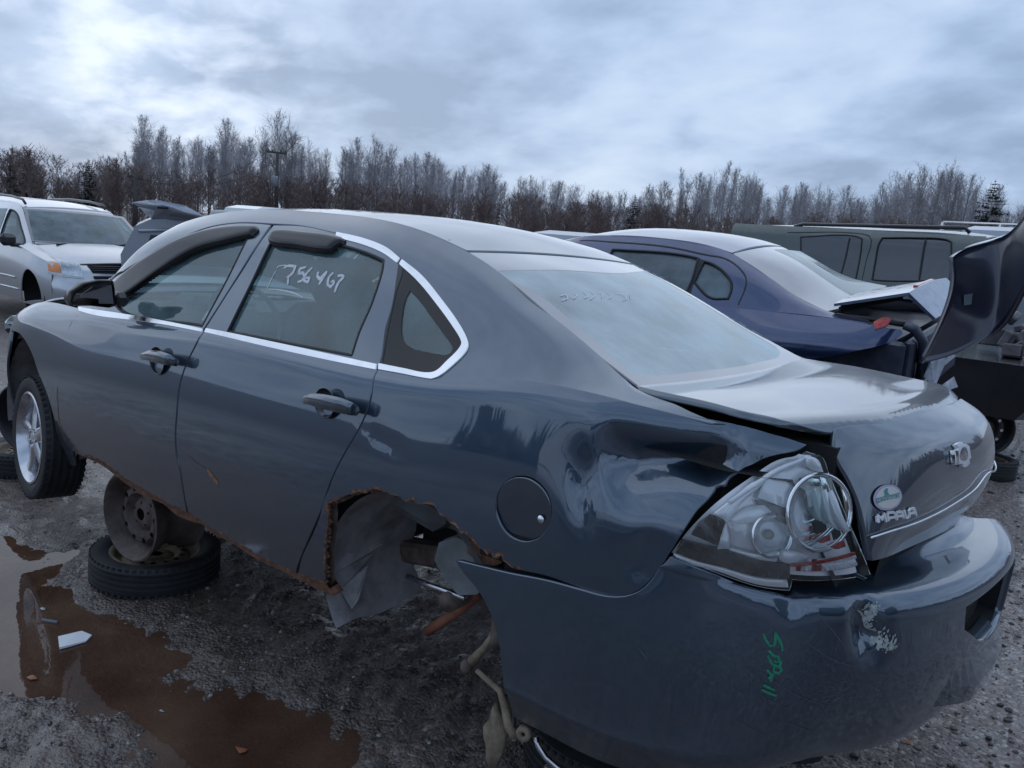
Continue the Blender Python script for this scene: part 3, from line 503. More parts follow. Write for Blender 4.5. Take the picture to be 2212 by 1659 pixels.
MARK = {
 'numbers': ('G', [[(1.858,0.505),(1.876,0.525),(1.925,0.529),(1.923,0.48),(1.9,0.443),(1.909,0.448),(1.922,0.402)],[(1.986,0.536),(1.954,0.517),(1.96,0.486),(1.982,0.493),(1.998,0.47),(1.992,0.44),(1.972,0.427)],[(2.02,0.538),(2,0.48),(2.005,0.443),(2.03,0.438),(2.029,0.466),(2.008,0.465)],[(2.062,0.517),(2.067,0.486),(2.085,0.47),(2.106,0.529)],[(2.106,0.529),(2.101,0.483),(2.091,0.434)],[(2.142,0.527),(2.129,0.492),(2.136,0.444),(2.157,0.433),(2.166,0.46),(2.159,0.474),(2.146,0.462)],[(2.17,0.511),(2.192,0.52),(2.202,0.509),(2.188,0.469),(2.186,0.403)]]),
 'numbers2': ('G', [[(1.819,0.499),(1.827,0.517),(1.863,0.529),(1.875,0.504)],[(1.822,0.483),(1.814,0.422),(1.811,0.35)],[(1.819,0.351),(1.889,0.358),(1.98,0.352),(2.034,0.335)]]),
 'back_marks': ('W', [[(0.343,0.761),(0.334,0.701),(0.358,0.731),(0.369,0.793)],[(0.324,0.633),(0.342,0.618),(0.362,0.682),(0.351,0.692)],[(0.315,0.521),(0.349,0.539),(0.362,0.596)],[(0.316,0.45),(0.345,0.466),(0.371,0.557)],[(0.328,0.409),(0.34,0.381),(0.365,0.444)],[(0.323,0.306),(0.352,0.317),(0.369,0.381)],[(0.335,0.238),(0.341,0.178),(0.365,0.201),(0.382,0.275)],[(0.341,0.1),(0.371,0.165)]]),
 'green': ('B', [[(0.809,0.462),(0.819,0.445),(0.829,0.433),(0.839,0.435),(0.839,0.457),(0.835,0.469),(0.846,0.456),(0.855,0.442),(0.861,0.423)],[(0.828,0.421),(0.843,0.409),(0.853,0.408),(0.858,0.396),(0.849,0.393),(0.845,0.399)],[(0.828,0.408),(0.842,0.388),(0.861,0.382),(0.862,0.399)],[(0.847,0.386),(0.849,0.369),(0.862,0.366),(0.867,0.376),(0.859,0.385)],[(0.832,0.372),(0.847,0.36),(0.846,0.344)],[(0.849,0.364),(0.84,0.35)],[(0.83,0.335),(0.86,0.325)],[(0.827,0.324),(0.868,0.312)]]),
 'rustspot': ('L', [(3.202,0.296),(3.227,0.283),(3.252,0.271),(3.279,0.253)]),
 'dent1': ('L', [(4.914,0.678),(4.986,0.711),(5.08,0.741),(5.172,0.757),(5.252,0.763),(5.299,0.759)]),
 'dent2': ('L', [(4.955,0.613),(5.055,0.63),(5.15,0.639),(5.239,0.647)]),
 'dent3': ('L', [(4.876,0.674),(4.882,0.622),(4.898,0.57),(4.919,0.528)]),
 'dent4': ('L', [(5.109,0.602),(5.097,0.532),(5.069,0.477),(5.046,0.422)]),
 'dent5': ('B', [(1.095,0.567),(1.074,0.522),(1.086,0.473),(1.116,0.421)]),
 'dent6': ('B', [(0.891,0.655),(0.869,0.553),(0.898,0.514)]),
 'dent7': ('L', [(4.086,0.651),(4.177,0.627),(4.272,0.609)]),
 'scrape': ('B', [(1.096,0.543),(1.093,0.498),(1.119,0.453),(1.168,0.436)]),
 'chrome_strip': ('L', [(5.661,0.621),(5.775,0.627),(5.934,0.631),(6.15,0.634),(6.357,0.648),(6.46,0.674)]),
 'letters': ('L', [[(5.701,0.661),(5.699,0.649)],[(5.704,0.647),(5.707,0.662),(5.719,0.652),(5.732,0.663),(5.735,0.646)],[(5.745,0.647),(5.745,0.664)],[(5.745,0.664),(5.772,0.663),(5.779,0.657),(5.773,0.653),(5.745,0.653)],[(5.783,0.646),(5.782,0.659),(5.787,0.662),(5.807,0.662),(5.815,0.648)],[(5.784,0.654),(5.812,0.653)],[(5.82,0.664),(5.827,0.647),(5.84,0.647)],[(5.846,0.647),(5.843,0.661),(5.848,0.664),(5.87,0.664),(5.884,0.646)],[(5.845,0.655),(5.877,0.654)]]),
 'text_frame': ('L', [(5.712,0.686),(5.802,0.692),(5.714,0.694),(5.804,0.701)]),
 'scratches': ('B', [[(0.811,0.318),(0.902,0.282)],[(0.815,0.365),(0.917,0.316),(1.015,0.277)],[(0.92,0.448),(0.996,0.407),(1.066,0.387)],[(0.938,0.522),(1.012,0.451)],[(0.795,0.249),(0.871,0.214)],[(0.911,0.246),(1,0.201)],[(0.521,0.352),(0.549,0.336)]]),
 'bumpline': ('B', [(0.154,0.199),(0.308,0.206),(0.448,0.207),(0.577,0.194)]),
 'scrape2': ('L', [(3.073,0.323),(3.113,0.307),(3.166,0.299),(3.199,0.295)]),
 'fdrust': ('L', [(1.861,0.4),(1.854,0.307),(1.838,0.211),(1.849,0.142),(1.863,0.089)]),
}
PTS = {
 'bowl_big': [(5.518,0.692)],
 'bowl_small': [(5.382,0.636)],
 'pipe': [(1.485,0.6,0.016),(1.375,0.6,0.122),(1.263,0.6,0.248)],
 'rod1': [(1.083,0.72,0.227),(1.125,0.72,0.148),(1.167,0.72,0.083)],
 'ball': [(1.188,0.72,0.057)],
 'rod2': [(1.144,0.72,0.06),(1.042,0.72,0.034),(0.999,0.74,0.001),(0.963,0.76,-0.036),(0.925,0.78,-0.04)],
 'eye': [(0.879,0.8,0.003)],
 'bracket': [(1.05,0.74,-0.017),(1.028,0.74,-0.042),(1.002,0.74,-0.059),(0.99,0.74,-0.092),(0.996,0.74,-0.161),(1.014,0.74,-0.229),(1.032,0.74,-0.244),(1.053,0.74,-0.208),(1.061,0.74,-0.161),(1.074,0.74,-0.135),(1.08,0.74,-0.104),(1.059,0.74,-0.07),(1.055,0.74,-0.042)],
 'hoop': [(0.898,0.7,-0.067),(0.885,0.7,-0.093),(0.852,0.7,-0.115),(0.797,0.7,-0.127),(0.712,0.7,-0.125),(0.602,0.7,-0.095)],
 'liner_flap': [(1.8,0.84,0.303),(1.777,0.83,0.264),(1.758,0.82,0.206),(1.731,0.81,0.15),(1.674,0.8,0.095),(1.67,0.78,0.119),(1.678,0.75,0.179),(1.714,0.7,0.224),(1.762,0.62,0.241),(1.74,0.6,0.271)],
 'arm': [(1.511,0.7,0.252),(1.376,0.7,0.261),(1.24,0.7,0.273)],
 'rail': [(1.893,0.45,0.182),(1.71,0.45,0.214),(1.565,0.45,0.245),(1.394,0.45,0.194),(1.279,0.45,0.164)],
 'handle_rear': [(1.815,0.95,0.852),(1.765,0.965,0.866),(1.686,0.975,0.875),(1.606,0.975,0.88),(1.557,0.965,0.877),(1.556,0.95,0.87)],
 'handle_front': [(2.899,0.95,0.81),(2.818,0.965,0.828),(2.715,0.975,0.839),(2.643,0.97,0.84),(2.633,0.95,0.831)],
 'cup_rear': [(1.739,0.93,0.893),(1.727,0.93,0.82)],
 'cup_front': [(2.811,0.93,0.848),(2.814,0.93,0.764)],
 'paper': [(3.005,1.25,0),(2.979,1.165,0),(2.92,1.149,0),(2.89,1.186,0),(2.903,1.287,0)],
 'mirror': [(3.409,1.02,0.974),(3.373,1.02,1.016),(3.263,1.02,1.066),(3.179,1,1.091),(3.119,0.97,1.098),(3.168,0.94,1.057),(3.178,0.93,0.983),(3.22,0.94,0.969),(3.263,1,0.972),(3.382,1.02,0.955)],
 'mirror_glass': [(3.369,1.01,0.969),(3.316,1.01,1.017),(3.22,1.01,1.06),(3.149,0.965,1.079),(3.168,0.945,0.994)],
 'reflector': [(4.924,0.7,-0.203)],
 'grey_plate': [(1.29,0.8,0.477),(1.221,0.8,0.518),(1.168,0.8,0.517),(1.108,0.8,0.465),(1.079,0.8,0.411),(1.114,0.8,0.364),(1.188,0.8,0.333),(1.252,0.8,0.366),(1.303,0.8,0.412)],
 'rust_plate': [(1.137,0.84,0.548),(1.073,0.84,0.53),(1,0.84,0.521),(1.025,0.84,0.502),(1.087,0.84,0.489),(1.139,0.84,0.503)],
}
OUT.update({
 'v_arch': ('VL', [(0.925,0.032),(0.845,0.206),(0.772,0.379),(0.695,0.491),(0.598,0.553),(0.464,0.554),(0.337,0.494),(0.267,0.393),(0.233,0.279),(0.243,0.13)]),
 'v_win1': ('VU', [(0.853,0.225),(0.871,0.387),(0.913,0.511),(0.759,0.524),(0.589,0.531),(0.391,0.5),(0.239,0.447),(0.074,0.338),(-0.085,0.174),(0.11,0.024),(0.798,0.026),(0.839,0.132)]),
 'v_win0': ('VU', [(1.491,0.499),(1.047,0.519),(0.962,0.376),(0.942,0.238),(0.942,0.146),(1.021,0.071)]),
 'v_ws': ('VW', [(0.821,0.05),(0.771,0.661),(0.775,1.412),(0.78,1.535),(0.419,1.512),(0.034,1.534),(-0.011,1.335),(-0.001,0.77),(0.014,0.335),(0.068,-0.003),(0.407,0.01)]),
 'v_wsf': ('VW', [(0.873,0.004),(0.825,0.684),(0.838,1.457),(0.838,1.608),(0.45,1.577),(0.008,1.56),(-0.038,1.317),(-0.026,0.761),(-0.01,0.33),(0.034,-0.031),(0.407,-0.025)]),
 'v_amber': ('VF', [(0.054,0.686),(0.214,0.664),(0.205,0.51),(0.022,0.526)]),
 'v_lamp': ('VF', [(0.231,0.692),(0.446,0.666),(0.447,0.467),(0.224,0.486),(0.211,0.511)]),
 'v_lampo': ('VF', [(0.058,0.717),(0.247,0.716),(0.463,0.69),(0.467,0.448),(0.217,0.464),(0.001,0.485)]),
 'v_grille': ('VF', [(0.552,0.665),(0.966,0.673),(1.028,0.675),(0.98,0.535),(0.784,0.528),(0.585,0.53)]),
 'v_grille2': ('VF', [(0.584,0.489),(0.731,0.488),(0.874,0.491),(0.865,0.424),(0.593,0.421)]),
 'b_glass': ('BU', [(1.17,0.318),(1.388,0.32),(1.826,0.325),(1.952,0.317),(1.949,0.162),(1.924,0.058),(1.752,0.029),(1.428,0.074),(1.195,0.226)]),
 'b_qglass': ('BU', [(2.014,0.301),(2.129,0.286),(2.22,0.25),(2.271,0.192),(2.272,0.136),(2.247,0.06),(2.126,0.049),(1.97,0.147)]),
 'b_post': ('BU', [(1.954,0.319),(2.014,0.308),(1.971,0.143),(1.962,0.061),(1.922,0.058),(1.944,0.162)]),
 'b_back': ('BW', [(0.05,-0.46),(0.05,0.46),(0.45,0.5),(0.78,0.55),(0.78,-0.55),(0.45,-0.5)]),
 'b_tail': ('BL', [(3.396,0.66),(3.438,0.721),(3.471,0.737),(3.49,0.73),(3.478,0.655),(3.418,0.586)]),
 's_win1': ('SS', [(1.158,1.316),(0.753,1.344),(0.407,1.342),(0.348,1.314),(0.306,1.11),(0.266,0.85),(1.073,0.771),(1.166,0.774),(1.178,0.982),(1.183,1.229)]),
 's_win2': ('SS', [(2.224,1.262),(1.485,1.314),(1.407,1.287),(1.389,1.146),(1.37,0.742),(2.09,0.672)]),
})
MARK.update({
 'b_seam': ('BU', [[(0.75,0.396),(1.06,0.384),(1.346,0.381),(1.68,0.374),(2.082,0.356),(2.282,0.36),(2.345,0.312),(2.362,0.253),(2.351,0.146),(2.313,0.025)]]),
 'v_seam': ('VL', [[(1.627,0.349),(1.322,0.356),(0.999,0.361)]]),
 'v_seam2': ('VL', [[(1.701,0.18),(1.302,0.188),(0.933,0.194)]]),
 's_seam': ('SS', [[(2.437,1.317),(1.44,1.361),(1.332,1.339),(1.285,1.27),(1.294,1.033),(1.289,0.75)]]),
 's_div': ('SS', [[(0.643,1.338),(0.631,1.085),(0.613,0.828)]]),
 's_div2': ('SS', [[(1.563,1.29),(1.564,1.012),(1.573,0.76)]]),
})
FRAMES = {
 'V': [[-0.96347, -0.03196, 0.0, 10.54], [0.03196, -0.96347, 0.0, -2.795], [0.0, 0.0, 0.964, 0.118], [0.0, 0.0, 0.0, 1.0]],
 'B': [[1.02997, -0.00717, -0.00058, 0.66], [0.00719, 1.02666, 0.0826, -3.5], [0.0, -0.0826, 1.02668, 0.47], [0.0, 0.0, 0.0, 1.0]],
 'S': [[1.03604, 0.09064, 0.0, 1.06], [-0.09064, 1.03604, 0.0, -9.6], [0.0, 0.0, 1.04, 0.4], [0.0, 0.0, 0.0, 1.0]],
}
W3 = {
 'lidB': [(0.526,0.600,1.070),(0.550,-0.600,1.058),(0.107,-0.550,1.183),(0.121,0.520,1.176),(-0.043,0.500,1.035)],
 'cover': [(0.444,-2.106,1.860),(0.439,-2.056,1.636),(0.476,-1.948,1.310),(0.412,-2.313,1.919),(0.347,-2.222,1.643),(0.362,-2.119,1.361),(0.284,-2.382,1.981),(0.237,-2.337,1.726),(0.226,-2.238,1.476),(0.168,-2.194,2.100),(0.135,-2.197,1.877),(0.133,-2.147,1.664)],
 'hole': [(0.372,-2.168,1.673),(0.334,-2.173,1.684),(0.331,-2.174,1.629),(0.363,-2.169,1.618)],
 'seal': [(-0.000,1.316,1.087),(0.000,1.048,0.986),(-0.020,0.937,0.894),(-0.040,0.911,0.780)],
 'foam': [(-0.100,1.132,0.898),(-0.100,0.550,0.861),(-0.150,1.039,0.852),(-0.200,0.543,0.678),(-0.100,1.051,0.780)],
 'hatch': [(9.945,-2.568,1.831),(9.859,-2.736,1.876),(9.707,-2.810,1.881),(9.474,-3.025,1.842),(9.290,-3.142,1.746),(9.281,-3.157,1.706),(9.678,-3.272,1.670),(9.932,-3.024,1.649),(10.012,-2.876,1.625),(9.969,-2.742,1.708),(9.909,-2.640,1.791)],
 'pole1': [(42.021,-27.582,2.337),(42.023,-27.578,5.501)],
 'pole2': [(53.251,-24.405,-0.008),(53.206,-24.495,3.550)],
 'arm1': [(42.379,-27.073,5.521),(41.692,-28.039,5.502)],
 'arm2': [(53.429,-24.049,3.621),(52.990,-24.918,3.505)],
 'wheelR': [(0.475,-5.279,0.609)],
 'railS': [(0.326,0.600,1.765),(0.391,0.600,1.822),(2.416,0.600,1.769),(2.539,0.600,1.737)],
 'rimL': [(4.955,0.753,0.540)],
}
# ------------------------------------------------------------------ panel maker
def inside(P, poly):
    x, y = P[:, 0], P[:, 1]; c = np.zeros(len(P), bool); n = len(poly)
    for i in range(n):
        x1, y1 = poly[i]; x2, y2 = poly[(i+1) % n]
        if y1 == y2: continue
        m = ((y1 > y) != (y2 > y)) & (x < (x2-x1)*(y-y1)/(y2-y1)+x1); c ^= m
    return c
def densify(poly, h, closed=True, smooth=True):
    P = np.array(poly, float); n = len(P); out = []
    for i in range(n if closed else n-1):
        a, b = P[i], P[(i+1) % n]; l = np.linalg.norm(b-a)
        if l < 1e-6: continue
        k = max(1, int(math.ceil(l/h)))
        if smooth:
            p0 = P[i-1] if (closed or i > 0) else a-(b-a); p3 = P[(i+2) % n] if (closed or i+2 < n) else b+(b-a)
            def tang(p, q, r):
                u, v = q-p, r-q; lu, lv = np.linalg.norm(u), np.linalg.norm(v)
                if lu < 1e-6 or lv < 1e-6: return v*0
                if (u@v)/(lu*lv) < .72: return None
                return (u/lu+v/lv)/2*l
            ta = tang(p0, a, b); tb = tang(a, b, p3)
            ta = (b-a) if ta is None else ta; tb = (b-a) if tb is None else tb
            for j in range(k):
                t = j/k; h00 = 2*t**3-3*t*t+1; h10 = t**3-2*t*t+t; h01 = -2*t**3+3*t*t; h11 = t**3-t*t
                out.append(h00*a+h10*ta+h01*b+h11*tb)
        else:
            for j in range(k): out.append(a+(b-a)*j/k)
    if not closed: out.append(P[-1])
    return np.array(out)
def outward(k, S, s, t):
    n = S.normal(s, t)
    return n
SGN = {}
for _k, _S in SURF.items():
    s0, t0 = [_S.sk.mean()], [_S.tk.mean()]; c = np.array([2.2, 0, .7]) if _k != 'B' else np.array([1.5, 0, .5])
    SGN[_k] = 1. if _S.normal(s0, t0)[0] @ (_S(s0, t0)[0]-c) > 0 else -1.
def patch(key, holes=(), h=.03, off=0., flange=.012, outline=None):
    "returns V, F, Nrm, rust for one outlined piece of a body surface"
    k, poly = OUT[key] if outline is None else outline
    S = SURF[k]; sg = SGN[k]
    loops = [densify(poly, h*.6)]+[densify(OUT[q][1] if isinstance(q, str) else q, h*.6) for q in holes]
    pts = []; edges = []
    for L in loops:
        n0 = len(pts); pts += [tuple(p) for p in L]; edges += [(n0+i, n0+(i+1) % len(L)) for i in range(len(L))]
    B = np.array(pts); lo = B.min(0); hi = B.max(0)
    gx, gy = np.meshgrid(np.arange(lo[0]+h/2, hi[0], h), np.arange(lo[1]+h/2, hi[1], h), indexing='ij')
    gx = gx+(np.arange(gx.shape[1]) % 2)*h*.5
    g = np.stack([gx.ravel(), gy.ravel()], 1)
    m = inside(g, loops[0])
    for L in loops[1:]: m &= ~inside(g, L)
    g = g[m]
    if len(g):
        d = np.full(len(g), 9.)
        for i0 in range(0, len(B), 200): d = np.minimum(d, np.sqrt(((g[:, None]-B[None, i0:i0+200])**2).sum(-1)).min(1))
        g = g[d > h*.45]
    allp = [Vector(p) for p in pts]+[Vector(p) for p in g]
    V2, _, F, _, _, _ = delaunay_2d_cdt(allp, edges, [], 0, 1e-6)
    V2 = np.array([tuple(v) for v in V2]); F = np.array([f for f in F if len(f) == 3])
    c = V2[F].mean(1); m = inside(c, loops[0])
    for L in loops[1:]: m &= ~inside(c, L)
    F = F[m]
    P = S(V2[:, 0], V2[:, 1]); Nn = S.normal(V2[:, 0], V2[:, 1])*sg
    # face winding to agree with the outward normal
    fn = np.cross(P[F[:, 1]]-P[F[:, 0]], P[F[:, 2]]-P[F[:, 0]]); fl = (fn*Nn[F[:, 0]]).sum(1) < 0
    F[fl] = F[fl][:, ::-1]
    P = P+Nn*off
    V = P.tolist(); NN = Nn.tolist(); FF = [tuple(f) for f in F]
    if flange:
        # rolled edge along every boundary edge
        from collections import Counter
        E = Counter(); dirn = {}
        for f in FF:
            for i in range(3):
                a, b = int(f[i]), int(f[(i+1) % 3]); E[(min(a, b), max(a, b))] += 1; dirn[(min(a, b), max(a, b))] = (a, b)
        bd = [dirn[e] for e, c_ in E.items() if c_ == 1]
        mid = {}
        P_ = np.array(P)
        outv = {}
        for a, b in bd:
            e = P_[b]-P_[a]; o = np.cross(e, Nn[a]); l = np.linalg.norm(o)
            if l > 1e-9:
                for q in (a, b): outv[q] = outv.get(q, 0)+o/l
        new = {}
        for q, o in outv.items():
            o = o/max(np.linalg.norm(o), 1e-9)
            # lip vertex pair: rounded shoulder then hem going inwards
            new[q] = (len(V), len(V)+1)
            V.append((P_[q]+o*.0015-Nn[q]*.002).tolist()); NN.append(((o+Nn[q])/1.4142).tolist())
            V.append((P_[q]+o*.0010-Nn[q]*flange).tolist()); NN.append(o.tolist())
        for a, b in bd:
            if a in new and b in new:
                FF.append((b, a, new[a][0], new[b][0])); FF.append((new[b][0], new[a][0], new[a][1], new[b][1]))
    return V, FF, NN
RUSTLINES = []     # (polyline in car coordinates, reach, strength)
def rust_of(V):
    P = np.array(V); r = np.zeros(len(P))
    for pts, reach, st in RUSTLINES:
        d, _, _ = seg_d(P, pts); r = np.maximum(r, st*np.clip(1-d/reach, 0, 1))
    return r
def panel(name, pieces, mat, parent, h=.03, off=0., flange=.012, rust=False, label=None):
    V = []; F = []; Nn = []
    for pc in pieces:
        key, holes = (pc, ()) if isinstance(pc, str) else pc
        v, f, n = patch(key, holes, h, off, flange); o = len(V)
        V += v; Nn += n; F += [tuple(i+o for i in q) for q in f]
    o = mesh(name, V, F, mat, parent, True, Nn, {'rust': rust_of(V) if rust else np.zeros(len(V))})
    if label: o['label'] = label
    return o
def on(k, lst, off=0.):
    a = np.array(lst); S = SURF[k]; n = S.normal(a[:, 0], a[:, 1])*SGN[k]; return S(a[:, 0], a[:, 1])+n*off, n
def stroke(name, k, lines, w, mat, parent, off=.0015):
    "paint or marker strokes lying on a body surface"
    V = []; F = []; Nn = []
    for ln in lines:
        q = densify(ln, .006, closed=False); P, n = on(k, q, off); m = len(P)
        for i in range(m):
            t = P[min(i+1, m-1)]-P[max(i-1, 0)]; t = t/max(np.linalg.norm(t), 1e-9); b = np.cross(n[i], t)
            ww = w*(.55+.45*math.sin(math.pi*min(max((i+.7)/(m+.4), 0), 1))**.5)*(.85+.3*rng.random())
            V += [(P[i]+b*ww/2).tolist(), (P[i]-b*ww/2).tolist()]; Nn += [n[i].tolist()]*2
        o = len(V)-2*m
        F += [(o+2*i+1, o+2*i+3, o+2*i+2, o+2*i) for i in range(m-1)]
    return mesh(name, V, F, mat, parent, True, Nn)
# ------------------------------------------------------------------ the wrecked sedan
DL = {}
for k_ in ('dent1', 'dent2', 'dent3', 'dent4', 'dent5', 'dent6', 'dent7'):
    DL[k_] = on(MARK[k_][0], densify(MARK[k_][1], .04, closed=False))[0]
DENTS += [(DL['dent1'], .090, .085, .080, .25), (DL['dent2'], .010, .03, .03, .4), (DL['dent3'], .010, .03, .03, .4),
          (DL['dent4'], .010, .035, .05, .4), (DL['dent5'], .045, .035, .035, .3), (DL['dent6'], .014, .03, .03, .3), (DL['dent7'], .003, .03, .02, .3)]
M_RUSTP = simple('rust_patch', (.27,.135,.08), .85, var=.5, scale=60, bump=.5)
_arch = on('L', OUT['quarter_low'][1][12:52])[0]
_rock = on('L', OUT['rocker'][1][0:12])[0]
_fd = on('L', OUT['front_door'][1][3:9])[0]
_spot = on('L', MARK['rustspot'][1])[0]
RUSTLINES += [(_arch, .030, .58), (_rock, .045, .58), (_fd, .010, .45), (_spot, .022, .75)]
car = empty('sedan')
car.matrix_world = Matrix(((0.9997796795, -0.0004616748, -0.0209852164, 0), (0, 0.9997580878, -0.0219946779, 0), (0.0209902942, 0.0219898321, 0.9995378206, .30), (0, 0, 0, 1)))
tag(car, 'dark slate blue four-door sedan in the foreground with crumpled rear corner and rusted sills', 'car')

quarter = panel('quarter_panel', [('quarter_low', ['fuel']), 'side_top'], M_PAINT, car, h=.022, rust=True, label='dented rusty-edged quarter panel and roof side')
fend = panel('front_fender', ['fender'], M_PAINT, car, h=.04, rust=True)
fdoor = panel('front_door', ['front_door', ('front_frame', ['front_opening'])], M_PAINT, car, h=.035, rust=True)
rdoor = panel('rear_door', ['rear_door', ('rear_frame', ['rear_opening'])], M_PAINT, car, h=.035, rust=True)
rock = panel('rocker_panel', ['rocker'], M_RUST, car, h=.02, off=-.006, flange=.04, rust=True)
roof = panel('roof', ['roof'], M_PAINT_R, car, h=.06, off=.002)
hood = panel('hood', [], M_PAINT, car) if False else None
def full(name, k, mat, s0, s1, t0, t1, h=.06, off=0., ns=None):
    "a whole rectangular piece of a surface"
    OUT['_'+name] = (k, [(s0, t0), (s1, t0), (s1, t1), (s0, t1)])
    return panel(name, ['_'+name], mat, car, h=h, off=off)
hood = full('hood', 'H', M_PAINT, .0, 1.0, -1, 1, h=.12)
windshield = full('windshield', 'V', M_GLASS, .03, 1.0, -.96, .96, h=.12)
# door glass
stroke('rust_spot', 'L', [MARK['rustspot'][1]], .022, M_RUSTP, rdoor, off=.0012); stroke('paint_scrape', 'L', [MARK['scrape2'][1]], .007, M_SCUFFD, rdoor, off=.0012); stroke('rusty_edge', 'L', [MARK['fdrust'][1]], .007, M_RUSTP, fdoor, off=.0012)
fg = panel('window_glass', ['front_opening'], M_GLASS, fdoor, h=.08, off=-.012, flange=0)
rg = panel('window_glass', ['rear_opening'], M_GLASS, rdoor, h=.08, off=-.012, flange=0)
stroke('window_writing', MARK['numbers'][0], MARK['numbers'][1], .012, M_MARKER, rdoor, off=-.0105)
stroke('window_scribble', MARK['numbers2'][0], MARK['numbers2'][1], .005, M_MARKER, rdoor, off=-.0105)
qw = panel('quarter_window', [('quarter_window', ['quarter_glass'])], M_VISOR, car, h=.03, off=-.004)
panel('window_glass', ['quarter_glass'], M_GLASS, qw, h=.05, off=-.008, flange=0)
def seal(name, poly_key, r, mat, parent, off=-.004, closed=True):
    k, p = OUT[poly_key]; P, n = on(k, densify(p, .02, closed=closed), off)
    m = MB(); pts = P.tolist(); 
    if closed: pts = pts+[pts[0]]
    m.tube(pts, r, 6, cap=False); return m.build(name, mat, parent, smooth=True)
seal('window_seal', 'front_opening', .007, M_BLACK, fdoor); seal('window_seal', 'rear_opening', .007, M_BLACK, rdoor)
panel('chrome_trim', ['belt_trim_front'], M_CHROME, fdoor, h=.012, off=.006, flange=.008)
panel('chrome_trim', ['belt_trim_rear'], M_CHROME, rdoor, h=.012, off=.006, flange=.008)
panel('chrome_trim', ['top_trim'], M_CHROME, rdoor, h=.010, off=.005, flange=.006, label='scuffed chrome trim')
panel('chrome_trim', ['quarter_trim'], M_CHROME, car, h=.010, off=.006, flange=.008)
panel('pillar_trim', ['drip_trim'], M_PLASTIC, rdoor, h=.02, off=-.001, flange=.006)
def visor(key, parent, lift):
    "smoked rain guard standing off the glass"
    v, f, n = patch(key, (), .009, 0., 0)
    k, p = OUT[key]; P = np.array(v); B, _ = on(k, densify(p, .003)); d = np.full(len(P), 9.)
    for i in range(0, len(B)): d = np.minimum(d, np.linalg.norm(P-B[i], axis=1))
    q_ = np.clip(d/.030, 0, 1); P = P+np.array(n)*(np.sqrt(1-(1-q_)**2)*lift)[:, None]; 
    o = mesh('rain_guard', P, f, M_VISOR, parent); return o
visor('visor_front', fdoor, .022); visor('visor_rear', rdoor, .022)
# fuel door sits in a round recess of the quarter panel
k_, fp = OUT['fuel']; c_ = np.mean(fp, axis=0); sc_ = lambda p, q: [tuple(np.mean(p, axis=0)+(np.array(a)-np.mean(p, axis=0))*q) for a in p]
OUT['_fd'] = ('L', sc_(fp, .95)); OUT['_fb'] = ('L', sc_(fp, 1.12))
fdo = panel('fuel_door', ['_fd'], M_PAINT_R, quarter, h=.03, off=-.003, flange=.01)
_c = Vector(np.mean([v.co for v in fdo.data.vertices], axis=0)); fdo.data.transform(Matrix.Translation(_c) @ Matrix.Rotation(R(-9), 4, 'X') @ Matrix.Translation(-_c))
MB().lathe([(.0001,.004),(.008,.003),(.011,0)], 12, Matrix.Translation(_c+Vector((-.062,.006,-.012))) @ Matrix.Rotation(-math.pi/2, 4, 'X')).build('door_bumper', M_CHROME, fdo, True)
panel('fuel_recess', ['_fb'], M_SHELL, quarter, h=.04, off=-.016, flange=0)
# boot lid, rear window
lid = panel('trunk_lid', ['lid_top', 'lid_face'], M_PAINT_R, car, h=.03, off=.0, flange=.02)
glassb = panel('rear_window', [('back_glass', ['back_clear'])], M_FRIT, car, h=.04, off=.0, flange=.008)
panel('window_glass', ['back_clear'], M_BGLASS, glassb, h=.06, off=-.001, flange=0)
stroke('window_writing', *MARK['back_marks'], .0035, M_MARKER, glassb, off=.002)
bumper = panel('rear_bumper', [('bumper', ['plate_hole'])], M_PAINT, car, h=.028, off=.0, flange=.02, label='scraped sagging rear bumper cover')
stroke('green_writing', *MARK['green'], .007, M_GREEN, bumper)
# rough paint loss on the bumper corner
V = []; F = []; Nn = []
sk, sp = MARK['scrape']; base = densify(sp, .004, closed=False)
for i in range(330):
    q = base[rng.integers(len(base))]+rng.normal(0, 1, 2)*np.array([.009, .011])
    a = rng.random()*6.28; n_ = rng.integers(4, 7); rad = .0015+.006*rng.random()**2
    loop = [(q[0]+math.cos(a+j*6.28/n_)*rad*(.5+rng.random())*(.6), q[1]+math.sin(a+j*6.28/n_)*rad*(.6+1.2*rng.random())) for j in range(n_)]
    P, n = on('B', loop, .0012+.0004*rng.random()); o = len(V); V += P.tolist(); Nn += n.tolist(); F.append(tuple(range(o, o+n_))[::-1])
o_ = mesh('paint_chips', V, F, M_SCUFF, bumper, False); o_['kind'] = 'stuff'
# licence recess in the bumper
rec = MB(); P0_, n0_ = on('B', [(1.62, .30)], 0)
# ---- tail lamp
M_LENS = glass('clear_lens', (.93,.94,.95), .02, rough=.01, dirt_haze=(.6,.6,.6))
M_SMOKE = simple('smoked_reflector', (.10,.085,.08), .25, metal=.4, var=.5, scale=25, Coat_Weight=.6)
M_RED = simple('red_lens', (.45,.03,.02), .15, var=.5, scale=40, Coat_Weight=1.0)
M_FACET = simple('lamp_chrome_lit', (.93,.95,.99), .14, metal=.18, var=.03, scale=30, bump=.10, bscale=40)  # near-white diffuse base stands in for sky mirrored by the chrome facets
LOW.dent = None; OUT['_th'] = ('L', sc_(OUT['tail_lamp'][1], 1.04)); OUT['_tp'] = ('L', sc_(OUT['tail_lamp'][1], 1.45)); panel('lamp_pocket', ['_tp'], M_SHELL, car, h=.05, off=-.085, flange=0); OUT['_tl'] = ('L', sc_(OUT['tail_lamp'][1], .985))
lamp = panel('tail_lamp', ['_th'], M_FACET, car, h=.03, off=-.045, flange=0)
lens = panel('lens', ['_tl'], M_LENS, lamp, h=.03, off=.001, flange=.004)
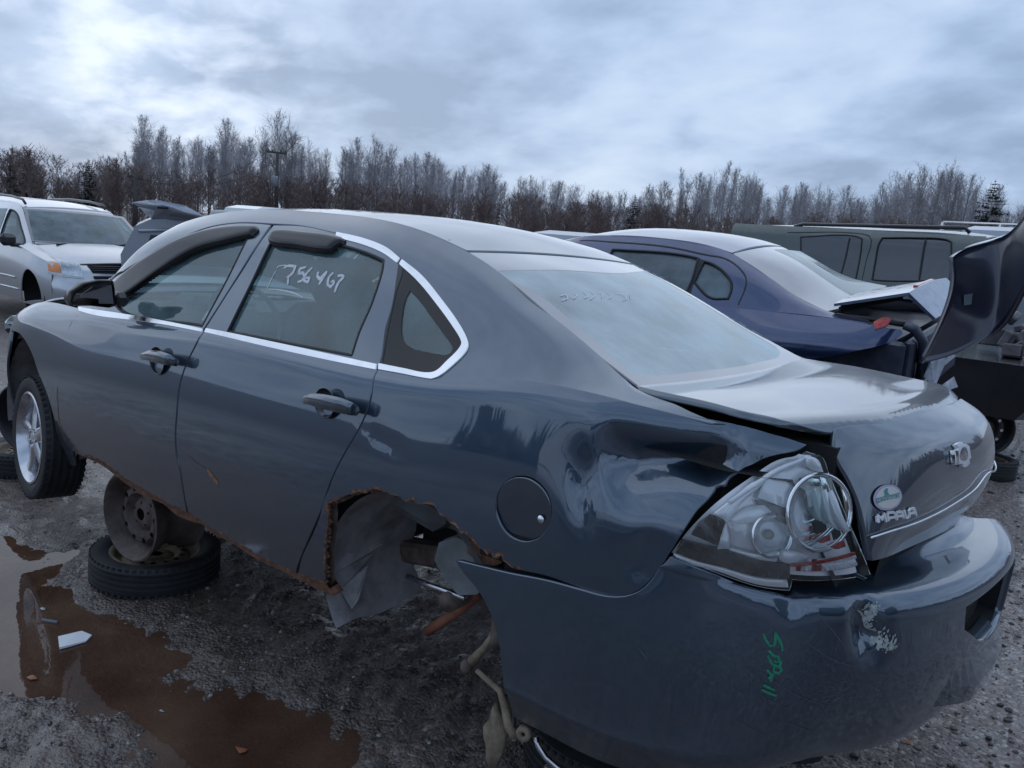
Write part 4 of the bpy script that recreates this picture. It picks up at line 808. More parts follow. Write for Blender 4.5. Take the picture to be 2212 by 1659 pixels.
for k_ in ('tl_strip','tl_edge','tl_block_top','tl_block_big','tl_block_low','tl_vee','tl_reverse','tl_low','tl_right','tl_rim_in'):
    panel('chrome_reflector', [k_], M_FACET, lamp, h=.02, off=-.012-.006*rng.random(), flange=.012)
def tilt_up(o, k):
    "reflector facets lean back so that they catch the sky"
    me = o.data; zs = [v.co.z for v in me.vertices]; zm = max(zs)
    for v in me.vertices: v.co += Vector((-.62, .78, 0))*((zm-v.co.z)*k)
    if me.has_custom_normals: me.normals_split_custom_set_from_vertices([(0, 0, 0)]*len(me.vertices))
for o_ in list(lamp.children):
    if o_.name.startswith('chrome_reflector'): tilt_up(o_, rng.uniform(.02, .10))
for k_ in ('tl_plate','tl_band','tl_diag'): panel('smoked_panel', [k_], M_SMOKE, lamp, h=.02, off=-.016, flange=.01)
for k_ in ('tl_red','tl_redline'): panel('red_reflector', [k_], M_RED, lamp, h=.02, off=-.012, flange=.006)
# little prisms of the reversing light
k_, pp = OUT['tl_prism']; pb = np.array(pp); m_ = MB(); m2_ = MB()
for gx in np.arange(pb[:, 0].min(), pb[:, 0].max(), .013):
    for gy in np.arange(pb[:, 1].min(), pb[:, 1].max(), .015):
        if inside(np.array([[gx, gy]]), pp)[0]:
            P, n = on('L', [(gx, gy), (gx+.013, gy), (gx+.013, gy+.015), (gx, gy+.015)], -.024); c = P.mean(0)+n[0]*.012
            (m2_ if rng.random() < .12 else m_).add(P.tolist()+[c.tolist()], [(0,1,4),(1,2,4),(2,3,4),(3,0,4)])
m_.build('prism_lens', M_FACET, lamp); m2_.build('prism_lens', M_RED, lamp)
for k_, r_, d_, ax in (('bowl_big', .092, .06, (-.80,.55,.22)), ('bowl_small', .052, .045, (-.72,.62,.22))):
    P, n = on('L', [tuple(PTS[k_][0][:2])], -.030); A = Vector(ax).normalized(); T = Matrix.Translation(Vector(P[0])) @ A.to_track_quat('Z', 'Y').to_matrix().to_4x4()
    b = MB().lathe([(.004, -d_*.5), (r_*.45, -d_*.42), (r_*.8, -d_*.15), (r_, .012)], 36, T).build('lamp_bowl', M_FACET, lamp, True)
    MB().lathe([(r_*.97, .008), (r_*1.05, .012), (r_*1.07, .018), (r_*1.0, .022), (r_*.95, .018)], 40, T, closed=True).build('lamp_ring', M_CHROME, b, True)
    MB().lathe([(.0001, .012), (.010, .010), (.013, .0), (.010, -.015), (.0001, -.018)], 16, T).build('bulb', simple('bulb_glass', (.5,.45,.4), .15), b, True)
    MB().lathe([(.0001, .0195), (r_*.5, .019), (r_*.96, .016)], 32, T).build('bowl_cover', M_LENS, b, True)
LOW.dent = dent
# ---- chrome strip, emblem, letters, sticker on the lid
P, n = on(MARK['chrome_strip'][0], densify(MARK['chrome_strip'][1]+[(6.72, .66), (6.80, .67)], .02, closed=False), .008)
MB().tube(P.tolist(), .0032, 8).build('chrome_strip', M_CHROME, lid, True)
M_LET = simple('letter_metal', (.82,.83,.86), .25, metal=.35, var=.05)
def raised(name, k, lines, w, h, mat, parent):
    "raised letters: strokes with thickness"
    V = []; F = []
    for ln in lines:
        q = densify(ln, .01, closed=False, smooth=False); P, n = on(k, q, .004); m = len(P); o = len(V)
        for i in range(m):
            t = P[min(i+1, m-1)]-P[max(i-1, 0)]; t = t/max(np.linalg.norm(t), 1e-9); b = np.cross(n[i], t)
            for a_, c_ in ((w/2, 0), (w*.4, h), (-w*.4, h), (-w/2, 0)): V.append((P[i]+b*a_+n[i]*c_).tolist())
        for i in range(m-1):
            for j in range(3): F.append((o+4*i+j, o+4*i+j+1, o+4*i+5+j, o+4*i+4+j))
        F += [(o, o+1, o+2, o+3), tuple(o+4*(m-1)+j for j in (3, 2, 1, 0))]
    return mesh(name, V, F, mat, parent, False)
raised('model_letters', *MARK['letters'], .0075, .004, M_LET, lid)
M_STK = simple('sticker_print', (.62,.60,.56), .35, var=.08); M_TEAL = simple('sticker_teal', (.06,.24,.25), .4, var=.2); M_LAV = simple('sticker_rim', (.42,.38,.52), .35, var=.1)
stk = panel('dealer_sticker', ['sticker'], M_LAV, lid, h=.015, off=.0052, flange=.0008)
OUT['_si'] = ('L', sc_(OUT['sticker'][1], .86)); panel('sticker_ground', ['_si'], M_STK, stk, h=.015, off=.0058, flange=0)
panel('sticker_band', ['sticker_band'], M_TEAL, stk, h=.012, off=.0064, flange=0); panel('sticker_figure', ['sticker_bird'], M_TEAL, stk, h=.012, off=.0064, flange=0)
def text_on(name, txt, k, frame, mat, parent, off):
    "flat print: bottom left, bottom right, top left of the frame are (s, t) points of surface k"
    cu = bpy.data.curves.new(name, 'FONT'); cu.body = txt; cu.resolution_u = 2
    to = bpy.data.objects.new(name, cu); COL.objects.link(to); dg = bpy.context.evaluated_depsgraph_get(); me = bpy.data.meshes.new_from_object(to.evaluated_get(dg))
    V = np.array([tuple(v.co) for v in me.vertices]); F = [tuple(p.vertices) for p in me.polygons]
    bpy.data.objects.remove(to); bpy.data.curves.remove(cu); bpy.data.meshes.remove(me)
    lo = V.min(0); sz = V.max(0)-lo; q = (V-lo)/np.maximum(sz, 1e-9); bl, br, tl = [np.array(a) for a in frame[:3]]
    st = bl+q[:, :1]*(br-bl)+q[:, 1:2]*(tl-bl); P, n = on(k, st, off)
    return mesh(name, P, F, mat, parent, True, n)
fr_ = MARK['text_frame'][1]
text_on('sticker_lettering', 'MCDONALD', 'L', (fr_[0], fr_[1], fr_[2]), M_STK, stk, .007)
bt = panel('badge', ['bowtie'], M_LET, lid, h=.012, off=.014, flange=.012)
panel('badge_center', ['bowtie_in'], M_CHROMED, bt, h=.012, off=.0145, flange=0); panel('badge_face', ['bowtie_face'], M_CHROME, bt, h=.012, off=.0155, flange=.003)
stroke('scratches', *MARK['scratches'], .002, M_SCUFFD, bumper, off=.0012)['kind'] = 'stuff'
# plate recess of the bumper: dark box with a pale upward-facing lower step
rb = MB(); st_ = OUT['plate_hole'][1]
P, n = on('B', densify(st_, .03)); Q = P-n*.07; m = len(P); rb.add(P.tolist()+Q.tolist(), [(i, (i+1) % m, m+(i+1) % m, m+i) for i in range(m)]+[tuple(range(m, 2*m))])
rb.build('plate_recess', M_SHELL, bumper)
sl_ = np.linspace(1.455, 1.99, 14)
rmp = np.clip((sl_-1.455)/.15, 0, 1)[:, None]; bs_ = lambda t_, o_: on('B', [(s_, t_) for s_ in sl_], 0)[0]*(1)+on('B', [(s_, t_) for s_ in sl_], 0)[1]*o_*(rmp if o_ > 0 else 1)
rw_ = [bs_(t_, o_) for t_, o_ in ((.335, -.05), (.33, -.008), (.24, .034), (.185, .040), (.165, -.004))]
V = np.concatenate(rw_).tolist(); F = [(k*14+i, (k+1)*14+i, (k+1)*14+i+1, k*14+i+1) for k in range(4) for i in range(13)]+[(0, 14, 28, 42, 56)]
mesh('lower_step', V, F, M_PAINT_R, bumper, False)
# ---- door handles
def handle(keyh, keyc, parent):
    h = PTS[keyh]; c = PTS[keyc]; ctr = (Vector(c[0])+Vector(c[1]))/2; r = (Vector(c[0])-Vector(c[1])).length/2*1.3
    T = Matrix.Translation((ctr.x, .927, ctr.z)) @ Matrix.Rotation(-math.pi/2, 4, 'X')
    cup = MB().lathe([(.0001, -.018), (r*.6, -.015), (r*.93, -.004), (r*1.0, .007), (r*1.05, .0095), (r*1.09, .007)], 28, T).build('handle_cup', M_BLACK if False else M_HCUP, parent, True)
    pts = [Vector(p) for p in h]; g = MB(); n = len(pts)
    V = []; F = []; K = 10
    dense = []
    for i in range(n-1):
        for j in range(3): dense.append(pts[i].lerp(pts[i+1], j/3))
    dense.append(pts[-1])
    for i, p in enumerate(dense):
        f = i/(len(dense)-1); w = .026*(.55+.45*math.sin(math.pi*min(max(f, .06), .94))); 
        for k in range(K):
            a = 2*math.pi*k/K; V.append((p.x, p.y+math.cos(a)*.012, p.z+math.sin(a)*w*(1 if k else 1)))
    for i in range(len(dense)-1):
        for k in range(K): F.append((i*K+k, i*K+(k+1) % K, (i+1)*K+(k+1) % K, (i+1)*K+k))
    F += [tuple(range(K))[::-1], tuple((len(dense)-1)*K+k for k in range(K))]
    return mesh('door_handle', V, F, M_PAINT_R, parent)
M_HCUP = paint('paint_handle_cup', (.02,.026,.038), dusty=.1)
handle('handle_rear', 'cup_rear', rdoor); handle('handle_front', 'cup_front', fdoor)
# ---- door mirror
mo = [Vector(p) for p in PTS['mirror']]; cen = sum(mo, Vector())/len(mo)
V = []; F = []; n = len(mo); rings = [(0, 1.0), (.035, 1.03), (.08, .95), (.115, .75), (.135, .4)]
for d, s_ in rings:
    for p in mo: q = cen+(p-cen)*s_; V.append((q.x+d, q.y, q.z))
V.append(tuple(cen+Vector((.14, 0, 0))))
for r_ in range(len(rings)-1):
    for i in range(n): F.append((r_*n+i, r_*n+(i+1) % n, (r_+1)*n+(i+1) % n, (r_+1)*n+i))
F += [((len(rings)-1)*n+i, (len(rings)-1)*n+(i+1) % n, len(V)-1) for i in range(n)]
V2 = [tuple(cen+(p-cen)*.93+Vector((.01, 0, 0))) for p in mo]; o = len(V); V += V2; F += [(i, o+i, o+(i+1) % n, (i+1) % n) for i in range(n)]+[tuple(range(o, o+n))]
mir = mesh('door_mirror', V, F, M_PLASTIC, car)
mg = [Vector(p)+Vector((.0, 0, 0)) for p in PTS['mirror_glass']]
mesh('mirror_glass', [tuple(p+Vector((-.002, 0, 0))) for p in mg]+[tuple(p+Vector((.008, 0, 0))) for p in mg], [tuple(range(5)), tuple(range(5, 10))[::-1]]+[(i, i+5, (i+1) % 5+5, (i+1) % 5) for i in range(5)], simple('mirror_glass_dirty', (.25,.27,.3), .12, metal=.8, var=.1), mir, False)
MB().box((3.22, .90, 1.01), (.10, .07, .06), bev=.02).build('mirror_stalk', M_PLASTIC, mir)
# sail patch in the front corner of the door window
# ---- the hidden side and the shell behind the gaps
far = {}
for o_, nm in ((quarter, 'quarter_panel'), (fend, 'front_fender'), (fdoor, 'front_door'), (rdoor, 'rear_door'), (qw, 'quarter_window')):
    m_ = mirror_copy(o_, car, nm)
    for ch in o_.children:
        if ch.name.split('.')[0] in ('window_glass', 'window_seal', 'chrome_trim', 'door_handle'): mirror_copy(ch, m_)
def grid_surf(k, ss, tt, off):
    a, b = np.meshgrid(ss, tt, indexing='ij'); P, n = on(k, np.stack([a.ravel(), b.ravel()], 1), off); nt_ = len(tt)
    return P, [(i*nt_+j, (i+1)*nt_+j, (i+1)*nt_+j+1, i*nt_+j+1) for i in range(len(ss)-1) for j in range(nt_-1)], n
V = []; F = []
arch_c = (1.33, .24)
P, f, n = grid_surf('L', np.linspace(.1, 6.9, 150), np.linspace(0.03, .89, 14), -.034)
keep = []
for q in f:
    c = P[list(q)].mean(0)
    if c[1] > 0 and (math.hypot(c[0]-1.36, c[2]-.24) < .47 or math.hypot(c[0]-4.17, c[2]-.25) < .46): continue
    if c[0] < .62 and c[1] > .45 and c[2] > .60 and c[2] < 1.06: continue
    keep.append(q)
V = P.tolist(); F = keep
mesh('inner_shell', V, F, M_SHELL, car)
P, f, n = grid_surf('L', np.linspace(.1, 4.6, 60), np.linspace(0.03, .89, 8), -.034); P[:, 1] *= -1
mesh('inner_shell', P, f, M_SHELL, car)
# gutter under the lid edge, floor, bulkheads, rear shelf
fl = MB(); fl.box((2.97, 0, .24), (2.3, 1.62, .05)); fl.box((.6, 0, .34), (.8, 1.2, .05)); fl.box((.52, 0, .86), (.66, 1.24, .36)); fl.box((.62, .66, .84), (.40, .16, .36)); fl.box((4.1, 0, .45), (1.2, 1.2, .35)); fl.box((1.0, 0, .62), (.05, 1.3, .62)); fl.box((1.36, 0, .48), (.9, .75, .2))
fl.box((2.6, .80, .20), (1.5, .06, .10)); fl.box((2.6, -.80, .20), (1.5, .06, .10)); fl.box((1.25, .39, .52), (.95, .03, .60)); fl.build('floor_pan', M_SHELL, car)
gt = MB(); gl_ = [(.80,.66,1.06),(.6,.69,1.035),(.4,.68,1.03),(.26,.62,1.03),(.24,.58,1.0),(.2,.56,.9),(.13,.54,.78)]
for a, b in zip(gl_, gl_[1:]):
    A, B = Vector(a), Vector(b); gt.add([A+Vector((0,.10,-.075)), B+Vector((0,.10,-.075)), B+Vector((0,-.16,-.05)), A+Vector((0,-.16,-.05))], [(0,1,2,3)])
gt.build('lid_gutter', M_SHELL, car)
MB().box((1.0, 0, 1.02), (.45, 1.3, .03), bev=.01).build('rear_shelf', M_DASH, car)
# ---- cabin
def seat(x, y, w, parent_name='seat', bench=False):
    m = MB(); m.box((x+.25, y, .50), (.52, w, .16), (0, R(-6), 0), bev=.05); m.box((x-.03, y, .80), (.14, w*.96, .62), (0, R(-12), 0), bev=.05)
    o = m.build(parent_name, M_SEAT, car)
    hs = (y,) if not bench else (y-.42, y+.42)
    for hy in hs:
        h = MB(); V, F = [], []
        for i in range(9):
            for j in range(16):
                a, b = math.pi*i/8, 2*math.pi*j/16; sx = abs(math.sin(a))**.7
                V.append((x-.11+.065*sx*math.copysign(abs(math.cos(b))**.7, math.cos(b)), hy+.15*sx*math.copysign(abs(math.sin(b))**.7, math.sin(b)), (1.19 if not bench else 1.10)+.115*math.cos(a)))
        F = [(i*16+j, i*16+(j+1) % 16, (i+1)*16+(j+1) % 16, (i+1)*16+j) for i in range(8) for j in range(16)]
        mesh('headrest', V, F, M_SEAT, o)
        for q_ in (-.05, .05): MB().tube([(x-.08, hy+q_, 1.0), (x-.09, hy+q_, 1.1)], .006).build('headrest_post', M_CHROMED, o)
    return o
seat(2.45, .38, .52); seat(2.45, -.38, .52); seat(1.45, 0, 1.3, 'rear_seat', True)
d = MB(); d.box((3.45, 0, .86), (.55, 1.36, .22), (0, R(8), 0), bev=.06); d.box((3.28, .38, .99), (.2, .36, .07), bev=.03); d.build('dashboard', M_DASH, car)
T = Matrix.Translation((3.02, .38, .93)) @ Euler((0, R(-62), 0)).to_matrix().to_4x4()
sw = MB().lathe([(.185+.013*math.cos(a), .013*math.sin(a)) for a in np.linspace(0, 2*math.pi, 9)[:-1]], 36, T, closed=True)
sw.tube([T @ Vector((-.17, 0, 0)), T @ Vector((.17, 0, 0))], .016); sw.box(T.translation, (.04, .14, .14), (0, R(28), 0), bev=.015); sw.tube([T.translation, T.translation+Vector((.25, 0, -.1))], .03)
sw.build('steering_wheel', M_DASH, car)
P, f, n = grid_surf('R', np.linspace(.12, 1.46, 16), np.linspace(-.54, .54, 9), -.03); mesh('headliner', P, f, M_CREAM, car)
# A, B pillars on the inside
for sgn_ in (1, -1):
    m = MB(); m.box((2.55, .72*sgn_, 1.18), (.12, .05, .5), (R(28)*sgn_, R(-12), 0), bev=.02); m.tube([(3.62, .69*sgn_, 1.03), (3.35, .62*sgn_, 1.24), (3.03, .57*sgn_, 1.39)], .03)
    m.tube([(3.03, .56*sgn_, 1.41), (2.3, .54*sgn_, 1.45), (1.6, .54*sgn_, 1.40)], .03); m.build('pillar_trim', M_CREAM, car)
    MB().box((2.72, .84*sgn_, .70), (1.7, .04, .45), bev=.01).build('door_card', M_DASH, car)
MB().box((3.1, .0, 1.33), (.03, .22, .07), bev=.01).build('rear_view_mirror', M_PLASTIC, car)
# dark wheelhouses
for xx, yy in ((4.17, .58), (4.17, -.58)):
    T = Matrix.Translation((xx, yy-.30 if yy > 0 else yy+.30, .24)) @ Matrix.Rotation(-math.pi/2 if yy > 0 else math.pi/2, 4, 'X')
    MB().lathe([(.02, 0), (.43, 0), (.45, .30), (.46, .56)], 40, T, a0=math.pi*.92 if yy < 0 else -math.pi*1.08+0, a1=(2.08 if yy < 0 else .08)*math.pi).build('wheelhouse', M_LINER, car, True)
# ---- wheel-and-tyre maker (axis along local Z, face at +Z)
def tyre(name, Rr, w, rim_r, mat, parent, T, bulge=.35, lugs=True):
    h = w/2; prof = [(rim_r*.98, -h*.72), (rim_r+.012, -h*.86), (Rr*.86, -h*1.0), (Rr*.955, -h*.93), (Rr*.99, -h*.76)]
    tread = []
    if lugs:
        for g0 in (-.52, -.18, .18, .52):
            tread += [(Rr, h*(g0-.10)*1.0), (Rr-.009, h*(g0-.07)), (Rr-.009, h*(g0+.07)), (Rr, h*(g0+.10))]
    prof += tread+[(Rr*.99, h*.76), (Rr*.955, h*.93), (Rr*.86, h*1.0), (rim_r+.012, h*.86), (rim_r*.98, h*.72)]
    m = MB().lathe(prof, 56, T)
    if lugs:
        for k in range(56):
            a = 2*math.pi*k/56
            for sd in (-1, 1):
                c = Vector((math.cos(a)*(Rr-.0055), math.sin(a)*(Rr-.0055), sd*h*.80)); m.add(*hull([(x*.5*.006, y*.5*.016, z*.5*h*.26) for x in (-1, 1) for y in (-1, 1) for z in (-1, 1)]), T @ Matrix.Translation(c) @ Matrix.Rotation(a, 4, 'Z'))
    return m.build(name, mat, parent, True, auto=40)
def alloy_wheel(parent, T, Rr=.335, w=.21, rr=.245):
    wh = bpy.data.objects.new('wheel', None); COL.objects.link(wh); wh.parent = parent; wh.matrix_local = T
    I = Matrix.Identity(4)
    tyre('tyre', Rr, w, rr-.01, M_TYRE, wh, I)
    h = w/2
    b = MB().lathe([(rr-.012, h*.62), (rr, h*.75), (rr+.004, h*.92), (rr-.006, h*.95), (rr-.02, h*.72), (rr-.03, h*.2), (rr-.035, -h*.8)], 48)
    for k in range(5):
        a0 = 2*math.pi*k/5+.5
        prof = []
        for r_, w_, z_ in ((.05, .036, h*.72), (.11, .030, h*.66), (.17, .026, h*.60), (rr-.008, .040, h*.66)): prof.append((r_, w_, z_))
        V = []; F = []
        for r_, w_, z_ in prof:
            for y_, zz_ in ((-w_, -.03), (-w_, -.006), (-w_*.55, .004), (w_*.55, .004), (w_, -.006), (w_, -.03)): V.append((r_, y_, z_+zz_))
        for i in range(3):
            for j in range(5): F.append((i*6+j, (i+1)*6+j, (i+1)*6+j+1, i*6+j+1))
        b.add(V, F, Matrix.Rotation(a0, 4, 'Z'))
    b.lathe([(.0001, h*.80), (.025, h*.80), (.034, h*.76), (.06, h*.70), (.066, h*.55), (.066, h*.2)], 30)
    rim = b.build('rim', M_ALLOY, wh, True, auto=35)
    n = MB()
    for k in range(5):
        a = 2*math.pi*(k+.5)/5+.5; n.lathe([(.0001, .012), (.008, .011), (.010, 0)], 8, Matrix.Translation((math.cos(a)*.045, math.sin(a)*.045, h*.74)))
    n.build('lug_nuts', M_CHROMED, wh)
    MB().lathe([(.06, -.01), (.15, -.01), (.15, .01), (.06, .01)], 32, closed=True).build('brake_disc', M_RUSTG, wh, True)
    return wh
def steel_rim(name, mat, parent, T, rr=.215, w=.17, holes=10):
    "bare pressed-steel wheel: flanged barrel, dished disc with a ring of vent holes"
    h = w/2; m = MB().lathe([(rr-.002, h), (rr+.008, h*.97), (rr+.004, h*.86), (rr-.014, h*.80), (rr-.018, h*.45), (rr-.045, h*.25), (rr-.045, -h*.3), (rr-.018, -h*.6), (rr-.012, -h*.9), (rr+.006, -h), (rr, -h*1.02), (rr-.02, -h*.92), (rr-.055, -h*.3), (rr-.055, h*.25), (rr-.026, h*.5), (rr-.022, h*.80)], 48, T, closed=True)
    o = m.build(name, mat, parent, True, auto=50)
    # disc with real holes
    zc = h*.35; pr = lambda r: zc-.012*math.cos(min(r/rr, 1)*math.pi*1.6)
    outer = [(math.cos(a)*(rr-.05), math.sin(a)*(rr-.05)) for a in np.linspace(0, 2*math.pi, 49)[:-1]]
    hl = [[(math.cos(2*math.pi*k/holes)*rr*.60+math.cos(b)*.014, math.sin(2*math.pi*k/holes)*rr*.60+math.sin(b)*.014) for b in np.linspace(0, 2*math.pi, 11)[:-1]] for k in range(holes)]
    hl.append([(math.cos(b)*.03, math.sin(b)*.03) for b in np.linspace(0, 2*math.pi, 17)[:-1]])
    hl += [[(math.cos(2*math.pi*k/5+.3)*.057+math.cos(b)*.007, math.sin(2*math.pi*k/5+.3)*.057+math.sin(b)*.007) for b in np.linspace(0, 2*math.pi, 9)[:-1]] for k in range(5)]
    pts = []; ed = []
    for L in [outer]+hl:
        n0 = len(pts); pts += L; ed += [(n0+i, n0+(i+1) % len(L)) for i in range(len(L))]
    for r_ in np.linspace(.04, rr-.06, 6):
        for a in np.linspace(0, 2*math.pi, 25)[:-1]: pts.append((math.cos(a)*r_, math.sin(a)*r_))
    V2, _, F, _, _, _ = delaunay_2d_cdt([Vector(p) for p in pts], ed, [], 0, 1e-6)
    V2 = np.array([tuple(v) for v in V2]); F = np.array([f for f in F if len(f) == 3]); c = V2[F].mean(1); k_ = inside(c, outer)
    for L in hl: k_ &= ~inside(c, L)
    F = F[k_]; rad = np.hypot(V2[:, 0], V2[:, 1]); prof = np.interp(rad, [0, .035, .075, .09, rr*.5, rr*.68, rr-.05], [h*.55, h*.55, h*.5, h*.25, h*.62, h*.60, h*.25])
    n_ = len(V2); V = [(x, y, z) for (x, y), z in zip(V2, prof)]+[(x, y, z-.004) for (x, y), z in zip(V2, prof)]
    dm = MB().add(V, [tuple(f) for f in F]+[tuple(int(i)+n_ for i in f[::-1]) for f in F], T); dm.build('wheel_disc', mat, o, True, auto=40)
    return o
def ax(c, d): return Matrix.Translation(c) @ Vector(d).to_track_quat('Z', 'Y').to_matrix().to_4x4()
alloy_wheel(car, ax((4.18, .80, .13), (.13, 1, .04)))
alloy_wheel(car, ax((4.18, -.80, .13), (0, -1, 0)))
# ---- under the car, behind the rusted wheel arch
u = MB()
T = Matrix.Translation((1.36, .86, .22)) @ Matrix.Rotation(math.pi/2, 4, 'X')
V = []; F = []; A = np.linspace(R(-28), R(152), 46); nz = 9
for i, a in enumerate(A):      # angle measured from +x (forwards) round over the top
    for j in range(nz):
        f = j/(nz-1); dep = .42*f
        if a > R(120): dep *= max(.3, 1-(a-R(120))/R(50))
        rr_ = .415-.02*f+.006*math.sin(a*24)*f+.006*math.sin(f*30)
        if a < 0: rr_ -= .05*(-a/R(28))
        V.append((1.37+math.cos(a)*rr_*.96, .862-dep, .21+math.sin(a)*rr_+.01*math.sin(f*9)))
for i in range(len(A)-1):
    for j in range(nz-1): F.append((i*nz+j, i*nz+j+1, (i+1)*nz+j+1, (i+1)*nz+j))
o0 = len(V); V.append((1.37, .44, .36)); ring = [i*nz+nz-1 for i in range(len(A)) if A[i] > R(20) and A[i] < R(150)]
F += [(ring[i], ring[i+1], o0) for i in range(len(ring)-1)]
mesh('wheelhouse_liner', V, F, M_LINER, car)
fl_ = [Vector(p) for p in PTS['liner_flap']]; n = len(fl_); V = [tuple(p) for p in fl_]+[tuple(p+Vector((.004, -.012, 0))) for p in fl_]
F = [(0,1,9),(1,2,9),(2,8,9),(2,3,8),(3,7,8),(3,4,7),(4,6,7),(4,5,6)]; F = F+[tuple(i+n for i in f[::-1]) for f in F]+[(i, i+n, (i+1) % n+n, (i+1) % n) for i in range(n)]
mesh('torn_liner_flap', V, F, M_LINER, car, False)
MB().tube(PTS['pipe'], .0185, 16).build('cut_exhaust_pipe', simple('rusty_pipe', (.30,.12,.07), .8, var=.3, scale=20), car, True)
MB().tube(PTS['rod1'], [.010, .012, .018], 10).build('sway_link', M_MUDMETAL, car, True)
V, F = [], []
MB().lathe([(.0001, .024), (.014, .022), (.022, .010), (.022, -.010), (.012, -.022), (.0001, -.024)], 14, Matrix.Translation(PTS['ball'][0])).build('ball_joint', M_RUSTG, car, True)
MB().tube(PTS['rod2'], [.009, .011, .014, .017, .014], 10).build('trailing_rod', M_MUDMETAL, car, True)
T = ax(PTS['eye'][0], (-.35, 1, .2)); MB().lathe([(.007, .014), (.020, .014), (.024, .009), (.024, -.009), (.020, -.014), (.007, -.014)], 18, T, closed=True).build('rod_bushing', M_MUDMETAL, car, True)
br = PTS['bracket']; n = len(br); V = [tuple(p) for p in br]+[(x+.01, y-.035, z) for x, y, z in br]; c0 = len(V); V += [tuple(np.mean(br, 0)+np.array((-.01, .016, 0)))]
F = [(i, (i+1) % n, c0) for i in range(n)]+[(i, i+n, (i+1) % n+n, (i+1) % n) for i in range(n)]+[tuple(range(n, 2*n))[::-1]]
mesh('hanger_bracket', V, F, M_MUDMETAL, car, True)
MB().tube(PTS['hoop'], .011, 12).build('heat_shield_hoop', M_CHROMED, car, True)
MB().tube([(x, y, z-.03) for x, y, z in PTS['hoop'][2:]], .008, 10).build('heat_shield_hoop', M_CHROMED, car, True)
MB().tube(PTS['arm'], .010, 8).build('brake_line', M_CHROMED, car, True)
ra = MB()
for a, b in zip(PTS['rail'], PTS['rail'][1:]):
    A_, B_ = Vector(a), Vector(b); d_ = (B_-A_); ra.box((A_+B_)/2, (d_.length+.03, .10, .085), d_.to_track_quat('X', 'Z').to_matrix(), bev=.015)
ra.build('subframe_rail', M_RUSTG, car)
mm = MB(); mm.tube([(1.30, .66, .30), (1.33, .60, .60)], .035, 14); mm.tube([(1.35, .35, .22), (1.30, .72, .24)], .035, 12); mm.tube([(1.15,.62,.26),(1.05,.74,.20)], .03, 10)
mm.build('suspension', M_RUSTG, car, True)
def slabp(name, pts, dy, mat):
    n = len(pts); V = [tuple(p) for p in pts]+[(x+.01, y-dy, z) for x, y, z in pts]; return mesh(name, V, [tuple(range(n)), tuple(range(n, 2*n))[::-1]]+[(i, i+n, (i+1) % n+n, (i+1) % n) for i in range(n)], mat, car, False)
slabp('rusted_plate', PTS['rust_plate'], .03, M_RUST); slabp('frame_bracket', PTS['grey_plate'], .05, simple('primer_grey', (.15,.165,.17), .7, var=.35, bump=.3))
# rusty flakes along the torn arch lip
V = []; F = []; Pa, na = on('L', densify(OUT['quarter_low'][1][12:54], .006, closed=False), -.004)
for i in range(len(Pa)-1):
    if rng.random() < .35:
        a, b = Pa[i], Pa[min(i+2, len(Pa)-1)]; inw = np.array([1.36, .86, .22])-a; inw[1] = 0; inw /= np.linalg.norm(inw); L_ = .003+.010*rng.random()**2
        o = len(V); y_ = -.008*rng.random(); V += [tuple(a+[0, y_, 0]), tuple(b+[0, y_, 0]), tuple(b+inw*L_*.4+[0, y_-.004, 0]), tuple((a+b)/2+inw*L_+[0, y_-.01, 0]), tuple(a+inw*L_*.5+[0, y_, 0])]; F.append((o, o+1, o+2, o+3, o+4))
fk = mesh('rust_flakes', V, F, M_RUST, car, False); fk['kind'] = 'stuff'
# second lip: the inner wheelhouse skin seen past the torn edge
V = []; F = []
for i, (p, n__) in enumerate(zip(Pa, na)):
    inw = np.array([1.36, .86, .22])-p; inw[1] = 0; inw /= np.linalg.norm(inw); V += [tuple(p-inw*.03+[0, -.03, 0]), tuple(p+inw*(.006+.006*vnoise(np.array([i*.35]), np.array([.5]))[0])+[0, -.034, 0])]
F = [(2*i, 2*i+1, 2*i+3, 2*i+2) for i in range(len(Pa)-1)]; mesh('inner_arch_lip', V, F, M_RUSTG, car, False)
# front end (hidden from the camera but part of the car)
P, f, n = grid_surf('L', np.linspace(.0, .95, 18), np.linspace(0.05, .9, 8), 0); mesh('front_bumper', P, f, M_PAINT, car, True, n)
P2 = P.copy(); P2[:, 1] *= -1; mesh('front_bumper', P2, [q[::-1] for q in f], M_PAINT, car, True)
MB().box((4.66, .70, .66), (.22, .22, .12), (0, 0, R(28)), bev=.04).build('headlight', M_LENS, car)
# ------------------------------------------------------------------ ground: wet, muddy yard
PUD = [(3.30,1.30,.34,.036),(3.02,1.36,.30,.032),(2.78,1.22,.30,.030),(2.55,1.10,.26,.026),(3.55,1.62,.34,.038),(3.95,1.75,.30,.03),(3.2,1.75,.30,.03),
       (2.10,1.12,.22,.020),(1.90,1.02,.24,.022),(1.70,1.10,.22,.020),(1.95,1.25,.18,.018),(2.3,1.25,.14,.016),(1.55,.9,.2,.014),(4.6,1.5,.3,.03),(5.1,1.2,.32,.026),(4.2,1.25,.22,.024),(5.6,1.7,.4,.028),(4.9,2.0,.3,.026),(3.1,.6,.25,.012),(4.7,1.6,.95,.027),(4.0,2.0,.6,.027),(5.8,1.1,.8,.025),(1.75,1.15,.55,.012),(2.3,1.55,.4,.014),(6.4,2.0,1.0,.025),(3.9,1.2,.5,.022)]
FLAT = [(3.30,.66,.40),(.9,.30,.30),(5.35,.55,.34),(.55,-6.2,.34)]
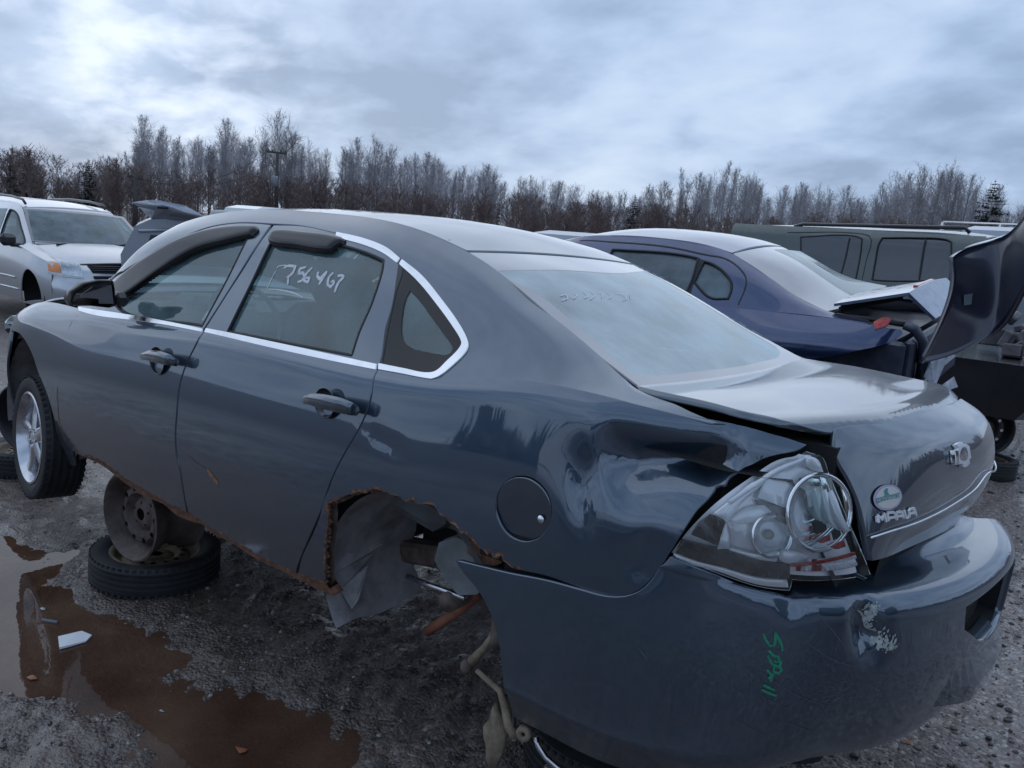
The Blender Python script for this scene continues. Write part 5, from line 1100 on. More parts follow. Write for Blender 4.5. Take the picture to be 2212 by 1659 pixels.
def ground_h(x, y):
    r = np.hypot(x-2, y-.5); fade = np.exp(-(r/14)**2)
    h = .030*(fbm(x*.9+5, y*.9+2, 3)-.45)+.020*(fbm(x*4.2, y*4.2+8, 4)-.5)
    rx, ry = x*.80+y*.60, -x*.60+y*.80; rid = 1-np.abs(2*fbm(rx*9.5+3, ry*4.2, 3)-1); h = h+.026*(rid-.74)+.014*(fbm(x*22, y*22, 3)-.5)
    b = 0
    for px, py, pr, pd in PUD: b = b+pd*np.exp(-(((x-px)**2+(y-py)**2)/pr**2)**1.3)
    h = h*fade+.012*(1-fade)-np.minimum(b, .05)
    for px, py, pr in FLAT:
        w = np.exp(-(((x-px)**2+(y-py)**2)/pr**2)**2); h = h*(1-w)+(-.004)*w
    return h
def ground_mat():
    m, t, b = mat_base('wet_mud'); tc = nn(t, 'ShaderNodeTexCoord'); L = t.links
    big = nn(t, 'ShaderNodeTexNoise', i_Scale=.8, i_Detail=6.0, i_Roughness=.6); L.new(tc.outputs['Object'], big.inputs[0])
    med = nn(t, 'ShaderNodeTexNoise', i_Scale=7.0, i_Detail=7.0, i_Roughness=.65); L.new(tc.outputs['Object'], med.inputs[0])
    fin = nn(t, 'ShaderNodeTexNoise', i_Scale=55.0, i_Detail=5.0, i_Roughness=.7); L.new(tc.outputs['Object'], fin.inputs[0])
    vor = nn(t, 'ShaderNodeTexVoronoi', i_Scale=70.0); L.new(tc.outputs['Object'], vor.inputs['Vector'])
    vor2 = nn(t, 'ShaderNodeTexVoronoi', i_Scale=24.0); L.new(tc.outputs['Object'], vor2.inputs['Vector'])
    c1 = ramp(t, [(.32, (.034,.022,.017)), (.5, (.085,.060,.047)), (.68, (.165,.125,.105))]); L.new(med.outputs[0], c1.inputs[0])
    # gravel tones cell by cell
    c2 = ramp(t, [(.0, (.042,.034,.034)), (.35, (.10,.078,.072)), (.55, (.17,.105,.088)), (.8, (.21,.18,.165)), (.97, (.42,.39,.36))]); sepc = nn(t, 'ShaderNodeSeparateColor'); L.new(vor.outputs['Color'], sepc.inputs[0]); L.new(sepc.outputs[0], c2.inputs[0])
    gm = ramp(t, [(.42, (0,0,0)), (.58, (1,1,1))]); L.new(big.outputs[0], gm.inputs[0])
    sx = nn(t, 'ShaderNodeSeparateXYZ'); L.new(tc.outputs['Object'], sx.inputs[0])
    gr = nn(t, 'ShaderNodeMapRange', i_1=2.2, i_2=-.6, i_3=0, i_4=1); L.new(sx.outputs[0], gr.inputs[0])
    g2 = nn(t, 'ShaderNodeMath', operation='MAXIMUM'); L.new(gr.outputs[0], g2.inputs[0]); g3 = nn(t, 'ShaderNodeMath', operation='MULTIPLY', i_1=.35); L.new(gm.outputs[0], g3.inputs[0]); L.new(g3.outputs[0], g2.inputs[1])
    mx = nn(t, 'ShaderNodeMix', data_type='RGBA'); L.new(g2.outputs[0], mx.inputs[0]); L.new(c1.outputs[0], mx.inputs[6]); L.new(c2.outputs[0], mx.inputs[7])
    L.new(mx.outputs[2], b.inputs['Base Color'])
    rr = ramp(t, [(.40, (.07,)*3), (.50, (.24,)*3), (.62, (.62,)*3)]); mm = nn(t, 'ShaderNodeMath', operation='ADD', i_1=0.0); mav = nn(t, 'ShaderNodeMix', data_type='FLOAT', i_0=.5); L.new(big.outputs[0], mav.inputs[2]); L.new(med.outputs[0], mav.inputs[3]); L.new(mav.outputs[0], mm.inputs[0])
    q = nn(t, 'ShaderNodeMath', operation='MULTIPLY', i_1=.10); L.new(gr.outputs[0], q.inputs[0]); L.new(q.outputs[0], mm.inputs[1]); L.new(mm.outputs[0], rr.inputs[0]); dl = nn(t, 'ShaderNodeVectorMath', operation='LENGTH'); L.new(tc.outputs['Object'], dl.inputs[0]); dm = nn(t, 'ShaderNodeMapRange', i_1=7.0, i_2=12.0, i_3=0.0, i_4=.75); L.new(dl.outputs['Value'], dm.inputs[0])
    rx_ = nn(t, 'ShaderNodeMath', operation='MAXIMUM'); L.new(rr.outputs[0], rx_.inputs[0]); L.new(dm.outputs[0], rx_.inputs[1]); L.new(rx_.outputs[0], b.inputs['Roughness'])
    setp(b, Specular_IOR_Level=1.0)
    cw_ = ramp(t, [(.40, (1,1,1)), (.56, (0,0,0))]); L.new(mav.outputs[0], cw_.inputs[0]); cm_ = nn(t, 'ShaderNodeMapRange', i_1=6.5, i_2=10.0, i_3=.6, i_4=0.0); L.new(dl.outputs['Value'], cm_.inputs[0]); cq = nn(t, 'ShaderNodeMath', operation='MULTIPLY'); L.new(cw_.outputs[0], cq.inputs[0]); L.new(cm_.outputs[0], cq.inputs[1]); L.new(cq.outputs[0], b.inputs['Coat Weight']); setp(b, Coat_Roughness=.07, Coat_IOR=1.5)
    hs = nn(t, 'ShaderNodeMath', operation='ADD'); L.new(fin.outputs[0], hs.inputs[0]); vm = nn(t, 'ShaderNodeMath', operation='MULTIPLY', i_1=-.8); L.new(vor.outputs['Distance'], vm.inputs[0]); L.new(vm.outputs[0], hs.inputs[1])
    b1 = nn(t, 'ShaderNodeBump', i_Strength=.75, i_Distance=.012); L.new(hs.outputs[0], b1.inputs['Height'])
    b2 = nn(t, 'ShaderNodeBump', i_Strength=.7, i_Distance=.04); L.new(med.outputs[0], b2.inputs['Height']); L.new(b1.outputs[0], b2.inputs['Normal']); L.new(b2.outputs[0], b.inputs['Normal'])
    return m
n_ = 560; uu = np.linspace(-1, 1, n_); wf = 4.2*uu+340*np.sign(uu)*np.abs(uu)**9
gx, gy = np.meshgrid(2.2+wf, .4+wf, indexing='ij'); gz = ground_h(gx, gy)
me = bpy.data.meshes.new('ground'); me.vertices.add(n_*n_); me.vertices.foreach_set('co', np.stack([gx, gy, gz], -1).astype(np.float32).ravel())
ii, jj = np.meshgrid(np.arange(n_-1), np.arange(n_-1), indexing='ij'); q = np.stack([ii*n_+jj, (ii+1)*n_+jj, (ii+1)*n_+jj+1, ii*n_+jj+1], -1).reshape(-1, 4)
me.loops.add(q.size); me.loops.foreach_set('vertex_index', q.ravel().astype(np.int32)); me.polygons.add(len(q)); me.polygons.foreach_set('loop_start', np.arange(0, q.size, 4, dtype=np.int32)); me.polygons.foreach_set('use_smooth', np.ones(len(q), bool)); me.update(calc_edges=True); me.validate()
me.materials.append(ground_mat()); g_ = link('ground', me); g_['kind'] = 'structure'
# puddle water
mw, t, b = mat_base('muddy_water'); setp(b, Roughness=.02, Specular_IOR_Level=.85)
trp = nn(t, 'ShaderNodeBsdfTransparent'); trp.inputs[0].default_value = (.80,.62,.48,1); mwx = nn(t, 'ShaderNodeMixShader', i_0=.62); t.links.new(trp.outputs[0], mwx.inputs[1]); t.links.new(b.outputs[0], mwx.inputs[2]); t.links.new(mwx.outputs[0], t.nodes['Material Output'].inputs[0])
tcw = nn(t, 'ShaderNodeTexCoord'); wn = nn(t, 'ShaderNodeTexNoise', i_Scale=2.2, i_Detail=3.0); t.links.new(tcw.outputs['Object'], wn.inputs[0]); wc = ramp(t, [(.35, (.085,.046,.032)), (.6, (.15,.088,.060)), (.75, (.19,.13,.085))]); t.links.new(wn.outputs[0], wc.inputs[0]); t.links.new(wc.outputs[0], b.inputs['Base Color'])
w2 = nn(t, 'ShaderNodeTexNoise', i_Scale=9.0, i_Detail=2.0); t.links.new(tcw.outputs['Object'], w2.inputs[0]); wb = nn(t, 'ShaderNodeBump', i_Strength=.03, i_Distance=.02); t.links.new(w2.outputs[0], wb.inputs['Height']); t.links.new(wb.outputs[0], b.inputs['Normal'])
# each stretch of puddle is a sheet inside the hollow it fills
WL = -.0235
def water(cx, cy, rx, ry):
    a = np.linspace(0, 2*math.pi, 49)[:-1]; r = 1+.08*np.sin(3*a)+.05*np.sin(7*a+1)
    V = [(cx, cy, WL)]+[(cx+rx*math.cos(t_)*k, cy+ry*math.sin(t_)*k, WL) for t_, k in zip(a, r)]
    o = mesh('puddle', V, [(0, i+1, (i+1) % 48+1) for i in range(48)], mw, None, False); o['kind'] = 'structure'; return o
water(4.6, 1.6, 4.0, 1.6)
# loose stones
def stones(n, area, smin, smax, seed, name):
    r_ = np.random.default_rng(seed); V = []; F = []; tone = []
    ico = np.array([(0,0,1),(.89,0,.45),(.28,.85,.45),(-.72,.53,.45),(-.72,-.53,.45),(.28,-.85,.45),(.72,.53,-.45),(-.28,.85,-.45),(-.89,0,-.45),(-.28,-.85,-.45),(.72,-.53,-.45),(0,0,-1)])
    fc = [(0,1,2),(0,2,3),(0,3,4),(0,4,5),(0,5,1),(1,6,2),(2,7,3),(3,8,4),(4,9,5),(5,10,1),(6,7,2),(7,8,3),(8,9,4),(9,10,5),(10,6,1)]
    xs = []; 
    while len(xs) < n:
        x, y = area(r_); xs.append((x, y))
    xs = np.array(xs); hz = ground_h(xs[:, 0], xs[:, 1])
    for (x, y), z in zip(xs, hz):
        s = smin+(smax-smin)*r_.random()**4; A = r_.random()*6.28; sc = np.array([1, .6+.4*r_.random(), .35+.4*r_.random()])*s
        P = ico*(1+.25*(r_.random((12, 1))-.5))*sc; c_, s_ = math.cos(A), math.sin(A); P = np.stack([P[:, 0]*c_-P[:, 1]*s_+x, P[:, 0]*s_+P[:, 1]*c_+y, P[:, 2]+z+s*.12], 1)
        o = len(V); V += P.tolist(); F += [(a+o, b_+o, c2+o) for a, b_, c2 in fc]; tone += [r_.random()]*12
    o = mesh(name, V, F, M_STONE, None, False, None, {'tone': tone}); o['kind'] = 'stuff'; return o
M_STONE, t, b = mat_base('gravel_stone'); at = nn(t, 'ShaderNodeAttribute', attribute_name='tone')
cr_ = ramp(t, [(0, (.030,.027,.030)), (.3, (.065,.055,.052)), (.5, (.11,.07,.06)), (.7, (.13,.12,.115)), (.9, (.21,.19,.175)), (1, (.42,.40,.37))]); t.links.new(at.outputs['Fac'], cr_.inputs[0]); t.links.new(cr_.outputs[0], b.inputs['Base Color']); setp(b, Roughness=.42)
tag(stones(5200, lambda r: (r.uniform(-1.2, .75), r.uniform(-3.6, .1)), .004, .018, 1, 'gravel'), 'small mixed stones spread over the ground by the rear bumper')
tag(stones(3800, lambda r: (r.uniform(.5, 3.0), r.uniform(.1, 1.75)), .0025, .012, 2, 'gravel'), 'fine grit in the mud under the car')
tag(stones(2200, lambda r: (r.uniform(2.2, 7.5), r.uniform(-.5, 2.8)), .003, .014, 3, 'gravel'), 'scattered grit in the wet mud by the front wheel')
tag(stones(1800, lambda r: (r.uniform(-2.5, 2.5), r.uniform(-9, -3.2)), .008, .03, 4, 'gravel'), 'coarse stones between the rows of cars')
# white scrap lying in the puddle
pp_ = [Vector(p) for p in PTS['paper']]; V = [(p.x, p.y, WL+.010+.004*i % .006) for i, p in enumerate(pp_)]; V += [(p.x, p.y, WL+.004) for p in pp_]
o_ = mesh('paper_scrap', V, [tuple(range(5)), tuple(range(5, 10))[::-1]]+[(i, i+5, (i+1) % 5+5, (i+1) % 5) for i in range(5)], simple('white_paper', (.78,.79,.82), .6, var=.05), None, False)
tag(o_, 'torn white scrap floating in the brown puddle beside the flat tyre', 'scrap')
sx_ = MB(); sx_.tube([(3.20,1.235,WL+.006), (3.13,1.20,WL+.008)], .007, 6); tag(sx_.build('wood_chip', simple('grey_wood', (.16,.17,.19), .8), None), 'small grey chip of wood floating in the puddle above the white scrap', 'wood chip')
# ------------------------------------------------------------------ the stacks of tyre and rim that carry the cars
M_RIMT = simple('tan_painted_rim', (.20,.155,.10), .6, var=.5, scale=14, bump=.3); M_RIMR = simple('rusty_rim', (.125,.095,.085), .65, metal=.2, var=.5, scale=10, bump=.35); M_RIMK = simple('black_steel_rim', (.016,.016,.019), .4)
def lying_tyre(name, loc, R_, w, rr, rim_mat, lab, dz=0):
    e = empty(name, (loc[0], loc[1], 0)); tag(e, lab, 'tyre', 'flat tyres lying on the ground under the cars')
    T = Matrix.Translation((0, 0, w/2-.012+dz)) @ Euler((R(1.5), R(-1), .3)).to_matrix().to_4x4()
    tyre('tyre', R_, w, rr, M_TYRE, e, T); steel_rim('rim', rim_mat, e, T, rr=rr-.004, w=w*.78, holes=14); return e
def standing_rim(name, loc, z0, rr, w, ang, tilt, mat, lab):
    e = empty(name, loc); e.location.z = z0; tag(e, lab, 'wheel', 'bare steel wheels stood up under the cars')
    d = Vector((math.cos(ang), math.sin(ang), tilt)).normalized(); T = ax((0, 0, rr+.006), d); steel_rim('rim', mat, e, T, rr=rr, w=w, holes=10); return e
lying_tyre('spare_tyre', (3.30, .66), .305, .155, .215, M_RIMT, 'flat spare tyre on a tan rim lying in the puddle under the dark sedan')
standing_rim('steel_wheel', (3.235, .70, 0), .135, .212, .27, R(95), .02, M_RIMR, 'rusty bare steel wheel standing on the flat tyre in the puddle')
lying_tyre('spare_tyre', (5.42, .42), .31, .16, .215, M_RIMT, 'worn tyre lying on the mud at the left edge behind the front wheel')
standing_rim('steel_wheel', (5.35, .42, 0), .14, .22, .2, R(110), .0, M_RIMK, 'black steel wheel with a ring of round holes at the left edge')
lying_tyre('spare_tyre', (.86, .28), .31, .16, .215, M_RIMT, 'tyre lying flat under the rear bumper of the dark sedan')
standing_rim('steel_wheel', (.82, .34, 0), .145, .19, .22, R(80), .05, M_RIMT, 'tan steel wheel wedged upright under the rear bumper of the dark sedan')

# broken bits dropped about the yard
r2 = np.random.default_rng(12); M_BITS = [simple('clear_plastic_bit', (.45,.46,.48), .3), simple('black_plastic_bit', (.02,.02,.022), .4), simple('orange_bit', (.30,.10,.04), .5)]
for i, (u_, D_) in enumerate([(60, 3.9), (140, 4.6), (30, 3.3), (330, 2.9), (2190, 4.4), (2120, 3.2), (2200, 5.6), (1990, 2.7), (520, 2.6), (230, 4.9), (2170, 3.7), (90, 5.2)]):
    x, y = at_px(u_, D_); s_ = r2.uniform(.012, .035); V, F = hull([(r2.uniform(-1, 1)*s_, r2.uniform(-1, 1)*s_*.6, r2.uniform(0, .3)*s_) for _ in range(9)])
    z = float(ground_h(np.array([x]), np.array([y]))[0]); o = mesh('litter', V, F, M_BITS[i % 3], None, False); o.location = (x, y, max(z, WL)+.002); o['group'] = 'small broken bits on the ground'
    tag(o, ['small clear plastic shard lying on the wet ground', 'small black plastic shard lying on the wet ground', 'small orange-brown fragment lying on the wet ground'][i % 3], 'litter')
# ------------------------------------------------------------------ the other wrecks
for _k in ('VT','VL','VU','VH','VW','VR','VF','BL','BU','BR','BW','SS','SR'):
    _S = SURF[_k]; s0, t0 = [_S.sk.mean()], [_S.tk.mean()]; SGN[_k] = 1. if _S.normal(s0, t0)[0] @ (_S(s0, t0)[0]-np.array(CTR[_k[0]])) > 0 else -1.
def sheet(name, k, mat, parent, s=None, t=None, hole=None, off=0., ns=40, nt_=14, mirror=False, cut=None, flange=.02, h=.10):
    "one body sheet of a vehicle; hole: outline keys; cut: function dropping faces"
    S = SURF[k]; s = s or (S.sk[0], S.sk[-1]); t = t or (S.tk[0], S.tk[-1])
    key = '_%s_%s' % (k, name); OUT[key] = (k, [(s[0], t[0]), ((s[0]+s[1])/2, t[0]), (s[1], t[0]), (s[1], t[1]), ((s[0]+s[1])/2, t[1]), (s[0], t[1])])
    o = panel(name, [(key, hole or [])], mat, parent, h=h, off=off, flange=flange)
    if mirror: mirror_copy(o, parent, name)
    return o
def frame_empty(name, k):
    e = empty(name); e.matrix_world = Matrix(FRAMES[k]); return e
def tubes(name, pts, r, mat, parent, n=8, sm=True): return MB().tube(pts, r, n).build(name, mat, parent, sm)
# ---- silver minivan
M_SILV = paint('paint_silver', (.55,.57,.60), dusty=.15, metal=.65, rough=.34, crough=.08, dcol=(.34,.34,.35), cior=1.8)
M_VGL = glass('van_glass', (.30,.42,.44), .30, rough=.06, dirt_haze=(.36,.46,.52))
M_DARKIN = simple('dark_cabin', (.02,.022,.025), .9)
M_AMBER = simple('amber_lens', (.75,.22,.02), .2, var=.15, Coat_Weight=1.0)
M_HEAD = simple('headlamp_reflector', (.70,.72,.74), .12, metal=.85, var=.25, scale=22, bump=.3)
van = frame_empty('minivan', 'V'); tag(van, 'silver minivan facing the camera on the left with no front wheel', 'van')
sd = panel('body_side', [('_vl', ['v_arch'])] if False else [], M_SILV, van) if False else None
OUT['v_win1'] = ('VU', [(max(a_, .03), min(max(b_, .03), SURF['VU'].tk[-1]-.03)) for a_, b_ in OUT['v_win1'][1]]); SL = SURF['VL']; k_, ar = OUT['v_arch']
OUT['_vlo'] = ('VL', [(SL.sk[0], 0), (ar[0][0]-.02, 0)]+[(min(max(a_, SL.sk[0]+.02), 9), max(b_, .004)) for a_, b_ in (ar[::-1] if ar[0][0] > ar[-1][0] else ar)]+[(SL.sk[-1], 0), (SL.sk[-1], SL.tk[-1]), (3.6, SL.tk[-1]), (2.4, SL.tk[-1]), (1.2, SL.tk[-1]), (.5, SL.tk[-1]), (SL.sk[0], SL.tk[-1])])
side_ = panel('body_side', ['_vlo'], M_SILV, van, h=.07); mirror_copy(side_, van)
for nm, hl in (('side_frame', ['v_win1']),):
    f_ = sheet(nm, 'VU', M_SILV, van, hole=hl); mirror_copy(f_, van)
panel('side_window', ['v_win1'], M_VGL, van, h=.1, off=-.01, flange=0); panel('side_window', ['v_win0'], M_VGL, van, h=.1, off=.004, flange=.004)
seal('window_seal', 'v_win1', .014, M_BLACK, van, off=0)
sheet('hood', 'VH', M_SILV, van, h=.12, mirror=False); sheet('front_fender', 'VT', M_SILV, van, h=.08, off=.002, flange=.01, mirror=True); sheet('roof', 'VR', M_SILV, van, h=.2); face_ = sheet('front_bumper', 'VF', M_SILV, van, h=.08)
wsf = panel('windshield', [('v_wsf', ['v_ws'])], M_FRIT, van, h=.08, off=.006); panel('window_glass', ['v_ws'], M_VGL, wsf, h=.12, off=.005, flange=0)
sheet('windshield_frame', 'VW', M_SILV, van, hole=['v_ws'], h=.1)
hl_ = panel('headlight', ['v_lampo'], M_SILV, van, h=.04, off=.020, flange=.03); panel('reflector', ['v_lamp'], M_HEAD, hl_, h=.04, off=.028, flange=.006); panel('turn_lens', ['v_amber'], M_AMBER, hl_, h=.04, off=.032, flange=.006)
OUT['_vl2'] = ('VF', OUT['v_lamp'][1]); panel('lens', ['_vl2'], M_LENS, hl_, h=.05, off=.040, flange=.01)
for key in ('v_grille', 'v_grille2'): panel('grille', [key], M_SHELL, van, h=.05, off=.010, flange=.006)
gk, gp_ = OUT['v_grille']; ga = np.array(gp_); 
for i in range(3):
    t_ = ga[:, 1].min()+(ga[:, 1].max()-ga[:, 1].min())*(.25+.25*i); P, n = on('VF', [(s_, t_) for s_ in np.linspace(ga[:, 0].min()+.05, ga[:, 0].max(), 8)], .016); tubes('grille_bar', P.tolist(), .008, M_PLASTIC, van)
for k_ in ('v_seam', 'v_seam2'):
    q, l = MARK[k_]; P, n = on(q, densify(l[0], .1, closed=False), .004); tubes('side_moulding', P.tolist(), .012, M_CHROMED if k_ == 'v_seam' else M_SILV, van)
for yy in (-.58, .58):
    pts = [(-2.05, yy, 1.64), (-2.15, yy, 1.70), (-2.6, yy, 1.735), (-3.4, yy, 1.75), (-4.3, yy, 1.72), (-4.5, yy, 1.65)]; tubes('roof_rail', pts, .02, M_PLASTIC, van)
ms = MB(); ms.box((-1.33, -1.07, 1.13), (.12, .22, .17), (0, 0, R(12)), bev=.05); ms.box((-1.36, -.97, 1.06), (.08, .14, .06), bev=.02); ms.build('door_mirror', M_PLASTIC, van)
MB().tube([(-1.02,-.55,1.10), (-1.12,-.15,1.135), (-1.10,.05,1.13)], .012, 6).tube([(-.98,.15,1.10), (-1.08,.5,1.135)], .012, 6).build('wiper', M_BLACK, van)
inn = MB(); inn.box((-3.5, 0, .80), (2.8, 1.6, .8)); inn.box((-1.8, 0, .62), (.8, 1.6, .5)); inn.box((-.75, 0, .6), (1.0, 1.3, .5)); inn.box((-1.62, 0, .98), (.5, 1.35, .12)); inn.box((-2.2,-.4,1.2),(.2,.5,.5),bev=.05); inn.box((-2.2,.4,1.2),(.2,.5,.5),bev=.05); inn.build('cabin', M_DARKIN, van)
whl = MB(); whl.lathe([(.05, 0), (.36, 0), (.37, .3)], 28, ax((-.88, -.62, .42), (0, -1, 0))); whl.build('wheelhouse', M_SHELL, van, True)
# ---- blue sedan with its trunk lid up
M_BLUE = paint('paint_deep_blue', (.018,.036,.115), dusty=.10, metal=.7, rough=.3, crough=.04, dcol=(.20,.21,.26), cior=1.8, sheen=.2)
M_LIDB = paint('paint_blue_pale', (.10,.12,.20), dusty=.55, metal=.5, rough=.25, crough=.05, dcol=(.42,.44,.50))  # paler, greyer blue than the body, for the raised lid
M_BGL2 = glass('blue_rear_glass', (.30,.42,.42), .42, rough=.06, dirt_haze=(.55,.60,.58))
bl = frame_empty('blue_sedan', 'B'); tag(bl, 'deep blue sedan with raised trunk lid and missing rear bumper behind the dark car', 'car')
SB = SURF['BL']
tb = c_b = None
OUT['_blo'] = ('BL', [(0, 0), (SB.sk[3], 0), (SB.sk[4]-.1, 0), (SB.sk[4], SB.tk[1]*.8), (SB.sk[5], SB.tk[2]*.62), (SB.sk[6], SB.tk[2]*.80), (SB.sk[7], SB.tk[2]*1.05), (SB.sk[7]+.08, SB.tk[3]*.93), (SB.sk[7]+.06, SB.tk[3]), (SB.sk[6], SB.tk[3]), (SB.sk[5], SB.tk[3]), (SB.sk[3], SB.tk[3]), (SB.sk[1], SB.tk[3]), (0, SB.tk[3])])
q_ = panel('body_side', ['_blo'], M_BLUE, bl, h=.07); mirror_copy(q_, bl)
f_ = sheet('roof_side', 'BU', M_BLUE, bl, hole=['b_glass', 'b_qglass'], h=.06); mirror_copy(f_, bl)
for k_ in ('b_glass', 'b_qglass'): w_ = panel('side_window', [k_], M_VGL, bl, h=.08, off=-.01, flange=0); seal('window_seal', k_, .010, M_BLACK, bl, off=-.002); mirror_copy(w_, bl)
panel('window_post', ['b_post'], M_BLACK, bl, h=.06, off=.002, flange=.01)
stroke('door_gap', *MARK['b_seam'], .012, M_BLACK, bl, off=.002)
sheet('roof', 'BR', M_BLUE, bl, h=.12, off=.002); sheet('rear_window_frame', 'BW', M_FRIT, bl, hole=['b_back'], h=.08); panel('rear_window', ['b_back'], M_BGL2, bl, h=.08, off=-.002, flange=0)
HL, HR, RR_, RL, FB = [Vector(p) for p in W3['lidB']]
def plate(name, P, th, mat, parent, nu=6, crown=.015):
    a, b_, c_, d_ = P; up = (b_-a).cross(d_-a).normalized(); up = up if up.z > 0 or abs(up.z) < .3 else -up; V = []; F = []
    for s_ in (0, 1):
        for i in range(nu+1):
            for j in range(nu+1):
                u_, v_ = i/nu, j/nu; p = a.lerp(b_, u_).lerp(d_.lerp(c_, u_), v_); V.append(tuple(p+up*(crown*4*u_*(1-u_)-th*s_)))
    m_ = (nu+1)**2
    for i in range(nu):
        for j in range(nu):
            q = i*(nu+1)+j; F += [(q, q+1, q+nu+2, q+nu+1), (m_+q, m_+q+nu+1, m_+q+nu+2, m_+q+1)]
    for k in range(nu):
        for x0, x1 in ((k, k+1), (nu*(nu+1)+k, nu*(nu+1)+k+1), (k*(nu+1), (k+1)*(nu+1)), (k*(nu+1)+nu, (k+1)*(nu+1)+nu)): F.append((x0, x1, x1+m_, x0+m_))
    return mesh(name, V, F, mat, parent, False)
lid2 = plate('trunk_lid', (HL, HR, RR_, RL), .018, M_LIDB, bl); 
FR_ = RR_+(FB-RL); plate('trunk_lid_face', (RL, RR_, FR_, FB), .018, M_LIDB, lid2, crown=.0)
MB().box(((RL+RR_)/2+Vector((.03,0,.005))), (.03, .5, .02), bev=.006).build('brake_lamp', M_RED, lid2)
ub = MB(); ub.tube([HL+Vector((-.02,-.1,-.04)), RL+Vector((.05,-.1,-.04))], .02, 6); ub.tube([HL+Vector((0,-.15,-.05)), RL+Vector((.05,-.45,-.04))], .018, 6); ub.build('lid_brace', M_SHELL, lid2)
panel('tail_light', ['b_tail'], M_RED, bl, h=.04, off=.008, flange=.02)
rb_ = MB(); rb_.box((2.2, 0, .60), (2.6, 1.44, .68)); rb_.box((.62, 0, .72), (1.0, 1.36, .36)); M_DKB = paint('paint_blue_inner', (.016,.022,.050), dusty=.35, metal=.2, rough=.5, coat=.3)
rb_.build('inner_body', M_DKB, bl)
ib = MB(); ib.box((.05, 0, .70), (.06, 1.34, .42), bev=.02); ib.box((.02, 0, .60), (.10, 1.2, .10), bev=.02); ib.box((.30, .66, .72), (.5, .05, .36), (0, 0, R(-12)), bev=.02); ib.box((.0, .35, .80), (.03, .35, .12), bev=.02); ib.build('rear_panel', M_DKB, bl)
tubes('trunk_seal', [(.10,.60,.99), (.04,.60,.97), (-.01,.58,.90), (-.02,.55,.80), (-.01,.5,.66)], .03, M_DKB, bl, 10)
tubes('trunk_seal', [(.50,.60,1.0), (.3,.60,1.0), (.10,.60,.99)], .016, M_BLACK, bl, 8)
# lumpy pale absorber hanging at the back
V, F = hull([(-.12+.10*rng.random(), .30+.3*rng.random(), .60+.26*rng.random()) for _ in range(14)]); mesh('absorber_block', V, F, simple('pale_foam', (.40,.43,.50), .7, var=.35, scale=16, bump=.5), bl, False)
V, F = hull([(-.18+.10*rng.random(), .12+.32*rng.random(), .53+.12*rng.random()) for _ in range(12)]); mesh('absorber_block', V, F, simple('pale_foam_b', (.45,.47,.53), .7, var=.35, scale=16, bump=.5), bl, False)
# ---- bumper cover hanging upright off the blue sedan's tail
M_COVER = paint('paint_cover_dark', (.012,.014,.035), dusty=.15, metal=.3, rough=.4, crough=.12, dcol=(.05,.05,.07))
cp = [Vector(p) for p in W3['cover']]; G = [[tuple(cp[3*i+2]), tuple(cp[3*i+1]), tuple(cp[3*i])] for i in range(4)]
NC = Net(chord([g[1] for g in G]), [0,.3,.6], G)
ss = np.linspace(NC.sk[0], NC.sk[-1]+.12, 26); tt = np.linspace(0, .6, 16); a_, b_ = np.meshgrid(ss, tt, indexing='ij'); P = NC(a_.ravel(), b_.ravel()); n = NC.normal(a_.ravel(), b_.ravel()); 
if n[0] @ (np.array((-.34, 2.58, 1.8))-P[0]) < 0: n = -n
bow_ = (.03*np.sin(b_.ravel()/.6*math.pi))[:, None]; P = P+n*bow_; Q = P-n*.02; m_ = len(P); nt2 = 16
F = [(i*nt2+j, (i+1)*nt2+j, (i+1)*nt2+j+1, i*nt2+j+1) for i in range(25) for j in range(15)]; F = F+[tuple(x+m_ for x in f[::-1]) for f in F]
rim_ = [i*nt2 for i in range(26)]+[25*nt2+j for j in range(1, 16)]+[i*nt2+15 for i in range(24, -1, -1)]+[j for j in range(14, 0, -1)]
F += [(rim_[i], rim_[i+1-len(rim_)], rim_[i+1-len(rim_)]+m_, rim_[i]+m_) for i in range(len(rim_))]
cov = mesh('bumper_cover', P.tolist()+Q.tolist(), F, M_COVER, None, True); tag(cov, 'dark blue-black bumper cover hanging upright off the tail of the blue sedan', 'bumper')
top = [NC([s_], [.6])[0] for s_ in np.linspace(NC.sk[0], NC.sk[-1]+.12, 24)]; V = []; F = []
for i, p in enumerate(top):
    w_ = .035+.03*math.sin(i/23*math.pi); V += [tuple(p+n[-1]*0+np.array((0, .004, .004))), tuple(p-np.array((.01, w_, -.022)))]
F = [(2*i, 2*i+1, 2*i+3, 2*i+2) for i in range(23)]; mesh('upper_lip', V, F, paint('paint_cover_lip_lit', (.10,.11,.17), dusty=.3), cov, True)  # paler paint puts the sky's reflection into the lip's colour
h_ = [Vector(p) for p in W3['hole']]; nrm_ = (Vector((-.34,2.58,1.8))-h_[0]).normalized(); mesh('tow_hole_patch', [tuple(p+nrm_*.04) for p in h_]+[tuple(p) for p in h_], [(0,1,2,3),(4,7,6,5)]+[(i, i+4, (i+1) % 4+4, (i+1) % 4) for i in range(4)], simple('grey_patch', (.08,.12,.13), .5), cov, False)  # added grey block stands in for the open square hole
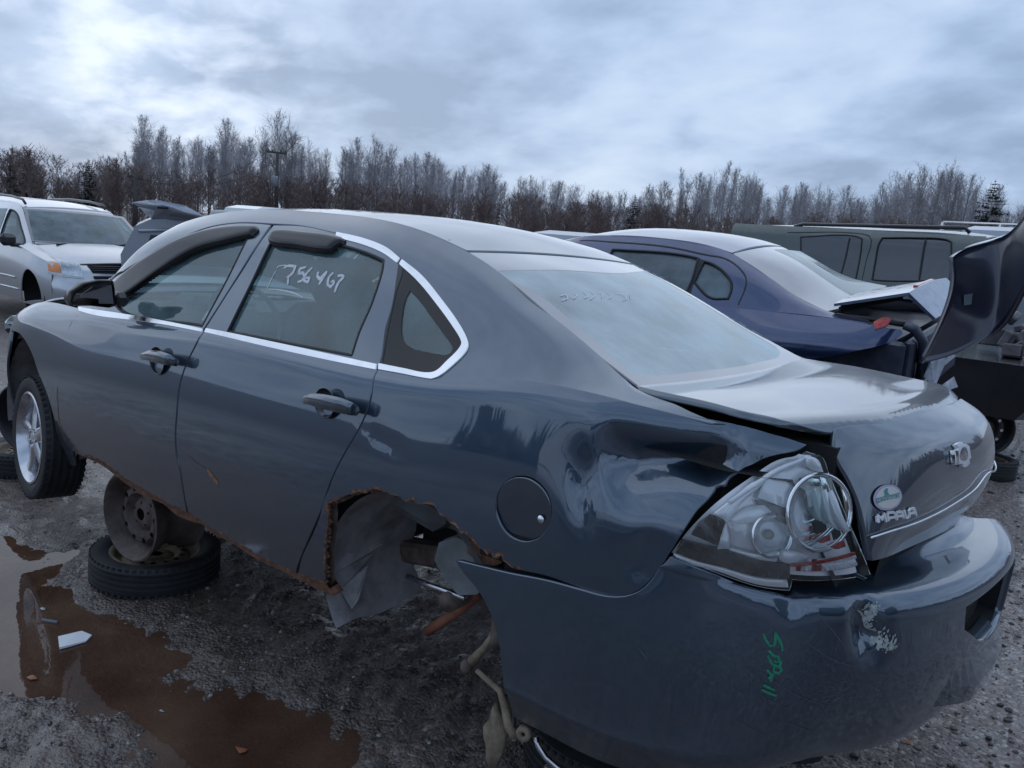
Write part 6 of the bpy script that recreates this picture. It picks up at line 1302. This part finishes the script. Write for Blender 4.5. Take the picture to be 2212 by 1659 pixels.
# ---- green SUV with roof rails
M_GRN = paint('paint_grey_green', (.040,.062,.056), dusty=.30, metal=.4, rough=.4, crough=.12, dcol=(.16,.18,.18))
M_SGL = simple('privacy_glass', (.035,.045,.06), .12, var=.2, Coat_Weight=1.0, Coat_Roughness=.15)
sv = frame_empty('suv', 'S'); tag(sv, 'grey-green SUV with black roof rails behind the blue sedan', 'suv')
s_ = sheet('body_side', 'SS', M_GRN, sv, hole=['s_win1'], h=.1); mirror_copy(s_, sv); sheet('roof', 'SR', M_GRN, sv, h=.2)
for k_ in ('s_win1', 's_win2'): panel('side_window', [k_], M_SGL, sv, h=.1, off=.004 if k_ == 's_win2' else -.006, flange=.004); seal('window_seal', k_, .010, M_BLACK, sv, off=.004)
stroke('door_gap', *MARK['s_seam'], .012, M_BLACK, sv, off=.003)
for k_ in ('s_div', 's_div2'): stroke('window_divider', *MARK[k_], .02, M_BLACK, sv, off=.012)
for yy in (1, -1): tubes('roof_rail', [(x, y*yy, z+.01) for x, y, z in W3['railS']], .024, M_PLASTIC, sv)
bb = MB(); bb.box((1.75, 0, .95), (3.2, 1.5, 1.1)); bb.build('inner_body', M_SHELL, sv)
V, F = hull([(.12, y, z) for y in (-.8, .8) for z in (.5, 1.0)]+[(.0, y, z) for y in (-.72, .72) for z in (.6, 1.0)]+[(.14, y, 1.72) for y in (-.66, .66)]+[(.3, y, z) for y in (-.82, .82) for z in (.4, 1.1)]+[(.3, y, 1.74) for y in (-.68, .68)]); mesh('tailgate', V, F, M_GRN, sv, False)
# ---- black wreck on the right
bk = empty('black_wreck', (.1, -6.35, .42)); tag(bk, 'black car with chrome-edged bumper at the right edge behind the bumper cover', 'car')
M_BLKP = paint('paint_black', (.008,.008,.012), dusty=.2, metal=.2, crough=.1, dcol=(.07,.07,.08))
def rounded(pl, y0, y1, b=.06):
    P = [(x, y, z) for x, z in pl for y in (y0+b, y1-b)]+[(x+.5*b*(1 if x < 1 else -1), y, z) for x, z in pl for y in (y0, y1)]; return hull(P)
bm_ = MB(); V, F = rounded([(.15, .12), (.02, .30), (.0, .50), (.15, .60), (4.2, .60), (4.3, .3), (4.0, .1)], -.88, .88, .12); bm_.add(V, F); bm_.build('body', M_BLKP, bk)
V, F = rounded([(1.0, .58), (1.6, .98), (2.9, 1.0), (3.5, .6)], -.72, .72, .2); mesh('cabin', V, F, M_SGL, bk, False)
MB().box((-.03, -.25, .40), (.10, 1.1, .11), bev=.03).build('chrome_bumper', M_CHROMED, bk); MB().box((.0, .70, .52), (.07, .12, .14), (0,0,R(-20)), bev=.02).build('tail_light', M_RED, bk)
tubes('bumper_lip', [(.1,.9,.60), (-.02,.75,.61), (-.05,.3,.61), (-.05,-.6,.61)], .018, M_CHROMED, bk)
jk = MB(); 
for i in range(16): jk.box((.12+.5*rng.random(), -.55+.9*rng.random(), .66+.34*rng.random()), (.06+.14*rng.random(), .05+.16*rng.random(), .05+.12*rng.random()), (rng.random()*3, rng.random()*3, 0), bev=.015)
o_ = jk.build('torn_trunk_parts', simple('mixed_scrap', (.12,.11,.12), .5, metal=.3, var=.7, scale=5), bk); o_['kind'] = 'stuff'
tubes('bent_strut', [(.15,.62,.60), (.22,.5,.86), (.2,.42,.98)], .035, simple('grey_green_paint', (.10,.13,.13), .5), bk)
MB().box((.1, -.2, 1.02), (.12, .3, .12), (.3, .2, 0), bev=.03).build('white_bracket', simple('white_plastic', (.6,.62,.66), .5), bk)
standing_rim('steel_wheel', (.55, -5.62, 0), .165, .235, .17, R(112), .05, M_RIMK, 'black steel wheel with pale round holes under the black car at right')
lying_tyre('spare_tyre', (.52, -5.62), .30, .17, .21, M_RIMT, 'flat tyre lying under the black steel wheel at the right edge')
# ---- grey hatch with its tailgate up, far left
hb = empty('grey_hatchback', (9.9, -3.6, .25)); tag(hb, 'grey wagon behind the minivan with its tailgate lifted', 'car')
hp = [Vector(p)-Vector((9.9, -3.6, .25)) for p in W3['hatch']]; hc = sum(hp, Vector())/len(hp); n = len(hp)
M_GREYP = paint('paint_mid_grey', (.40,.43,.48), dusty=.3, metal=.5, crough=.1)
bk_ = Vector((.35, -.45, -.05)); V = [tuple(p) for p in hp]+[tuple(hc+Vector((-.04,.05,.02)))]+[tuple(p+Vector((.03,-.05,-.02))) for p in hp]; F = [(i, (i+1) % n, n) for i in range(n)]+[(i, i+n+1, (i+1) % n+n+1, (i+1) % n) for i in range(n)]+[tuple(range(n+1, 2*n+1))]
tg = mesh('tailgate', V, F, M_GREYP, hb, True); 
hd = hc+Vector((0,0,.035)); MB().box(hd+Vector((-.06,.06,0)), (.22, .10, .03), (0,0,R(-50)), bev=.01).build('plate_lamp', M_SHELL, tg)
ang = R(62); Rz = Matrix.Rotation(ang, 3, 'Z')
FR0 = Vector((hc.x, hc.y, 0))+Vector((.88,-.47,0))*.22+Vector((-.47,-.88,0))*.35
def hbox(c, d, mat, nm, bev=.04): MB().box(Vector(c), d, Matrix.Rotation(ang, 3, 'Z'), bev=bev).build(nm, mat, hb)
V, F = hull([tuple(FR0+Rz @ Vector((x, y, z))) for x, z, w in [(-.85,.3,0),(-.90,.9,0),(-.72,1.28,0),(-.5,1.40,0),(.5,1.40,0),(.72,1.28,0),(.90,.9,0),(.85,.3,0)] for y in (-.0, -2.6)]); mesh('body', V, F, M_GREYP, hb, False)
fr0 = FR0
for (x0, x1, z0, z1, m__, nm) in [(-.15,.62,.85,1.18,M_VGL,'side_window'),]:
    MB().add([tuple(fr0+Rz @ Vector((x, .012, z))) for x, z in ((x0,z0),(x1,z0),(x1-.08,z1),(x0+.18,z1))], [(0,1,2,3)]).build(nm, M_SGL, hb)
pts = [tuple(fr0+Rz @ Vector((x, .03, z))) for x, z in ((-.20,.80),(.0,1.24),(.3,1.26),(.68,1.22))]; tubes('window_trim', pts, .022, M_GREYP, hb)
# ---- scraps of vehicles showing over the roofs
def vehicle_top(name, u_, D, zt, L, w_, col, lab, cat, heading, boxy=0):
    x, y = at_px(u_, D); e = empty(name, (x, y, .3), (0, 0, heading)); tag(e, lab, cat); h = zt-.3
    V, F = hull([(a, b, c) for a in (-L/2, L/2) for b in (-w_/2, w_/2) for c in (.15, h*.55)]+[(a*(.92 if boxy else .55), b*.86, h-.06) for a in (-L/2, L/2) for b in (-w_/2, w_/2)]+[(a*(.9 if boxy else .45), b*.6, h) for a in (-L/2, L/2) for b in (-w_/2, w_/2)])
    o = mesh('body', V, F, paint('paint_'+name, col, dusty=.2, metal=.1), e, False)
    for sd in (-1, 1): MB().box((0, sd*(w_/2*.93), h*.76), (L*.5, .03, h*.22), (R(-14)*-sd, 0, 0)).build('side_window', M_SGL, e)
    return e
vehicle_top('white_van', 567, 17, 1.945, 1.9, 1.5, (.60,.66,.68), 'white van roof just showing above the dark sedan roof', 'van', R(0))
vehicle_top('grey_car', 1310, 13, 1.90, 4.4, 1.75, (.40,.44,.48), 'pale car roof between the dark sedan roof and the blue sedan', 'car', R(5))
vehicle_top('white_truck', 2135, 13.5, 2.40, 1.5, 1.5, (.40,.44,.50), 'white van roof beyond the rear end of the green SUV', 'van', R(-8))
# ---- utility poles
camp = Vector((-0.338419, 2.579303, 1.814240)); M_POLE = simple('weathered_pole', (.075,.068,.065), .9, var=.3)
def pole(key, akey, k, lab, box=False):
    a, b_ = [camp+(Vector(p)-camp)*k for p in W3[key]]; l, r_ = [camp+(Vector(p)-camp)*k for p in W3[akey]]; e = empty('utility_pole', (a.x, a.y, 0)); tag(e, lab, 'pole')
    o = Vector((a.x, a.y, 0)); MB().tube([(0,0,0), tuple(Vector((b_.x, b_.y, b_.z))-o)], [.22, .13], 10).build('pole', M_POLE, e, True)
    MB().tube([tuple(l-o), tuple(r_-o)], .09, 6).build('crossarm', M_POLE, e)
    if box:
        tp = b_-o; MB().lathe([(.0001,.5),(.28,.5),(.3,.4),(.3,-.4),(.0001,-.45)], 14, Matrix.Translation(tp+Vector((-.35,.5,-2.6)))).build('transformer', simple('transformer_grey', (.30,.32,.35), .5), e, True)
    for f in (.08, .3, .7, .92):
        p = l.lerp(r_, f)-o; MB().lathe([(.0001,.22),(.05,.2),(.06,.05),(.04,0)], 8, Matrix.Translation(p+Vector((0,0,.06)))).build('insulator', M_POLE, e, True)
    return [l, r_]
A_ = pole('pole1', 'arm1', 1.5, 'tall utility pole with a crossarm and grey transformer before the bare trees', True); B_ = pole('pole2', 'arm2', 1.22, 'distant utility pole left of the tallest bare trees')
wm = MB()
for i, f in enumerate((.05, .95)):
    p, q = A_[0].lerp(A_[1], f), B_[0].lerp(B_[1], f); wm.tube([p.lerp(q, s_)-Vector((0,0,1.6*4*s_*(1-s_))) for s_ in np.linspace(0, 1, 14)], .02, 3, cap=False)
tag(wm.build('power_lines', M_BLACK, None), 'thin power lines strung between the two utility poles', 'wires')

# ---- the row the photographer stands beside: seen only as reflections in the dark car's paint
def copy_tree(o, parent=None):
    c = o.copy(); COL.objects.link(c)
    if parent is not None: c.parent = parent; c.matrix_parent_inverse = o.matrix_parent_inverse.copy(); c.matrix_basis = o.matrix_basis.copy()
    for ch in o.children: copy_tree(ch, c)
    return c
for src, M4, lab in ((sv, Matrix.Translation((-2.3, .9, .40)) @ Matrix.Rotation(R(186), 4, 'Z'), 'grey-green SUV mirrored in the trunk lid of the dark sedan'), (van, Matrix.Translation((-1.6, 7.6, .12)) @ Matrix.Rotation(R(176), 4, 'Z'), 'silver minivan mirrored in the doors of the dark sedan')):
    c = copy_tree(src); c.matrix_world = M4; c['label'] = lab
# ------------------------------------------------------------------ the leafless wood beyond the yard
def twig_mat(name, c0, c1):
    m, t, b = mat_base(name); oi = nn(t, 'ShaderNodeObjectInfo'); mx = nn(t, 'ShaderNodeMix', data_type='RGBA'); mx.inputs[6].default_value = c0+(1,); mx.inputs[7].default_value = c1+(1,)
    tc = nn(t, 'ShaderNodeTexCoord'); n = nn(t, 'ShaderNodeTexNoise', i_Scale=.6, i_Detail=3.0); t.links.new(tc.outputs['Object'], n.inputs[0]); ad = nn(t, 'ShaderNodeMath', operation='ADD'); t.links.new(oi.outputs['Random'], ad.inputs[0]); t.links.new(n.outputs[0], ad.inputs[1])
    mr = nn(t, 'ShaderNodeMapRange', i_1=.3, i_2=1.3); t.links.new(ad.outputs[0], mr.inputs[0]); t.links.new(mr.outputs[0], mx.inputs[0]); t.links.new(mx.outputs[2], b.inputs['Base Color']); setp(b, Roughness=.9); return m
M_TW = twig_mat('twig_grey', (.22,.205,.21), (.42,.40,.415)); M_TWB = twig_mat('twig_brown', (.11,.085,.078), (.21,.155,.14)); M_TRK = twig_mat('bark_grey', (.14,.135,.145), (.34,.33,.35)); M_NEED = twig_mat('needles', (.012,.022,.018), (.028,.042,.030))
class RB:
    def __init__(s): s.V = []; s.F = []
    def rib(s, a, b, w0, w1, r_):
        "a twig: three-sided sliver"
        d = b-a; l = np.linalg.norm(d)
        if l < 1e-6: return
        d = d/l; u = np.cross(d, (0, 0, 1.)); 
        if np.linalg.norm(u) < .1: u = np.array((1., 0, 0))
        u /= np.linalg.norm(u); v = np.cross(d, u); o = len(s.V)
        for k in range(3):
            q = 2.094*k+r_; s.V.append(a+(u*math.cos(q)+v*math.sin(q))*w0)
        for k in range(3):
            q = 2.094*k+r_; s.V.append(b+(u*math.cos(q)+v*math.sin(q))*w1)
        s.F += [(o+k, o+(k+1) % 3, o+3+(k+1) % 3, o+3+k) for k in range(3)]
    def sliver(s, a, b, w, side):
        o = len(s.V); s.V += [a-side*w, a+side*w, b]; s.F.append((o, o+1, o+2))
    def mesh(s, name, mat):
        me = bpy.data.meshes.new(name); me.from_pydata([tuple(v) for v in s.V], [], s.F); me.materials.append(mat); me.update(); return me
def bare_tree(seed, H, spread, ntw, low=.25, ups=1.0):
    r_ = np.random.default_rng(seed); T = RB(); C = RB(); pts = []; p = np.zeros(3); lean = r_.normal(0, .03, 2)
    n = 9
    for i in range(n+1): pts.append(p.copy()); p = p+np.array((lean[0]+r_.normal(0, .035), lean[1]+r_.normal(0, .035), 1))*H/n
    rad = lambda f: .0085*H*(1-f)**.8+.010
    for i in range(n): T.rib(pts[i], pts[i+1], rad(i/n), rad((i+1)/n), 0)
    nb = 26
    for b in range(nb):
        f = low+(1-low)*(b+r_.random())/nb; i = min(int(f*n), n-1); q = pts[i]+(pts[i+1]-pts[i])*(f*n-i); az = b*2.4+r_.random(); L = spread*H*(.22+1.25*math.sin(math.pi*min(max((f-.12)/.98, 0), 1))**.8)*(.6+.6*r_.random())*(1-.45*f); up = ups*(.7+.9*f)
        d = np.array((math.cos(az), math.sin(az), up)); d /= np.linalg.norm(d); m = 4; bp = [q]
        for k in range(m): d = d+np.array((r_.normal(0,.12), r_.normal(0,.12), .14)); d /= np.linalg.norm(d); bp.append(bp[-1]+d*L/m)
        w = .35*rad(f)
        for k in range(m): C.rib(bp[k], bp[k+1], w*(1-k/m*.7)+.004, w*(1-(k+1)/m*.7)+.004, 0)
        nt3 = int(ntw/nb)
        for k in range(nt3):
            g = (.15+.85*r_.random())*m; kk = min(int(g), m-1); a = bp[kk]+(bp[kk+1]-bp[kk])*(g-kk); dd = d*.5+r_.normal(0, .55, 3)+np.array((0, 0, .55)); dd /= np.linalg.norm(dd); l = L*(.16+.35*r_.random()); e = a+dd*l
            sd = np.cross(dd, r_.normal(0, 1, 3)); sd /= max(np.linalg.norm(sd), 1e-6); C.sliver(a, e, .012, sd)
            for _ in range(4):
                a2 = a+dd*l*(.2+.7*r_.random()); d2 = dd+r_.normal(0, .55, 3); d2 /= np.linalg.norm(d2); sd = np.cross(d2, r_.normal(0, 1, 3)); sd /= max(np.linalg.norm(sd), 1e-6); C.sliver(a2, a2+d2*l*(.45+.45*r_.random()), .0085, sd)
    return T, C
def spruce(seed, H, W, gap=0.):
    r_ = np.random.default_rng(seed); T = RB(); C = RB(); T.rib(np.zeros(3), np.array((0,0,H)), .02*H, .01, 0); z = .06*H
    while z < H*.985:
        f = z/H; L = W*H*(1-f)**.85*(.75+.5*r_.random())+.05; nbr = 9
        for b in range(nbr):
            if r_.random() < gap: continue
            az = r_.random()*6.28; d = np.array((math.cos(az), math.sin(az), -.25+.45*f)); a = np.array((0,0,z)); e = a+d*L; C.rib(a, e, .025, .008, 0)
            for _ in range(15):
                q = r_.random(); c = a+(e-a)*(.15+.85*q); dd = d*.8+r_.normal(0, .5, 3)+np.array((0,0,-.1)); dd /= np.linalg.norm(dd); sd = np.cross(dd, (0,0,1.)); sd /= max(np.linalg.norm(sd), 1e-6); C.sliver(c, c+dd*(.16+.25*r_.random())*L*(1.1-.4*q)+0, .045*L+.02, sd)
        z += H*.028*(.7+.6*r_.random())
    return T, C
kinds = []
for i, (H, sp, ntw, low, ups) in enumerate([(11, .20, 720, .30, 1.5), (10, .26, 820, .24, 1.1), (12, .15, 620, .34, 1.9), (9, .20, 620, .28, 1.5), (10.5, .13, 500, .38, 2.2), (8.5, .26, 700, .2, 1.1)]):
    T, C = bare_tree(20+i, H, sp, ntw, low, ups); kinds.append((T.mesh('tree_trunk', M_TRK), C.mesh('tree_crown', M_TW), H))
def place_tree(kd, x, y, h, lab, grp, nm='bare_tree', cat='tree', rz=None):
    tm, cm, H = kd; e = empty(nm, (x, y, -.05)); s = h/H; e.scale = (s*rng.uniform(.85, 1.15), s*rng.uniform(.85, 1.15), s); e.rotation_euler.z = rng.random()*6.28 if rz is None else rz
    tag(e, lab, cat, grp); link('trunk', tm, e); link('crown', cm, e); return e
# height profile of the wood along the picture (u in view pixels, metres at 90 m)
U_ = [-80, 0, 120, 200, 270, 300, 360, 430, 480, 540, 580, 620, 680, 750, 820, 880, 940, 1000, 1060, 1130, 1200, 1280, 1350, 1420, 1500, 1560, 1620, 1700, 1780, 1850, 1930, 2000, 2060, 2150, 2300]
V_ = [400, 395, 385, 355, 330, 268, 290, 300, 270, 300, 262, 290, 300, 300, 305, 315, 330, 335, 362, 372, 385, 405, 395, 370, 350, 360, 385, 385, 400, 395, 352, 352, 400, 430, 425]
def top_h(u_, D): v = np.interp(u_, U_, V_); hz = 418+.0764*u_; return 1.8+(hz-v)/1712.79*D*.87
tall = {300: 0, 480: 0, 582: 1, 742: 0, 1435: 2, 1515: 2, 1930: 3, 1995: 0}
GR = 'bare grey trees along the edge of the wood'; LB = 'tall leafless grey tree in the row at the edge of the wood'
us = np.linspace(-60, 2270, 150)
for i, u0 in enumerate(us):
    u0 = u0+rng.normal(0, 7); D = 88+rng.uniform(-4, 10); h = top_h(u0, D)*rng.uniform(.72, 1.0); x, y = at_px(u0, D)
    kd = kinds[int(rng.choice([0, 1, 2, 3, 4, 5], p=[.2,.15,.22,.15,.18,.1]))]
    place_tree(kd, x, y, max(h, 3.5), LB, GR)
LBS = {300: 'leftmost of the tallest bare trees, right of the distant utility pole', 480: 'tall round-headed bare tree left of the utility pole', 582: 'tallest bare tree rising right behind the utility pole', 742: 'bare tree with a broad crown standing right of the utility pole',
       1435: 'tall slim bare tree above the blue sedan roof', 1515: 'forked tall bare tree above the blue sedan rear window', 1930: 'tall bare tree with upright limbs above the green SUV', 1995: 'V-shaped tall bare tree above the rear of the green SUV'}
for u0, kk in tall.items():
    D = 86; x, y = at_px(u0, D); place_tree(kinds[kk], x, y, top_h(u0, D)*(1.04 if u0 < 1800 else .9), LBS[u0], None)
# deeper rows merge into one mass
def mass(name, n, Dr, hr, mat_crown, lab, seed, kset, cut=1.0, usew=None):
    r_ = np.random.default_rng(seed); Vs = []; Fs = []; off = 0
    arr = []
    for kd in kset:
        for me in kd[:2]:
            co = np.empty(len(me.vertices)*3, np.float32); me.vertices.foreach_get('co', co); fl_ = [tuple(p.vertices) for p in me.polygons]; arr.append((co.reshape(-1, 3), [np.array([f for f in fl_ if len(f) == k]) for k in (3, 4)], kd[2]))
    T3 = []; T4 = []
    for i in range(n):
        u0 = r_.uniform(-120, 2330); D = r_.uniform(*Dr); h = top_h(u0, D)*r_.uniform(*hr) if hr[1] <= 1.2 else r_.uniform(hr[0], hr[1]); x, y = at_px(u0, D); a = r_.random()*6.28; k = int(r_.integers(len(kset)))
        for co, (f3, f4), H in arr[2*k:2*k+2]:
            s = h/H; sx_ = s*r_.uniform(.9, 1.4); c_, s_ = math.cos(a)*sx_, math.sin(a)*sx_; P = np.stack([co[:, 0]*c_-co[:, 1]*s_+x, co[:, 0]*s_+co[:, 1]*c_+y, co[:, 2]*s-.05], 1); Vs.append(P)
            if len(f3): T3.append(f3+off)
            if len(f4): T4.append(f4+off)
            off += len(co)
    V = np.concatenate(Vs); t3 = np.concatenate(T3) if T3 else np.zeros((0, 3), int); t4 = np.concatenate(T4); me = bpy.data.meshes.new(name); me.vertices.add(len(V)); me.vertices.foreach_set('co', V.astype(np.float32).ravel())
    lv = np.concatenate([t3.ravel(), t4.ravel()]).astype(np.int32); me.loops.add(len(lv)); me.loops.foreach_set('vertex_index', lv); ls = np.concatenate([np.arange(len(t3))*3, len(t3)*3+np.arange(len(t4))*4]).astype(np.int32); me.polygons.add(len(ls)); me.polygons.foreach_set('loop_start', ls); me.update(calc_edges=True)
    me.materials.append(mat_crown); o = link(name, me); o['kind'] = 'stuff'; tag(o, lab); return o
lo = []
for i in range(3):
    T, C = bare_tree(60+i, 9, .24, 260, .25, 1.3); lo.append((T.mesh('t', M_TRK), C.mesh('c', M_TW), 9))
mass('woodland', 420, (96, 135), (.62, .95), M_TW, 'mass of bare grey trees deeper in the wood', 5, lo)
bsh = []
for i in range(3):
    T, C = bare_tree(80+i, 3.2, .34, 260, .02, .8); bsh.append((T.mesh('t', M_TWB), C.mesh('c', M_TWB), 3.2))
mass('undergrowth', 560, (74, 98), (2.2, 5.4), M_TWB, 'brown leafless thicket at the foot of the wood', 6, bsh)
sk_ = []
for i, (H, W, g) in enumerate([(9, .26, .05), (8, .30, .45), (6, .24, .1)]):
    T, C = spruce(40+i, H, W, g); sk_.append((T.mesh('spruce_trunk', M_TRK), C.mesh('spruce_crown', M_NEED), H))
for u0, vt, D, kk, lab in [(62, 343, 80, 1, 'ragged dark pine at the far left, the taller of the pair'), (28, 362, 78, 1, 'ragged dark pine at the far left edge of the wood'), (190, 358, 76, 0, 'dark green spruce above the silver minivan roof'), (1335, 424, 78, 0, 'small dark spruce between the dark sedan and blue sedan roofs'), (2085, 420, 84, 1, 'small green pine showing through the bare trees on the right')]:
    hz = 418+.0764*u0; h = 1.8+(hz-vt)/1712.79*D*1.03; x, y = at_px(u0, D); place_tree(sk_[kk], x, y, h, lab, None, 'spruce_tree' if kk == 0 else 'pine_tree')
for u0, w in [(1180, 3), (1130, 2.5), (1230, 2.8), (1250, 2.2), (1050, 2.6), (1000, 2.4)]:
    x, y = at_px(u0, 92); place_tree(sk_[2], x, y, w*1.6, 'low dark spruce half hidden in the bare trees behind the sedan roof', 'low spruces among the bare trees', 'spruce_tree')
# the wood also closes the yard behind the photographer, where the paintwork mirrors it
def mass_behind():
    r_ = np.random.default_rng(9); Vs = []; Fs = []
    for i in range(900):
        a = r_.uniform(R(50), R(255)); D = r_.uniform(58, 78); h = r_.uniform(4, 9.5)*(1 if r_.random() < .5 else .6); x, y = camp.x+math.cos(a)*D, camp.y+math.sin(a)*D; w = r_.uniform(.5, 1.3)
        for k in range(5):
            b_ = r_.random()*3.14; z0 = h*r_.uniform(0, .5); o = len(Vs); cx, cy = x+r_.normal(0, .8), y+r_.normal(0, .8)
            Vs += [(cx-math.cos(b_)*w, cy-math.sin(b_)*w, z0), (cx+math.cos(b_)*w, cy+math.sin(b_)*w, z0), (cx+math.cos(b_)*w*.25, cy+math.sin(b_)*w*.25, z0+h*.5), (cx-math.cos(b_)*w*.2, cy, z0+h*.42)]; Fs.append((o, o+1, o+2, o+3))
    o = mesh('woodland', Vs, Fs, M_TWB, None, False); o['kind'] = 'stuff'; tag(o, 'wood on the far side of the yard, mirrored in the paint')
mass_behind()
# wire fence seen past the SUV
fe = empty('wire_fence', at_px(2150, 15.6)+(0,)); tag(fe, 'pale rail of the yard fence seen past the SUV roof', 'fence'); fo = Vector(fe.location)
P0f, P1f = Vector(at_px(1990, 16)+(0,)), Vector(at_px(2400, 15.2)+(0,)); zt = lambda s_: 2.56
tubes('rail', [P0f+Vector((0,0,zt(0)))-fo, P1f+Vector((0,0,zt(1)))-fo], .022, M_CHROMED, fe)
for s_ in np.linspace(0, 1, 4): p = P0f.lerp(P1f, s_)-fo; tubes('post', [p, p+Vector((0,0,zt(s_)))], .03, M_CHROMED, fe)
